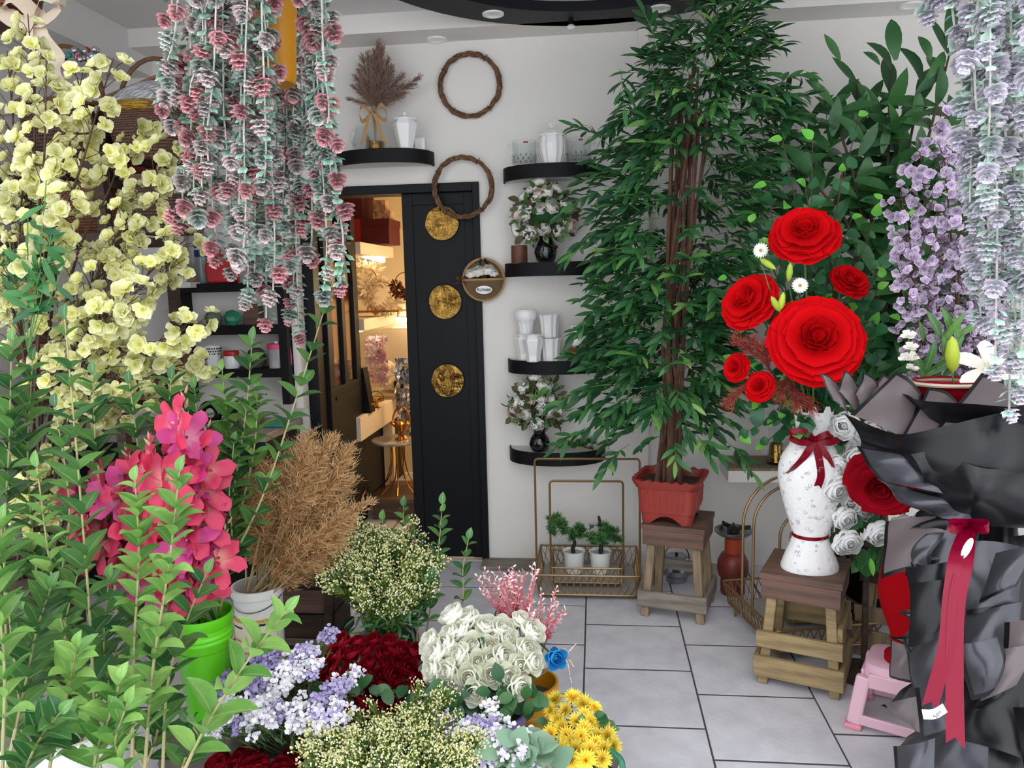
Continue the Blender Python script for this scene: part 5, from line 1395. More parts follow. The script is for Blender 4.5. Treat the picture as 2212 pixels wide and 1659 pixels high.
for (px, py, d, w_) in ((1705, 592, (0, -.3, 1), 'standing above the white daisy'), (1688, 655, (.1, -.3, 1), 'upright beside the largest felt rose'), (1677, 660, (-.5, -.3, .8), 'leaning left beside the largest felt rose'), (1655, 568, (.5, -.3, -.4), 'under the half hidden daisy')):
    o = P(px, py, 2.66); t = thing('lily_bud', 'yellow green lily bud ' + w_, 'flower bud', M=zframe(o, d, 1.3), group='lily buds in the torso vase')
    kid('bud', bm, Matrix.Translation((0, 0, -.02)), t); e = wmat(t).inverted() @ nk; kid('stem', MB().tube(path([(0, 0, -.02), e], 4), .0015, 4).mesh('stem', 'stem_green'), Matrix.Identity(4), t)
asb = plume_mb(.11, .026, 500, .2, .2).mesh('plume', 'astilbe', 'all')
for i, (px, py, d) in enumerate(((1640, 760, (-.5, -.2, .8)), (1612, 750, (-.8, -.2, .6)), (1655, 770, (-.2, -.3, .6)), (1712, 850, (0, -.5, -.7)), (1690, 835, (-.4, -.5, -.5)), (1590, 850, (-.6, -.3, -.5)), (1735, 860, (.3, -.5, -.6)))):
    o = P(px, py, 2.72); t = thing('astilbe_plume', 'rusty red feathery plume tucked under felt roses', 'dried flower', M=zframe(o, d), group='rusty plumes in the torso vase')
    kid('plume', asb, Matrix.Translation((0, 0, -.06)), t); e = wmat(t).inverted() @ nk; kid('stem', MB().tube(path([(0, 0, -.05), e], 4), .0015, 4).mesh('stem', 'stem_brown'), Matrix.Identity(4), t)

# ================================================================== white rose stand on the right
random.seed(23)
ws = static_rose(.092, .056, 'rose_foam', .9)
wp = [(1828, 918), (1850, 945), (1838, 975), (1858, 990), (1812, 1000), (1800, 1052), (1790, 1030), (1828, 1060), (1838, 1085), (1818, 1112), (1855, 1098), (1832, 1165), (1893, 1142), (1815, 1170), (1950, 1130), (1990, 1130), (1968, 1165), (2010, 1110), (1875, 1000), (1880, 930)]
ys = 2.78
rose_stand = thing('white_rose_garland', 'garland of white artificial roses hanging beside torso vase', 'garland', P(1860, 1190, ys))
iv = wmat(rose_stand).inverted()
for (px, py) in wp:
    n_ = V((uni(-.6, .3), -1, uni(-.3, .6))); kid('rose', ws, iv @ zframe(P(px, py, ys + uni(-.06, .06)), n_, uni(.75, 1.0), uni(0, 6)), rose_stand)
LG = leaf_mb(.075, .036, 5, .2, .4).mesh('leaf', 'leaf_dark', 'all')
for i in range(70):
    px, py = random.choice(wp); kid('leaf', LG, iv @ frame(P(px + uni(-30, 30), py + uni(-25, 35), ys + .05 + uni(-.04, .06)), (uni(-1, 1), -.4, uni(-1, .5)), (0, -1, .3), uni(.7, 1.1)), rose_stand)
for i in range(14):
    o = P(uni(1845, 1900), uni(1180, 1200), ys + .03); kid('leaf', LG, iv @ frame(o, (uni(-.6, .6), -.3, -1), (0, -1, .2), uni(.9, 1.4)), rose_stand)
MB().tube(path([P(1850, 900, ys + .06), P(1830, 1040, ys + .06), P(1890, 1150, ys + .06), P(1885, 1240, ys + .06)], 16), .006, 6).obj('stem', 'stem_brown', rose_stand)
LGl = leaf_mb(.07, .02, 5, .2, .2).mesh('leaf', 'leaf_lime', 'all')
kid('leaf', LGl, iv @ frame(P(1880, 1205, ys - .05), (.15, -.2, -1), (0, -1, 0), 1), rose_stand)
MB().tube([P(1872, 1180, ys + .08), V((P(1872, 1300, ys + .08).x, ys + .08, .0))], .012, 8).obj('post', 'wood_dark', rose_stand)
MB().lathe([(.10, 0), (.10, .02), (.02, .03)], 20, 0, (P(1872, 1300, ys + .08).x, ys + .08, 0)).obj('foot', 'wood_dark', rose_stand)

random.seed(5)
b = wmat(T4) @ V((0, 0, .014)); t = thing('lantern_planter', 'dark ivy with a small grey lantern in the inner wire tray', 'planter', b)
MB().lathe([(.04, 0), (.045, .01), (.05, .07), (.045, .07)], 20, 0, b).obj('pot', 'shop_black', t)
for i in range(26): kid('leaf', random.choice(LI), Matrix.Translation((uni(-.07, .07), uni(-.07, .07), uni(.07, .24))) @ frame((0, 0, 0), (uni(-1, 1), uni(-1, .3), uni(-.6, .6)), (0, -1, .4), uni(.7, 1.1)), t)
MB().tube([b + V((0, 0, .06)), b + V((.01, 0, .24))], .004, 5).obj('stem', 'stem_brown', t)
MB().box(b + V((-.02, -.02, .25)), (.045, .04, .04)).obj('lantern', 'board_gray', t, False, .005)
# ================================================================== lilac blossom branches on the right
random.seed(41)
def blossom_mb(r, n=5, cup=.35, double=False, ti=62):
    q = MB()
    for j in range(2 if double else 1):
        for i in range(n):
            a = 2 * PI * (i + .5 * j) / n
            M = Matrix.Rotation(a, 4, 'Z') @ Matrix.Rotation(-R(ti - 24 * j + uni(-14, 14)), 4, 'X')
            q.merge(petal_mb(r * (.92 - .15 * j) * uni(.85, 1.1), r * (1.0 - .15 * j) * uni(.85, 1.1), 3, 3, cup, .15 + uni(-.2, .2), .10, i), M)
    q.lathe([(r * .10, 0), (r * .12, r * .12), (.0002, r * .2)], 5, 0, t=.01)
    return q
lil = [blossom_mb(.0175, 5, .3, True, 46).mesh('blossom', 'lilac_bloom', 'all') for _ in range(3)]
def lilac(base, tipxy, Y, lab, nfl, spread):
    o = V(base); tip = P(tipxy[0], tipxy[1], Y); m_ = o.lerp(tip, .55) + V((uni(-.05, .05), uni(-.05, .05), .05))
    t = thing('lilac_branch', lab, 'blossom branch', o, 'lilac blossom branches'); iv = wmat(t).inverted()
    pts = path([o, m_, tip], 20); MB().tube(pts, [.005 - .003 * i / 20 for i in range(21)], 5).obj('branch', 'stem_brown', t)
    tq = MB()
    for i in range(nfl):
        f = .35 + .65 * (i + rnd()) / nfl; p = pts[min(20, int(f * 20))]; off = V((uni(-1, 1), uni(-1, .6), uni(-1, 1))) * spread * (1.15 - f * .6)
        tq.tube([p, p + off], .0012, 3, caps=False)
        kid('blossom', random.choice(lil), iv @ zframe(p + off, off + V((0, -.06, 0)), uni(.8, 1.25), uni(0, 6)), t)
    stuff(tq.obj('twigs', 'stem_brown', t))
lb0 = V((P(2120, 900, 2.55).x, 2.6, .75))
for i, (tx, ty, w_) in enumerate(((2030, 235, 'reaching highest beside the broad leaves'), (1985, 300, 'tipping left below the broad leaves'), (1945, 400, 'leaning far left over the ivy'), (1965, 520, 'leaning left behind the felt roses'), (2000, 700, 'low and left above the black paper'), (2090, 330, 'behind the hanging pale vines'), (2130, 450, 'rising straight behind the vines'), (2190, 380, 'at the right picture edge'), (2060, 520, 'in the middle of the lilac cluster'), (2040, 640, 'low in the lilac cluster'), (2120, 640, 'low behind the pale vines'))):
    lilac(lb0 + V((uni(-.05, .05), uni(-.05, .05), 0)), (tx, ty), 2.5 + uni(-.1, .15), 'pale lilac blossom branch ' + w_, 84, .085)
t = thing('lilac_vase', 'dark tall pot holding the lilac blossom branches', 'pot', V((lb0.x, 2.6, 0)))
MB().lathe([(.10, 0), (.11, .02), (.12, .55), (.09, .75), (.10, .80), (.085, .80), (.075, .74)], 24, 0, (lb0.x, 2.6, 0)).obj('pot_body', 'shop_black', t)

# ================================================================== hanging succulent vines
def rosette_mb(r, layers=4, per=7):
    """cone like succulent head, opening towards -Z"""
    q = MB()
    for j in range(layers):
        f = j / (layers - 1); rr = r * (1.12 - .5 * f ** 1.4) if j else r * 1.0
        for i in range(per - (1 if j > 3 else 0)):
            a = 2 * PI * (i + .5 * (j % 2)) / per; L = rr * uni(.9, 1.1); w_ = L * .74
            M = Matrix.Translation((0, 0, -r * .34 * j)) @ Matrix.Rotation(a, 4, 'Z') @ Matrix.Rotation(R(-14 - 30 * f), 4, 'X')
            b0 = .1 * rr
            vs = [(-.2 * w_, b0, 0), (.2 * w_, b0, 0), (.55 * w_, .62 * L, -.02 * L), (.32 * w_, .96 * L, -.12 * L), (0, L * .90, -.10 * L), (-.32 * w_, .96 * L, -.12 * L), (-.55 * w_, .62 * L, -.02 * L), (0, .5 * L, -.14 * L)]
            tt = [.01, .01, .7, 1, 1, 1, .7, .42]
            q.add([M @ V(p) for p in vs], [(0, 1, 7), (1, 2, 7), (2, 3, 7), (3, 4, 7), (4, 5, 7), (5, 6, 7), (6, 0, 7)], 0, tt)
    return q
def vine_mat(nm, c1, c2, rnd_val=True): mat(nm, c1, .5, col2=c2, by='both')
vine_mat('succ_green', '3f5648', 'e2e8e2'); vine_mat('succ_pink', '7a4a4e', 'ffc2c6'); vine_mat('succ_blush', '525e56', 'ffeae8')  # pale rims are their own colour; dark bases also paint in shadow
vine_mat('succ_pale', '9fc0ac', 'f0e8f4'); vine_mat('succ_lilac', 'b4b8be', 'f4eaf6')
mat('vine_leaf', '2f6a50', .5, col2='a9c4b4', by='t'); mat('vine_leaf_pale', '86b89c', .5, col2='d9e6de', by='t'); mat('vine_stem', 'c9b6b4', .6, col2='8fa394', by='noise', nscale=18)
RS = {m: [rosette_mb(.030).mesh('rosette', m, 'all') for _ in range(2)] for m in ('succ_green', 'succ_pink', 'succ_blush', 'succ_pale', 'succ_lilac')}
def heart_leaf(L, W):
    return MB().add([V((0, 0, 0)), V((W * .5, L * .55, .1 * L)), V((W * .38, L * .95, 0)), V((0, L * .82, -.04 * L)), V((-W * .38, L * .95, 0)), V((-W * .5, L * .55, .1 * L))], [(0, 1, 3), (1, 2, 3), (0, 3, 5), (3, 4, 5)], 0, [.01, .6, 1, .5, 1, .6])
HL = heart_leaf(.030, .026)
def vine(par, top, pts, mats, leafm, spacing=.078, first=.1, rs=1.0, leaf_s=1.0, lstep=.017):
    ps = [V(p) for p in pts]; L = sum((b - a).length for a, b in zip(ps, ps[1:])); n = max(12, int(L / .02)); pp = path(ps, n)
    st = MB().tube(pp, .0026, 5).obj('vine', 'vine_stem', par)
    iv = wmat(st).inverted(); lm = MB()
    cum = 0; nxt = first * rnd(); nl = 0.0
    for i in range(1, n + 1):
        cum += (pp[i] - pp[i - 1]).length; d = (pp[i] - pp[i - 1]).normalized()
        if cum > nl:
            nl = cum + lstep; a = uni(0, 2 * PI)
            for s in (0, PI):
                o = V((math.cos(a + s), math.sin(a + s), uni(-1.1, .1))); lm.merge(HL, frame(pp[i], o, V((0, 0, 1)) + o * -.3, uni(.75, 1.2) * leaf_s))
        if cum > nxt or i == n:
            nxt = cum + spacing * uni(.7, 1.3)
            off = V((uni(-1, 1), uni(-1, .6), 0)) * (.022 if i < n else 0)
            m_ = random.choice(mats)
            kid('rosette', random.choice(RS[m_]), iv @ zframe(pp[i] + off, (-d + V((uni(-.35, .35), uni(-.1, .5), 0)) - off * 6), uni(.78, 1.05) * rs, uni(0, 6)), st)
    stuff(lm.obj('leaf_pairs', leafm, st, 'all'))
random.seed(77)
ypos = P(615, 90, 2.1); 
hp_ = thing('hanging_succulent', 'bushy hanging succulent with pink tipped rosettes in a yellow pot', 'hanging plant', P(592, 182, 2.2))
mat('yellow_plastic', 'cf8a10', .4)
pc = P(592, 182, 2.2)
MB().lathe([(.058, 0), (.062, .01), (.076, .22), (.082, .30), (.084, .315), (.076, .315), (.07, .2)], 32, 0, pc).obj('pot', 'yellow_plastic', hp_)
for a in (0.3, 2.4, 4.5): MB().tube([pc + V((.08 * math.cos(a), .08 * math.sin(a), .31)), V((pc.x, pc.y, 2.79))], .003, 5).obj('hanger_cord', 'yellow_plastic', hp_)
ends = [(350, 240), (372, 275), (392, 485), (425, 470), (415, 330), (450, 360), (470, 560), (500, 590), (488, 420), (515, 500), (535, 655), (560, 470), (575, 700), (598, 520), (610, 590), (645, 735), (640, 440), (655, 480), (672, 560), (700, 640), (690, 470), (715, 400), (735, 625), (545, 330), (440, 250), (620, 330), (480, 300), (580, 280), (705, 290), (660, 330), (360, 180), (400, 400), (436, 420), (525, 560), (460, 470), (590, 640), (630, 690), (550, 600), (680, 380), (505, 250), (730, 520), (410, 220), (570, 400)]
for (ex, ey) in ends:
    Y = 2.02 + uni(-.12, .12)
    if 592 < ex < 662: Y = 2.36 + uni(-.03, .06)
    tx = ex + (560 - ex) * .25 + uni(-15, 15)
    c_ = pc + V((uni(-.03, .03), uni(-.03, .03), .31)); sh = P(tx, uni(-160, -60), Y)
    m1 = P(ex + (tx - ex) * .4 + uni(-12, 12), ey * .45, Y)
    vine(hp_, None, [c_, sh, m1, P(ex + uni(-6, 6), ey * .8, Y), P(ex, ey - 12, Y)], ('succ_green', 'succ_pink', 'succ_pink', 'succ_blush', 'succ_blush', 'succ_pink'), 'vine_leaf', .082)
# right hanging vines
random.seed(78)
rp = P(2190, -120, 1.9)
hr = thing('hanging_succulent', 'pale lilac and mint hanging succulent at the right picture edge', 'hanging plant', rp)
mat('basket_red', 'a8323a', .5)
MB().lathe([(.07, 0), (.08, .01), (.095, .16), (.10, .165), (.09, .165)], 24, 0, rp).obj('pot', 'basket_red', hr)
MB().tube([rp + V((0, 0, .16)), V((rp.x, rp.y, 2.79))], .003, 5).obj('hanger_cord', 'vine_stem', hr)
for (ex, ey) in ((2085, 350), (2100, 560), (2118, 700), (2130, 420), (2150, 800), (2165, 600), (2180, 895), (2195, 780), (2205, 850), (2110, 250), (2215, 600), (2140, 640), (2230, 700), (2175, 330), (2095, 450)):
    Y = 1.85 + uni(-.1, .1); sh = P(ex + uni(-25, 25), -90, Y)
    vine(hr, None, [rp + V((uni(-.06, .06), uni(-.06, .06), .16)), sh, P(ex + uni(-15, 15), ey * .5, Y), P(ex, ey - 12, Y)], ('succ_pale', 'succ_lilac', 'succ_lilac'), 'vine_leaf_pale', .07, leaf_s=.85, lstep=.014)
vine(hr, None, [rp + V((-.06, 0, .15)), P(2060, -90, 1.95), P(2005, -60, 1.95), P(2000, 22, 1.95)], ('succ_lilac',), 'vine_leaf_pale', .07)

# ================================================================== yellow blossom branches on the left
random.seed(52)
yel = [blossom_mb(.029, 4 + _ % 2, .34, True, 54).mesh('blossom', 'yellow_bloom', 'all') for _ in range(4)]
def yellow_branch(base, mids, tip, lab, nfl, spread):
    o = V(base); t = thing('blossom_branch', lab, 'blossom branch', o, 'pale yellow blossom branches'); iv = wmat(t).inverted()
    pts = path([o] + mids + [tip], 24); MB().tube(pts, [.006 - .0045 * i / 24 for i in range(25)], 5).obj('branch', 'stem_brown', t)
    tq = MB()
    for i in range(nfl):
        f = .28 + .72 * (i + rnd()) / nfl; j = min(24, int(f * 24)); p = pts[j]; d = (pts[min(24, j + 1)] - pts[max(0, j - 1)]).normalized()
        off = (d.cross(V((uni(-1, 1), uni(-1, 1), uni(-1, 1)))).normalized() + d * uni(.2, .9)) * spread * uni(.35, 1) * (1.2 - .75 * f)
        if off.y > .03: off.y *= .3
        tq.tube([p - d * .02, p + off * .6, p + off], .0013, 3, caps=False)
        kid('blossom', random.choice(yel), iv @ zframe(p + off, off.normalized() + V((uni(-.5, .5), -.7, uni(-.2, .5))), uni(.75, 1.2), uni(0, 6)), t)
    stuff(tq.obj('twigs', 'stem_brown', t))
yb = V((P(40, 1150, 2.3).x, 2.35, .55))
ytips = [((60, 30), 'reaching the top left corner'), ((100, 130), 'tall and upright at the left edge'), ((15, 110), 'cut by the left picture edge'), ((245, 125), 'in front of the silver foil basket'), ((180, 150), 'in front of the cream bow'), ((300, 255), 'in front of the brown basket'), ((385, 300), 'touching the pink tipped vines'), ((420, 500), 'pointing at the water bottle'), ((350, 440), 'level with the dark basket'), ((400, 560), 'pointing at the red can'), ((450, 690), 'reaching furthest right above the gladioli'), ((450, 775), 'in front of the lace pot'), ((380, 800), 'hanging low over the counter'), ((340, 860), 'lowest one above the green leaves'), ((60, 330), 'in the thick left middle'), ((140, 420), 'in the dense middle left'), ((260, 520), 'in the dense centre'), ((230, 650), 'in the bright lower cluster'), ((20, 560), 'low at the left edge'), ((300, 640), 'crossing behind the tall pale stem')]
for (tx, ty), w_ in ytips:
    Y = 2.15 + uni(-.15, .2); tip = P(tx, ty, Y)
    m1 = P(60 + (tx - 60) * .35 + uni(-15, 15), 950 + (ty - 950) * .45, 2.25)
    yellow_branch(yb + V((uni(-.06, .06), uni(-.06, .06), 0)), [m1, m1.lerp(tip, .55) + V((uni(-.03, .03), 0, .02))], tip, 'pale yellow blossom branch ' + w_, 38 if ty < 850 else 26, .105)
for (px, py) in ((120, 960), (60, 1010), (150, 900), (40, 940)):
    tip = P(px, py, 2.1); yellow_branch(yb, [yb.lerp(tip, .5)], tip, 'pale yellow blossom branch drooping low among the green leaves', 12, .06)
t = thing('branch_pot', 'large dark pot behind the leafy branches, holding yellow blossom', 'pot', V((yb.x, yb.y, 0)))
MB().lathe([(.12, 0), (.13, .02), (.15, .55), (.16, .58), (.14, .58), (.13, .5)], 26, 0, (yb.x, yb.y, 0)).obj('pot_body', 'wood_dark', t)
# bamboo like leaves near the left edge
t = thing('bamboo_sprig', 'dark green lance leaved sprig between the yellow blossoms', 'greenery', P(60, 760, 2.12))
LBB = leaf_mb(.075, .02, 5, .15, .3, 'lance').mesh('leaf', 'leaf_bamboo', 'all')
for (tx, ty) in ((60, 470), (120, 440), (160, 520), (20, 520), (90, 560), (100, 390)):
    pts = path([P(60, 760, 2.12), P((60 + tx) / 2, 640, 2.08), P(tx, ty, 2.05)], 10); MB().tube(pts, .0018, 4).obj('stem', 'stem_green', t)
    for j in range(9):
        p = pts[4 + int(j * 6 / 9)]; kid('leaf', LBB, wmat(t).inverted() @ frame(p, (uni(-1, 1), uni(-.6, .2), uni(-.6, .9)), (0, -1, .5), uni(.8, 1.2)), t)

# ================================================================== baskets at the upper left
random.seed(60)
def basket(c, r, h, tilt, m, lab, sq_=2.6, handle=None, axis='X', sc_=(1, 1), spin=0):
    M = Matrix.Translation(c) @ Matrix.Rotation(tilt, 4, axis) @ Matrix.Rotation(spin, 4, 'Z') @ Matrix.Diagonal((sc_[0], sc_[1], 1, 1))
    t = thing('woven_basket', lab, 'basket', M=M); I = Matrix.Identity(4)
    q = MB().lathe([(r * .72, 0), (r * .78, h * .05), (r * .92, h * .6), (r, h), (r * .95, h), (r * .88, h * .6), (r * .7, .01)], 40, 0, power=sq_); kid('basket_body', q.mesh('basket_body', m), I, t)
    pts = []
    for i in range(40):
        a = 2 * PI * i / 40; ca, sa = abs(math.cos(a)), abs(math.sin(a)); rr = r / ((ca ** sq_ + sa ** sq_) ** (1 / sq_)); pts.append(V((rr * math.cos(a), rr * math.sin(a), h)))
    kid('rim', MB().tube(pts, .011, 6, closed=True).mesh('rim', 'wicker'), I, t)
    if handle: kid('handle', MB().tube([V((r * math.cos(a), 0, h + handle * math.sin(a))) for a in [PI * j / 16 for j in range(17)]], .009, 6).mesh('handle', 'wicker'), I, t)
    return t
YBk = 3.0
rack = thing('basket_rack', 'dark rack against the left wall carrying the woven baskets', 'rack', V((-2.2, 3.15, 0)))
for xx in (-2.62, -1.95):
    for yy in (2.95, 3.42): MB().box2((xx - .02, yy - .02, 0), (xx + .02, yy + .02, 2.15)).obj('post', 'wood_dark', rack, False)
for zz in (.55, 1.05, P(300, 505, YBk).z, P(300, 345, YBk).z - .012): MB().box2((-2.64, 2.9, zz - .03), (-1.92, 3.45, zz)).obj('rack_shelf', 'wood_dark', rack, False)
zr = P(300, 345, YBk).z
basket(V((P(310, 300, YBk).x, 3.12, zr)), .17, .20, R(0), 'weave_brown', 'brown woven basket with silver foil lining on the rack', 5, .22)
t = thing('foil_lining', 'shiny silver foil bundle bulging from the brown basket', 'foil', V((P(300, 200, YBk).x, 3.12, zr + .19)))
fcx = V((P(300, 250, YBk).x, 3.12, zr + .19))
MB().grid(lambda u, v: fcx + V(((u - .5) * .36, (v - .5) * .30, .13 * math.sin(PI * u) ** .6 * math.sin(PI * v) ** .6 + .012 * math.sin(u * 14 + v * 46))), 24, 40).obj('foil', mat('foil_ridged', 'dcdde2', .2, metal=.7, bump=1.0, bscale=40, stretch=(1, 6, 1)), t)
mat('gold_ridged', 'b08a3c', .25, metal=.9, bump=1.0, bscale=30, stretch=(1, 1, 6))
MB().tube([fcx + V((.19 * math.cos(a) * 1.0, .17 * math.sin(a), .012)) for a in [2 * PI * j / 40 for j in range(40)]], .022, 8, closed=True).obj('gold_band', 'gold_ridged', t)
zr2 = P(300, 505, YBk).z
basket(V((P(335, 440, YBk).x, 3.10, zr2)), .14, .22, 0, 'weave_dark', 'dark woven basket on the rack shelf below the foil basket', 5)
basket(V((P(160, 430, YBk).x, 3.12, zr2)), .15, .20, 0, 'weave_red', 'reddish woven basket behind the yellow blossom', 4)
basket(V((P(110, 270, YBk).x, 3.12, zr)), .16, .24, 0, 'weave_dark', 'dark woven basket left of the foil basket', 4, .25)
basket(V((P(100, 640, YBk).x, 3.12, 1.05)), .18, .24, 0, 'weave_brown', 'brown woven basket low on the rack behind blossom', 4)
basket(V((P(270, 640, YBk).x, 3.12, 1.05)), .16, .22, 0, 'weave_dark', 'dark woven basket low on the rack beside the counter', 4)
basket(P(-5, 60, 2.5), .13, .26, R(8), 'weave_red', 'tan woven basket hanging in the top left corner', 3, .3, 'Y')
# cream fabric bow hanging down
t = thing('fabric_bow', 'cream pleated fabric bow trailing down in the top left corner', 'bow', P(80, 40, 2.45)); mat('cream_cloth', 'e2d2bd', .8, transl=.2)
c_ = P(75, 30, 2.42)
for s in (-1, 1):
    strip([c_, c_ + V((s * .05, -.02, .05)), c_ + V((s * .10, -.01, .02)), c_ + V((s * .04, -.02, -.03)), c_], .06, (0, .6, 1), 'bow_loop', 'cream_cloth', t, 0, 16, False)
strip([c_, c_ + V((.03, -.03, -.08)), c_ + V((.06, .0, -.14)), c_ + V((.07, -.04, -.20)), c_ + V((.09, .0, -.25))], .06, (1, .4, .2), 'bow_tail', 'cream_cloth', t, .6)
strip([c_, c_ + V((.0, -.03, -.06)), c_ + V((-.02, .0, -.12))], .05, (1, -.4, .2), 'bow_tail', 'cream_cloth', t, .4)
# red framed box behind the baskets
t = thing('red_panel_box', 'big red gift box with pale edge behind the foil basket', 'box', V((P(330, 190, 3.25).x, 3.3, zr)))
a = P(255, 165, 3.3); b_ = P(345, 165, 3.3)
Mx = Matrix.Translation((P(320, 190, 3.33).x, 3.36, zr + .16)) @ Matrix.Rotation(R(-17), 4, 'Y')
kid('box_body', MB().box((0, 0, 0), (.30, .12, .42)).mesh('box_body', mat('red_card', 'a8121c', .5), False), wmat(t).inverted() @ Mx, t)
kid('edge', MB().box((0, 0, .213), (.304, .124, .012)).mesh('edge', 'wood_pale', False), wmat(t).inverted() @ Mx, t)
kid('front_sheet', MB().box((.07, -.062, 0), (.16, .005, .41)).mesh('front_sheet', mat('red_bright', 'd01820', .45), False), wmat(t).inverted() @ Mx, t)
tg = thing('tinsel_garland', 'glittery tinsel garland with red and green baubles on the basket', 'garland', V((P(160, 130, YBk).x, 3.05, zr + .3)))
for i in range(26):
    p = P(uni(120, 215), uni(106, 128), 3.02 + uni(-.03, .05)); m_ = random.choice(('chrome', 'foil', 'plastic_red', 'teal', 'foil'))
    MB().lathe([(.0005, -.013), (.011, -.007), (.013, 0), (.011, .007), (.0005, .013)], 8, 0, p).obj('bauble', m_, tg)
# ================================================================== black paper bouquet
random.seed(91)
mat('paper_black', '121116', .3, spec=.4, transl=.05, bump=.1, bscale=7)
mat('paper_lit_mauve', '756a6c', .30, spec=.5, transl=.35, bump=.15, bscale=7)  # black paper copy, light shining through put into the colour
mat('paper_sheen_grey', '46464c', .26, metal=.35, spec=.6, transl=.08, bump=.15, bscale=7)  # black paper copy, silver sheen put into the grey
mat('paper_edge', '0b0b0e', .4)
wx = P(2095, 1128, 2.05)
bq = thing('wrapped_bouquet', 'huge bouquet wrapped in black translucent paper with dark edges', 'bouquet', V((wx.x + .03, 2.1, 0)))
def sheet(c4, m, bulge=.03, edges='tlrb', wob=.008, n=14, e=.07):
    A, B, C_, D_ = [P(*c) for c in c4]; nrm = (B - A).cross(D_ - A)
    nrm = (-nrm if nrm.y > 0 else nrm).normalized()
    us = [0, e] + [e + (1 - 2 * e) * (i + 1) / (n - 1) for i in range(n - 2)] + [1 - e + .0001, 1]
    ph = uni(0, 6)
    def fn(u, v):
        uu = us[int(round(u * (len(us) - 1)))]; vv = us[int(round(v * (len(us) - 1)))]
        p = A.lerp(B, uu).lerp(D_.lerp(C_, uu), vv)
        return p + nrm * (bulge * math.sin(PI * uu) ** .8 + wob * math.sin(vv * 7 + uu * 5 + ph) + bulge * .4 * math.sin(PI * vv))
    N_ = len(us) - 1
    def mf(i, j):
        if ('l' in edges and i == 0) or ('r' in edges and i == N_ - 1) or ('t' in edges and j == 0) or ('b' in edges and j == N_ - 1): return 1
        return 0
    return MB().grid(fn, N_, N_, mif=mf).obj('paper_sheet', [m, 'paper_edge'], bq)
# kites: left, tip, right, bottom given clockwise from the tip
for c4, m in (
    (((1768, 806, 2.36), (1812, 834, 2.36), (1835, 900, 2.28), (1795, 865, 2.32)), 'paper_lit_mauve'),
    (((1822, 800, 2.34), (1850, 834, 2.34), (1856, 905, 2.26), (1806, 842, 2.30)), 'paper_lit_mauve'),
    (((1866, 803, 2.31), (1897, 838, 2.30), (1855, 905, 2.24), (1848, 848, 2.27)), 'paper_lit_mauve'),
    (((1905, 808, 2.33), (1945, 850, 2.33), (1900, 920, 2.24), (1870, 860, 2.27)), 'paper_lit_mauve'),
    (((1937, 802, 2.24), (1992, 850, 2.22), (1960, 950, 2.10), (1836, 896, 2.18)), 'paper_lit_mauve'),
    (((2006, 836, 2.20), (2068, 868, 2.18), (2045, 950, 2.06), (1950, 940, 2.08)), 'paper_lit_mauve'),
    (((2122, 804, 2.18), (2225, 860, 2.16), (2130, 950, 2.02), (2026, 922, 2.06)), 'paper_lit_mauve'),
    (((2190, 830, 2.3), (2300, 860, 2.3), (2250, 960, 2.05), (2120, 930, 2.1)), 'paper_black')):
    sheet(c4, m, .012, 'tlr', .003)
def loft(top, bot, m, bulge=.05, nu=26, nv=12, wob=.012, edge=True, freq=5):
    a = path([P(*p) for p in top], nu); b = path([P(*p) for p in bot], nu); ph = uni(0, 6)
    fn = lambda u, v: a[int(round(u * nu))].lerp(b[int(round(u * nu))], v) + V((0, -bulge * math.sin(PI * v) - wob * math.sin(u * freq * 2 + v * 4 + ph), wob * .5 * math.sin(u * freq + ph)))
    return MB().grid(fn, nu, nv, mif=lambda i, j: 1 if edge and j == 0 else 0).obj('paper_sheet', [m, 'paper_edge'], bq)
loft([(1826, 890, 2.30), (1900, 925, 2.20), (1955, 940, 2.08), (2035, 930, 2.0), (2150, 895, 1.98), (2300, 850, 2.1)], [(1850, 968, 2.25), (1900, 990, 2.18), (1960, 1025, 2.1), (2040, 1080, 2.06), (2110, 1118, 2.05), (2300, 1120, 2.1)], 'paper_black', .07)
loft([(1960, 985, 2.05), (2040, 980, 1.98), (2130, 1000, 1.94), (2300, 1000, 2.0)], [(1990, 1075, 2.08), (2050, 1105, 2.05), (2110, 1125, 2.03), (2300, 1135, 2.05)], 'paper_black', .06, wob=.02)
sheet(((1848, 962, 2.18), (2000, 990, 2.08), (2075, 1075, 2.0), (1900, 1038, 2.12)), 'paper_sheen_grey', .03, 'tl', .012)
sheet(((1895, 1030, 2.16), (2060, 1070, 2.02), (2115, 1132, 2.0), (1965, 1092, 2.1)), 'paper_sheen_grey', .035, 't', .012)
sheet(((1890, 965, 2.14), (1940, 985, 2.12), (1930, 1030, 2.12), (1902, 1035, 2.13)), 'paper_lit_mauve', .01, 'tlb')
sheet(((2000, 1100, 2.12), (2100, 1118, 2.0), (2060, 1165, 2.0), (1960, 1150, 2.08)), 'paper_black', .02, '', .01)
sk = P(2120, 1128, 2.12)
MB().lathe([(.19, .0), (.18, .10), (.15, .28), (.10, .48), (.05, sk.z - .03), (.05, sk.z + .03), (.16, sk.z + .22), (.26, sk.z + .34)], 40, 0, (sk.x + .06, 2.16, 0), flute=(7, .06), M=Matrix.Diagonal((1, .8, 1, 1))).obj('inner_cone', 'paper_black', bq)
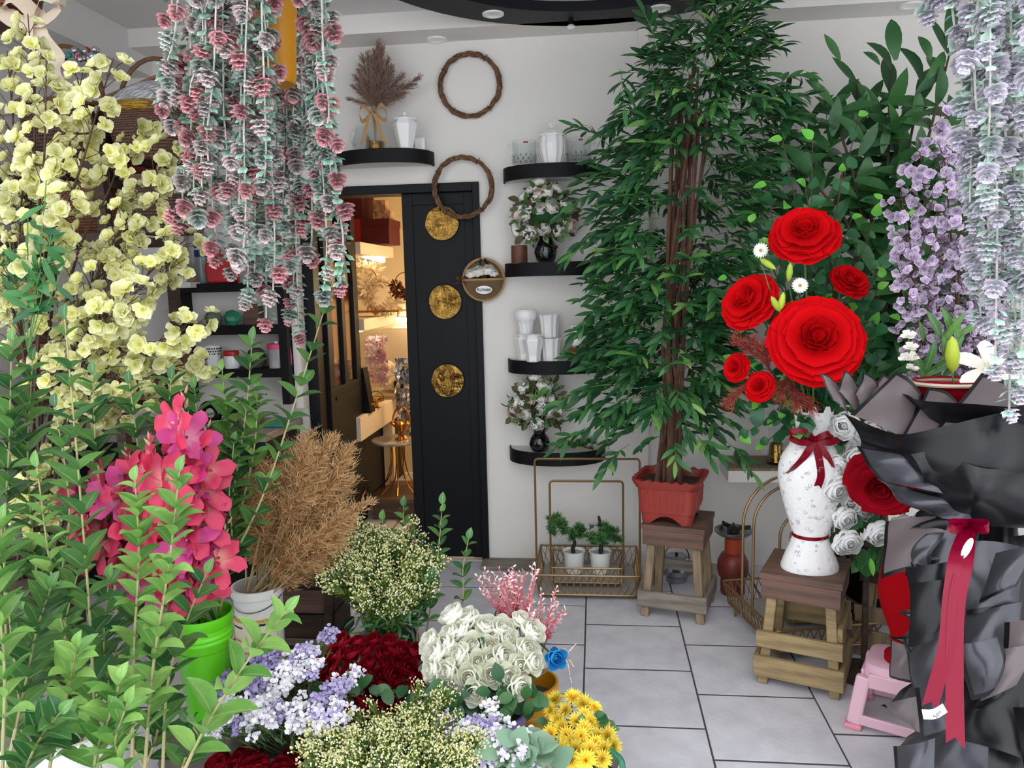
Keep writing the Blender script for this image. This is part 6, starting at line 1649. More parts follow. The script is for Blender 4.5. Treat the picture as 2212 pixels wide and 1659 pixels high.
for c4, m, e_ in (
    (((1915, 1128, 2.14), (2060, 1112, 2.04), (2030, 1215, 1.98), (1905, 1252, 2.08)), 'paper_lit_mauve', 'lb'),
    (((2000, 1150, 2.08), (2085, 1138, 2.0), (2065, 1320, 1.92), (1952, 1240, 2.02)), 'paper_sheen_grey', 'lb'),
    (((1985, 1190, 2.02), (2040, 1150, 1.98), (2010, 1230, 1.96), (1970, 1225, 2.0)), 'paper_sheen_grey', 'tlr'),
    (((2085, 1170, 1.98), (2205, 1180, 1.98), (2200, 1315, 1.88), (2085, 1330, 1.88)), 'paper_sheen_grey', 'b'),
    (((2180, 1160, 2.02), (2300, 1150, 2.1), (2300, 1340, 1.95), (2185, 1330, 1.9)), 'paper_black', 'l'),
    (((2010, 1280, 2.02), (2095, 1265, 1.92), (2080, 1395, 1.88), (1938, 1320, 2.04)), 'paper_lit_mauve', 'lb'),
    (((1985, 1345, 2.04), (2095, 1320, 1.92), (2085, 1420, 1.86), (1918, 1376, 2.06)), 'paper_lit_mauve', 'lb'),
    (((1925, 1380, 2.08), (1985, 1400, 2.04), (1985, 1475, 2.02), (1922, 1462, 2.06)), 'paper_lit_mauve', 'lb'),
    (((1952, 1382, 2.0), (2095, 1335, 1.88), (2075, 1470, 1.82), (1990, 1530, 1.9)), 'paper_sheen_grey', 'l'),
    (((1950, 1378, 2.0), (1985, 1370, 1.98), (1998, 1440, 1.95), (1970, 1425, 1.98)), 'paper_black', 'lrt'),
    (((1968, 1470, 1.98), (2060, 1420, 1.86), (2075, 1560, 1.8), (1900, 1522, 1.98)), 'paper_sheen_grey', 'lb'),
    (((1905, 1522, 1.98), (2000, 1500, 1.9), (2010, 1590, 1.86), (1978, 1572, 1.9)), 'paper_lit_mauve', 'lb'),
    (((2085, 1330, 1.88), (2215, 1300, 1.88), (2190, 1500, 1.76), (2075, 1470, 1.80)), 'paper_sheen_grey', 'rb'),
    (((2170, 1350, 1.86), (2330, 1320, 1.95), (2330, 1560, 1.8), (2160, 1540, 1.74)), 'paper_black', 'lb'),
    (((1955, 1592, 1.92), (2090, 1550, 1.8), (2130, 1720, 1.70), (1945, 1648, 1.90)), 'paper_sheen_grey', 'tlb'),
    (((2075, 1480, 1.80), (2200, 1450, 1.74), (2210, 1640, 1.64), (2080, 1600, 1.72)), 'paper_black', 'lb'),
    (((2020, 1560, 1.82), (2130, 1530, 1.74), (2160, 1720, 1.64), (2000, 1700, 1.76)), 'paper_sheen_grey', 'tl'),
    (((2140, 1560, 1.72), (2330, 1500, 1.8), (2330, 1760, 1.66), (2120, 1750, 1.62)), 'paper_black', 'tl'),
    (((1985, 1645, 1.9), (2050, 1620, 1.82), (2070, 1760, 1.74), (1960, 1740, 1.86)), 'paper_sheen_grey', 'tl')):
    sheet(c4, m, .022, e_, .005)
for i in range(9):                                                   # small pointed ruffles all over the skirt
    f = (i + rnd()) / 9; cy = 1190 + 470 * f; cxp = uni(2000 - 40 * f, 2240); Yc = 2.0 - .34 * f - .05; w_ = uni(85, 130); h_ = uni(90, 140); sk_ = uni(-40, 40)
    sheet(((cxp - w_ / 2, cy - h_ * .4, Yc), (cxp + w_ / 2, cy - h_ * .55, Yc - .02), (cxp + w_ * .35 + sk_, cy + h_ * .3, Yc - .07), (cxp - w_ * .5 + sk_, cy + h_ * .65, Yc - .04)), random.choice(('paper_sheen_grey', 'paper_sheen_grey', 'paper_black', 'paper_lit_mauve')), .03, random.choice(('lb', 'rb', 'lrb')), .003, 10, .09)
# ribbon with tag
rbn = thing('satin_ribbon', 'long crimson satin ribbon hanging down the black paper bouquet', 'ribbon', P(2088, 1135, 1.92))
q0 = P(2090, 1135, 1.95)
yy = lambda px, py: P(px, py, 1.86 - (py - 1135) / 480 * .36)
strip([q0, yy(2066, 1200), yy(2052, 1290), yy(2042, 1400), yy(2008, 1530)], S(27, 1.8), (1, 0, .15), 'ribbon_tail', 'satin_crimson', rbn, .12, 22)
strip([q0, yy(2084, 1210), yy(2066, 1310), yy(2062, 1450), yy(2064, 1612)], S(33, 1.8), (1, 0, 0), 'ribbon_tail', 'satin_crimson', rbn, -.1, 22)
strip([q0, yy(2060, 1145), yy(2050, 1130), q0 + V((0, -.01, .01))], .02, (0, 0, 1), 'bow_loop', 'satin_crimson', rbn, 0, 10, False)
strip([q0, yy(2125, 1145), yy(2135, 1132), q0 + V((0, -.01, .01))], .02, (0, 0, 1), 'bow_loop', 'satin_crimson', rbn, 0, 10, False)
mb = MB().lathe([(.0005, .0), (.010, .0), (.010, .003), (.0005, .003)], 16); 
kid('white_badge', mb.mesh('white_badge', 'ceramic'), wmat(rbn).inverted() @ zframe(yy(2083, 1180) + V((0, -.012, 0)), (0, -1, .1)) @ Matrix.Rotation(R(-25), 4, 'Z') @ Matrix.Diagonal((.85, 2.6, 1, 1)), rbn)
tagp = yy(2010, 1532); strip([tagp + V((-.02, -.012, -.005)), tagp + V((.0, -.018, 0)), tagp + V((.022, -.014, .012))], .022, (-.3, 0, 1), 'paper_tag', 'ceramic', rbn, 0, 6, False)
put('lettering', text_mesh('Sou', .012, .0003, 'iron_black'), Matrix.Translation(tagp + V((.004, -.022, .002))) @ Matrix.Rotation(R(-60), 4, 'Y') @ FACE, rbn)
# flowers peeping out of the bouquet
rb_ = P(2050, 860, 2.32); t = thing('red_foil_basket', 'round red foil lined basket with pale rim inside black bouquet', 'basket', rb_)
mat('red_foil', '9c1220', .25, metal=.4, bump=.8, bscale=25)
MB().lathe([(.06, -.05), (.09, .02), (.10, .055), (.09, .05)], 30, 0, rb_, M=Matrix.Diagonal((1, .8, 1, 1))).obj('bowl', 'red_foil', t)
MB().tube([rb_ + V((.10 * math.cos(a), .08 * math.sin(a), .045)) for a in [2 * PI * j / 30 for j in range(30)]], .006, 6, closed=True).obj('rim', 'cream_cloth', t)
MB().lathe([(.0005, .01), (.09, .02)], 20, 0, rb_, M=Matrix.Diagonal((1, .8, 1, 1))).obj('filling', 'red_foil', t)
t = thing('white_lily', 'white lily blooms above the red foil basket', 'lily', P(2140, 800, 2.3)); lp = petal_mb(.045, .085, 4, 5, .25, .5, .03).mesh('petal', 'rose_ivory', 'all')
for i in range(6): kid('petal', lp, zframe((0, 0, 0), (-.1, -1, .8)) @ Matrix.Rotation(i * PI / 3, 4, 'Z') @ Matrix.Rotation(-R(55), 4, 'X'), t)
for i in range(6): kid('stamen', MB().tube([(0, 0, 0), (0, .008, .045)], .0012, 4).mesh('stamen', 'cream_cloth'), zframe((0, 0, 0), (0, -1, .8)) @ Matrix.Rotation(i * PI / 3 + .4, 4, 'Z') @ Matrix.Rotation(-R(20), 4, 'X'), t)
kid('stem', MB().tube([(0, 0, 0), (.0, .04, -.2)], .003, 5).mesh('stem', 'stem_green'), Matrix.Identity(4), t)
t = thing('lily_bud', 'large yellow green lily bud beside the red foil basket', 'flower bud', M=zframe(P(2058, 806, 2.28), (-.15, -.2, 1), 2.2)); kid('bud', bm, Matrix.Identity(4), t); kid('stem', MB().tube([(0, 0, 0), (0, .01, -.06)], .0012, 4).mesh('stem', 'stem_green'), Matrix.Identity(4), t)
t = thing('orchid_stem', 'short white blossom stem standing above the black paper', 'orchid', P(1968, 830, 2.38)); MB().tube(path([P(1972, 840, 2.38), P(1966, 780, 2.38), P(1962, 720, 2.38)], 8), .002, 4).obj('stem', 'stem_green', t)
wb_ = blossom_mb(.024, 4, .25, False).mesh('blossom', 'rose_ivory', 'all')
for (px, py) in ((1962, 727), (1967, 752), (1960, 774), (1968, 775), (1970, 797)): kid('blossom', wb_, wmat(t).inverted() @ zframe(P(px, py, 2.36), (uni(-.4, .2), -.5, 1), uni(.9, 1.1), uni(0, 6)), t)
for i in range(16):
    o = P(uni(1985, 2080), uni(720, 830), 2.42); 
    if i == 0: gt = thing('lily_foliage', 'green lily leaves between the bouquet and lilac', 'greenery', P(2030, 840, 2.42)); LF = leaf_mb(.14, .028, 5, .3, .3, 'lance').mesh('leaf', 'leaf_mid', 'all')
    kid('leaf', LF, wmat(gt).inverted() @ frame(o, (uni(-.8, .8), -.2, uni(.2, 1)), (0, -1, .2), uni(.6, 1)), gt)
# ================================================================== front display: buckets, crates
random.seed(101)
mat('bucket_purple', '8f7ab8', .4, col2='7a68a4', by='noise', nscale=5); mat('bucket_yellow', 'c98a14', .4); mat('bucket_white', 'e8e6e2', .45, col2='d6d2cc', by='noise', nscale=8)
mat('vase_lime', '62c81e', .3); mat('bucket_clear', 'c4b4c8', .3); mat('bucket_grey', '5f6a66', .5); mat('stone', '7b736a', .9, col2='5c554e', by='noise', nscale=9, bump=.6, bscale=30)
def pail(px, rimy, Y, r, lab, m, z0=0.0, rim=.006, taper=.84, nm='flower_bucket', ribs=()):
    c = P(px, rimy, Y); h = c.z - z0; b = V((c.x, Y, z0)); t = thing(nm, lab, 'bucket', b)
    prof = [(r * taper, 0), (r * taper * 1.01, .006)]
    for f in ribs:
        rr = r * (taper + (1 - taper) * f); prof += [(rr, h * f - .008), (rr + .004, h * f - .004), (rr + .004, h * f + .004), (rr, h * f + .008)]
    prof += [(r, h - .03), (r + rim, h - .028), (r + rim, h), (r - .002, h), (r * .97, h - .04), (r * taper * .95, .01)]
    MB().lathe(prof, 36, 0, b).obj('bucket_body', m, t)
    MB().lathe([(.0005, h * .72), (r * .93, h * .72)], 24, 0, b).obj('water', 'soil', t)
    return t, b, c.z
pw_, pwb, pwz = pail(1054, 1528, 2.18, .115, 'mauve plastic bucket holding the white roses', 'bucket_purple', taper=.93)
pail(1146, 1470, 2.36, .085, 'yellow plastic bucket behind the white roses', 'bucket_yellow', ribs=(.55,))
pail(1262, 1640, 1.98, .098, 'white plastic bucket holding the yellow chrysanthemums', 'bucket_white')
pail(808, 1530, 2.18, .115, 'pale mauve bucket holding the dark red roses', 'bucket_clear')
pail(838, 1375, 2.55, .105, 'grey bucket holding the cream flowering sprigs beside the door', 'bucket_grey')
pail(625, 1590, 2.02, .11, 'dark bucket holding the white and violet statice', 'bucket_grey')
pail(545, 1700, 1.80, .10, 'dark bucket holding the front red roses', 'bucket_grey')
pail(850, 1690, 1.86, .115, 'grey bucket holding the front cream flowering sprigs', 'bucket_grey')
pail(1055, 1690, 1.88, .09, 'grey bucket holding the front statice', 'bucket_grey')
# wooden bench behind, with white paint bucket
bz = P(555, 1415, 2.5).z
bench = thing('wooden_bench', 'rough dark wooden bench under the white paint bucket', 'bench', V((P(590, 1500, 2.5).x, 2.55, 0)))
x0, x1 = P(440, 1430, 2.4).x, P(722, 1400, 2.6).x
for j in range(4):
    y0_ = 2.33 + j * .13; MB().box2((x0, y0_, bz - .035), (x1 - (.05 if j == 0 else 0), y0_ + .124, bz)).obj('plank', 'wood_dark' if j % 2 else 'wood_grey', bench, False, .004)
for xx in (x0 + .04, x1 - .08):
    for yy_ in (2.36, 2.80): MB().box2((xx, yy_, 0), (xx + .05, yy_ + .05, bz - .035)).obj('leg', 'wood_dark', bench, False, .004)
for zz in (.05, .16): MB().box2((x0, 2.345, zz), (x1 - .05, 2.365, zz + .09)).obj('front_board', 'wood_dark', bench, False, .004)
ck = V((P(665, 1330, 2.72).x, 2.74, bz)); crate = thing('wooden_crate', 'old brown wooden crate behind the white paint bucket', 'crate', ck)
ch = P(665, 1215, 2.65).z - bz
for s in (-1, 1):
    for j in range(3):
        z_ = bz + ch * j / 3 + .003; MB().box2((ck.x - .13, ck.y + s * .10 - .008, z_), (ck.x + .12, ck.y + s * .10 + .008, z_ + ch / 3 - .008)).obj('slat', 'wood_red' if j % 2 else 'wood_dark', crate, False, .003)
        MB().box2((ck.x + s * .125 - .008, ck.y - .09, z_), (ck.x + s * .125 + .008, ck.y + .09, z_ + ch / 3 - .008)).obj('slat', 'wood_dark', crate, False, .003)
MB().bar((ck.x + .11, ck.y - .12, bz), (ck.x + .14, ck.y - .12, bz + ch * 1.15), .03, .02, up=(0, 1, 0)).obj('corner_post', 'wood_dark', crate, False, .003)
wbk, wbb, wbz = pail(556, 1262, 2.46, .083, 'white food bucket with a Red Rose label holding tan pampas', 'bucket_white', z0=bz, taper=.93, rim=.007)
hB = wbz - bz
def label_patch(a0, a1, z0_, z1_, r0, m, nm, par): return MB().grid(lambda u, v: wbb + V(((r0 + .004 * v) * math.sin(a0 + (a1 - a0) * u), -(r0 + .004 * v) * math.cos(a0 + (a1 - a0) * u), z0_ + (z1_ - z0_) * v)), 18, 1).obj(nm, m, par)
mat('label_cream', 'e8dcc0', .5); mat('label_navy', '1c2a4e', .5); mat('label_red', 'b8382a', .5); mat('label_orange', 'd8682e', .5); mat('label_gold', 'c9a24c', .45)
rl = .0815
lbl = label_patch(-1.25, 1.2, hB * .22, hB * .66, rl, 'label_gold', 'label', wbk)
label_patch(-1.2, 1.15, hB * .25, hB * .62, rl + .0006, 'label_cream', 'label_field', lbl)
label_patch(-.95, -.30, hB * .50, hB * .57, rl + .0012, 'label_navy', 'name_strip', lbl)
label_patch(.02, .95, hB * .50, hB * .61, rl + .0012, 'label_navy', 'name_strip', lbl)
label_patch(-.8, -.45, hB * .36, hB * .40, rl + .0012, 'label_gold', 'gold_strip', lbl)
label_patch(.25, .75, hB * .30, hB * .47, rl + .0012, 'label_orange', 'tomato_print', lbl)
def curved_text(txt, size, a, z_, m):
    me = text_mesh(txt, size, .0002, m, .0004)
    for v in me.vertices:
        an = a + v.co.x / rl; r_ = rl + .0022 + v.co.z; v.co = V((r_ * math.sin(an), -r_ * math.cos(an), z_ + v.co.y))
    put('lettering', me, Matrix.Translation(wbb), lbl)
curved_text('Red Rose', .0125, -.62, hB * .535, 'ceramic'); curved_text('Red Rose', .019, .48, hB * .555, 'ceramic')
for a_, z_, m in ((-.62, .595, 'label_red'), (-.62, .31, 'label_red'), (.4, .36, 'label_red'), (.55, .42, 'label_red'), (.6, .34, 'label_red')):
    kid('tomato_dot', MB().lathe([(.0005, .001), (.007, .0005), (.0075, -.001)], 12).mesh('tomato_dot', m), wmat(lbl).inverted() @ zframe(wbb + V(((rl + .003) * math.sin(a_), -(rl + .003) * math.cos(a_), hB * z_)), (math.sin(a_), -math.cos(a_), 0), 1), lbl)
MB().tube([wbb + V(((.088) * math.cos(a), -.0, hB * .9 - .04 * math.sin(a))) + V((0, -.088 * math.sin(a), 0)) for a in [PI * j / 14 for j in range(15)]], .002, 5).obj('bail_handle', 'steel', wbk)
# lime vase on a stone block
gz = P(436, 1572, 2.12).z
sb = MB().lathe([(.13, 0), (.14, .05), (.135, gz * .8), (.12, gz - .005), (.0005, gz)], 12, 0, V((P(440, 1600, 2.12).x, 2.14, 0)))
sb.v = [p + V((uni(-.01, .01), uni(-.01, .01), 0)) for p in sb.v]; tag(sb.obj('stone_block', 'stone'), 'rough grey stone block under the lime green vase', 'stone')
gv, gvb, gvz = pail(436, 1322, 2.12, .088, 'tall lime green vase holding pink gladioli', 'vase_lime', z0=gz, taper=.66, rim=.002, nm='lime_vase', ribs=(.80, .84, .93))

# ================================================================== tan pampas in the white bucket
plumes_t = [plume_mb(.26, .045, 1300, .5, .12, c_).mesh('plume', 'pampas_tan', 'all') for c_ in (.25, .4, .55, .15)]
pmo = wbb + V((0, 0, hB - .05))
PT = [(640, 960), (600, 985), (670, 1000), (700, 960), (735, 1010), (720, 1050), (745, 1100), (730, 1150), (660, 1040), (690, 1080), (560, 1010), (530, 1060), (520, 1110), (575, 1060), (620, 1040), (690, 1180), (720, 1210), (650, 1100), (600, 1100), (560, 1130), (635, 1000), (705, 1125), (670, 1150), (640, 1170), (610, 1010), (580, 990), (680, 1120), (655, 980), (715, 1090), (625, 1080), (540, 1000), (590, 1030)]
ptw = row_words(PT, 5)
for i, (tx, ty) in enumerate(PT):
    Y = 2.46 + uni(-.16, .10); tip = P(tx, ty, Y); o = pmo + V((uni(-.045, .045), uni(-.045, .045), 0)); d = tip - o; L = d.length
    st = thing('pampas_stem', 'tan pampas in white food bucket, tip ' + ptw[i], 'dried grass', o - V((0, 0, .1)), 'tan pampas in the white bucket')
    pl = min(.24, L * .72); s0 = tip - d.normalized() * pl
    MB().tube([o - V((0, 0, .1)), o, s0 + d * .05], .0035, 5).obj('stalk', 'straw', st)
    bend = 1 if tx > 600 else -1
    kid('plume', plumes_t[i % 4], wmat(st).inverted() @ zframe(s0, d, pl / .26 * uni(.95, 1.2), uni(-.6, .6) + (0 if bend > 0 else PI)), st)

# ================================================================== pink gladioli
random.seed(111)
mat('glad_pink', 'eeb4a4', .5, col2='c83458', by='both', transl=.2); mat('glad_magenta', 'eeb0c0', .5, col2='bb3a7c', by='both', transl=.2); mat('glad_bud', 'c98a8a', .55, col2='8aa060', by='noise', nscale=20)
def glad_floret(gm='glad_pink'):
    q = MB()
    for j in range(2):
        for i in range(3):
            M = Matrix.Rotation(2 * PI * (i + .5 * j) / 3, 4, 'Z') @ Matrix.Translation((0, .004, 0)) @ Matrix.Rotation(-R(38 + 8 * j + uni(-6, 6)), 4, 'X')
            q.merge(petal_mb(.042 * uni(.85, 1.1), .062 * uni(.85, 1.1), 4, 5, .25, .5 + uni(-.3, .3), .12, i + j), M)
    q.lathe([(.004, -.02), (.006, 0), (.003, .02)], 6, 0, t=.01)
    q.t = [min(1, .1 + t_ * 1.9) for t_ in q.t]; return q.mesh('floret', gm, 'all')
gf = [glad_floret() for _ in range(4)] + [glad_floret('glad_magenta')]
gbud = MB().lathe([(.0005, 0), (.007, .012), (.006, .03), (.0005, .05)], 7).mesh('bud', 'glad_bud')
go_ = gvb + V((0, 0, gvz - gz - .03))
GL = [((400, 888), 'tallest one with magenta top bloom'), ((445, 960), 'just right of the tallest'), ((335, 985), 'left of the tallest'), ((285, 1010), 'second from the left group'), ((225, 1030), 'leaning left behind the pale stem'), ((165, 1030), 'leaning furthest left'), ((440, 1040), 'upright in the middle'), ((380, 1030), 'in the dense middle'), ((480, 1165), 'short one leaning right over the lime vase'), ((330, 1090), 'half hidden behind green leaves'), ((260, 1120), 'low on the left'), ((420, 1130), 'low in the middle'), ((190, 1120), 'low and far left')]
for (tx, ty), w_ in GL:
    Y = 2.05 + uni(-.08, .08); tip = P(tx, ty, Y); t = thing('gladiolus', 'pink gladiolus stem in the lime vase, ' + w_, 'gladiolus', go_ - V((0, 0, .15)), 'pink gladioli in the lime vase')
    o = go_ + V((uni(-.05, .05), uni(-.04, .04), 0)); pts = path([o - V((0, 0, .15)), o, o.lerp(tip, .55) + V((uni(-.02, .02), -.02, 0)), tip], 20)
    MB().tube(pts, [.006 - .003 * j / 20 for j in range(21)], 6).obj('stem', 'stem_green', t); iv = wmat(t).inverted()
    tot = (tip - o).length; nfl = max(5, int(tot * .72 / .046))
    for j in range(nfl):
        f = 1 - (.02 + j * .046 / tot); ii = max(0, min(20, int((.25 + .75 * f) * 20))); p = pts[ii] + V((0, 0, uni(-.01, .01)))
        sd = 1 if j % 2 else -1; d = V((sd * uni(.5, 1), -1, uni(.15, .7)))
        kid('floret', random.choice(gf), iv @ zframe(p + d.normalized() * .022, d, uni(.9, 1.3), uni(0, 6)), t)
    dd = (pts[-1] - pts[-3]).normalized()
    for j in range(6): kid('bud', gbud, iv @ zframe(pts[-1] - dd * (.06 - .022 * j), dd + V((.35 * (1 if j % 2 else -1), -.2, 0)), 1 - .08 * j), t)
    me = leaf_mb(.32, .022, 6, .3, .1, 'lance').mesh('blade_leaf', 'leaf_green', 'all')
    for j in range(2): kid('blade_leaf', me, iv @ frame(o, (tip - o).normalized() + V((uni(-.25, .25), uni(-.15, .05), 0)), (uni(-.3, .3), -1, 0), uni(.7, 1)), t)

# ================================================================== roses in buckets
random.seed(121)
rw = dome_rose('rose', 'rose_white', 'stem_green', .072, .044, 1.0); rw2 = dome_rose('rose', 'rose_white', 'stem_green', .072, .050, .7)
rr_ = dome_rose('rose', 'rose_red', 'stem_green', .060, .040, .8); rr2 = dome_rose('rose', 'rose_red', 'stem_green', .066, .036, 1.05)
rbl = dome_rose('rose', 'rose_blue', 'stem_green', .05, .036, .9)
used = set()
def place_rose(tmp, M, label, group):
    if tmp.name not in used: used.add(tmp.name); tmp.matrix_basis = M; o = tmp
    else: o = copy_tree(tmp, M)
    tag(o, label, 'rose', group); return o
LR = [leaf_mb(.055, .034, 5, .15, .35).mesh('leaf', 'leaf_dark', 'all')]
WR = [(979, 1329), (1009, 1334), (1051, 1351), (1086, 1358), (1130, 1338), (1097, 1380), (994, 1362), (967, 1369), (926, 1388), (959, 1395), (1020, 1393), (1057, 1395), (1141, 1402), (989, 1417), (1029, 1430), (1088, 1419), (1126, 1437), (965, 1450), (1011, 1465), (1064, 1457), (1095, 1463), (1123, 1485), (1027, 1497), (930, 1446), (1152, 1365), (1060, 1425), (1155, 1430), (940, 1415)]
def at_dome(px, py, cpx, y0, y1, Y0, Y1, hwid, tilt=1.0):
    f = (py - y0) / (y1 - y0); Y = Y0 + (Y1 - Y0) * f; p = P(px, py, Y); nx = (px - cpx) / hwid
    return p, V((nx * .8, -.35 - .75 * f, 1.05 - .75 * f))
wrw = row_words(WR, 5)
for i, (px, py) in enumerate(WR):
    p, n = at_dome(px, py, 1045, 1325, 1500, 2.34, 2.05, 110)
    place_rose(rw if i % 3 else rw2, zframe(p - n.normalized() * .02, n + V((uni(-.2, .2), uni(-.15, .15), 0)), uni(.80, 1.0), uni(0, 6)), 'cream white rose in mauve bucket, ' + wrw[i], 'white roses in the mauve bucket')
def leaf_collar(px0, px1, py0, py1, Y0, Y1, n, nm, lab, me=LR[0], down=True, sc0=.8, sc1=1.2):
    t = thing(nm, lab, 'leaves', P((px0 + px1) / 2, py1, Y0)); iv = wmat(t).inverted()
    for i in range(n):
        p = P(uni(px0, px1), uni(py0, py1), uni(Y1, Y0)); kid('leaf', me, iv @ frame(p, (uni(-1, 1), uni(-.9, .1), uni(-.9, .3) if down else uni(0, 1)), (uni(-.3, .3), -.8, .8), uni(sc0, sc1)), t)
    return t
leaf_collar(935, 1165, 1470, 1535, 2.16, 2.02, 70, 'rose_leaves', 'dark green rose leaves hanging over the mauve bucket rim')
leaf_collar(940, 1160, 1370, 1480, 2.30, 2.22, 22, 'rose_leaves', 'dark green rose leaves between the white roses')
rpos = [(900, 1405), (928, 1412), (775, 1522), (828, 1492), (752, 1448), (862, 1432), (795, 1430), (705, 1395), (735, 1385), (770, 1382), (808, 1378), (842, 1385), (868, 1400), (690, 1420), (722, 1418), (757, 1412), (790, 1400), (828, 1412), (680, 1450), (712, 1445), (780, 1460), (820, 1455), (850, 1460), (885, 1440), (900, 1470), (870, 1490), (800, 1500), (740, 1480), (765, 1490), (845, 1525), (805, 1540), (770, 1550), (870, 1520), (720, 1475), (665, 1435), (900, 1495), (740, 1535), (835, 1430), (700, 1470), (850, 1400)]
rpw = row_words(rpos, 5)
for i, (px, py) in enumerate(rpos):
    p, n = at_dome(px, py, 800, 1375, 1555, 2.36, 2.04, 140)
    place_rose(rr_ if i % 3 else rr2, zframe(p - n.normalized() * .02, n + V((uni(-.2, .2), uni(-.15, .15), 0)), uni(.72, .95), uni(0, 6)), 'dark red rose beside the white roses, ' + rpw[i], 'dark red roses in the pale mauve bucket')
leaf_collar(690, 900, 1470, 1560, 2.14, 2.10, 40, 'rose_leaves', 'dark leaves under the dark red roses')
for i in range(46):
    px = uni(450, 665); f_ = rnd(); py = 1622 + 55 * f_ + .0014 * (px - 555) ** 2
    p = P(px, py, 1.92 - .2 * f_); n = V(((px - 555) / 200, -.4 - .3 * f_, 1))
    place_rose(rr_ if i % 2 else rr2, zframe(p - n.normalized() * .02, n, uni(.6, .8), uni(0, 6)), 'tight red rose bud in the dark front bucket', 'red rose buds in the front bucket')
p = P(1198, 1420, 2.18); place_rose(rbl, zframe(p, (.3, -1, .3), 1.0), 'single dyed blue rose right of the white roses', None)
# pink white ruscus sprays in the yellow bucket
mat('ruscus_pink', 'c9505f', .6, col2='f0d4d0', by='t'); mat('ruscus_white', 'e6d6c8', .6)
def ruscus_mb():
    q = MB()
    for s in range(7):
        a = uni(0, 2 * PI); top = V((.05 * math.cos(a), .05 * math.sin(a), uni(.10, .17))); q.tube(path([(0, 0, 0), top * .5 + V((.01, 0, .01)), top], 5), .0016, 4, t=.1)
        for i in range(16):
            f = (i + 1) / 16; o = top * f; d = V((uni(-1, 1), uni(-1, 1), uni(.1, 1))).normalized(); q.merge(heart_leaf(.016, .006), frame(o, d, (0, -1, .3)), t=max(.01, f ** 1.5))
    return q
rum = [ruscus_mb().mesh('spray', 'ruscus_pink', 'all') for _ in range(2)]
DS = ((1090, 1335, 2.42), (1115, 1325, 2.44), (1135, 1330, 2.42), (1165, 1400, 2.34), (1180, 1385, 2.36), (1105, 1345, 2.4))
dsw = row_words(DS, 2)
for i, (px, py, Y) in enumerate(DS):
    o = P(px, py, Y); b0 = V((P(1146, 1470, 2.36).x, 2.36, .2)); t = thing('dyed_spray', 'pink dyed leaf spray in yellow bucket, ' + dsw[i], 'dried spray', b0, 'dyed sprays in the yellow bucket')
    MB().tube([b0, o], .002, 4).obj('stem', 'stem_green', t); kid('spray', rum[i % 2], wmat(t).inverted() @ zframe(o, o - b0 + V((0, 0, .1)), 1, uni(0, 6)), t)
o = P(1215, 1420, 2.2); t = thing('dried_wisp', 'thin bleached white wisp beside the blue rose', 'dried spray', V((P(1146, 1470, 2.36).x, 2.36, .2)))
for e in ((1245, 1390), (1240, 1440), (1235, 1475), (1220, 1400)):
    pts = path([V((P(1146, 1470, 2.36).x, 2.36, .2)), o, P(*e, 2.2)], 10); MB().tube(pts, .0014, 4).obj('twig', 'ruscus_white', t)
    for j in range(6): kid('seed', rum[0] if False else gbud, wmat(t).inverted() @ zframe(pts[5 + j % 5], (uni(-1, 1), -.5, uni(-.5, 1)), .25), t)

# ================================================================== yellow chrysanthemums
random.seed(131)
mat('mum_yellow', 'eec21c', .55, col2='fbea62', by='both', transl=.2)
def mum_mb():
    q = MB()
    for n, tilt, L in ((18, 88, .032), (18, 66, .030), (15, 46, .026), (11, 28, .020), (6, 10, .013)):
        for i in range(n):
            a = 2 * PI * (i + rnd() * .7) / n; q.merge(leaf_mb(L * uni(.85, 1.1), .0085, 2, .35, -.3, 'lance'), Matrix.Rotation(a, 4, 'Z') @ Matrix.Rotation(R(90 - tilt), 4, 'X'))
    q.t = [max(.02, min(1, p.length / .03)) for p in q.v]
    return q
mm = [mum_mb().mesh('bloom', 'mum_yellow', 'all') for _ in range(3)]
MP = [(1200, 1512), (1238, 1508), (1260, 1522), (1190, 1535), (1222, 1535), (1285, 1530), (1205, 1560), (1245, 1560), (1275, 1560), (1300, 1562), (1190, 1585), (1225, 1590), (1255, 1590), (1290, 1592), (1312, 1590), (1215, 1618), (1245, 1620), (1275, 1620), (1305, 1618), (1325, 1612), (1235, 1640), (1265, 1642), (1215, 1575), (1262, 1575), (1300, 1640), (1285, 1605), (1238, 1605), (1262, 1545)]
b0 = V((P(1262, 1640, 1.98).x, 1.98, .1))
mpw = row_words(MP, 5)
for i, (px, py) in enumerate(MP):
    p, n = at_dome(px, py, 1255, 1505, 1645, 2.10, 1.86, 70)
    t = thing('chrysanthemum', 'yellow chrysanthemum in white front bucket, ' + mpw[i], 'chrysanthemum', M=zframe(p, n + V((uni(-.3, .3), uni(-.2, .2), 0)), uni(.75, 1.05), uni(0, 6)), group='yellow chrysanthemums in the white bucket')
    kid('bloom', random.choice(mm), Matrix.Identity(4), t); e = wmat(t).inverted() @ b0; kid('stem', MB().tube(path([(0, 0, 0), (0, 0, -.04), e], 6), .002, 4).mesh('stem', 'stem_green'), Matrix.Identity(4), t)
leaf_collar(1180, 1325, 1540, 1640, 2.06, 1.96, 50, 'chrysanthemum_leaves', 'dark green leaves between the yellow chrysanthemums', sc0=.5, sc1=.8)
LGr = leaf_mb(.085, .055, 5, .15, .3).mesh('leaf', 'leaf_grey', 'all')
leaf_collar(1085, 1205, 1600, 1670, 1.90, 1.82, 34, 'grey_green_leaves', 'broad grey green leaves in front of the yellow bucket', LGr, False, .7, 1.1)
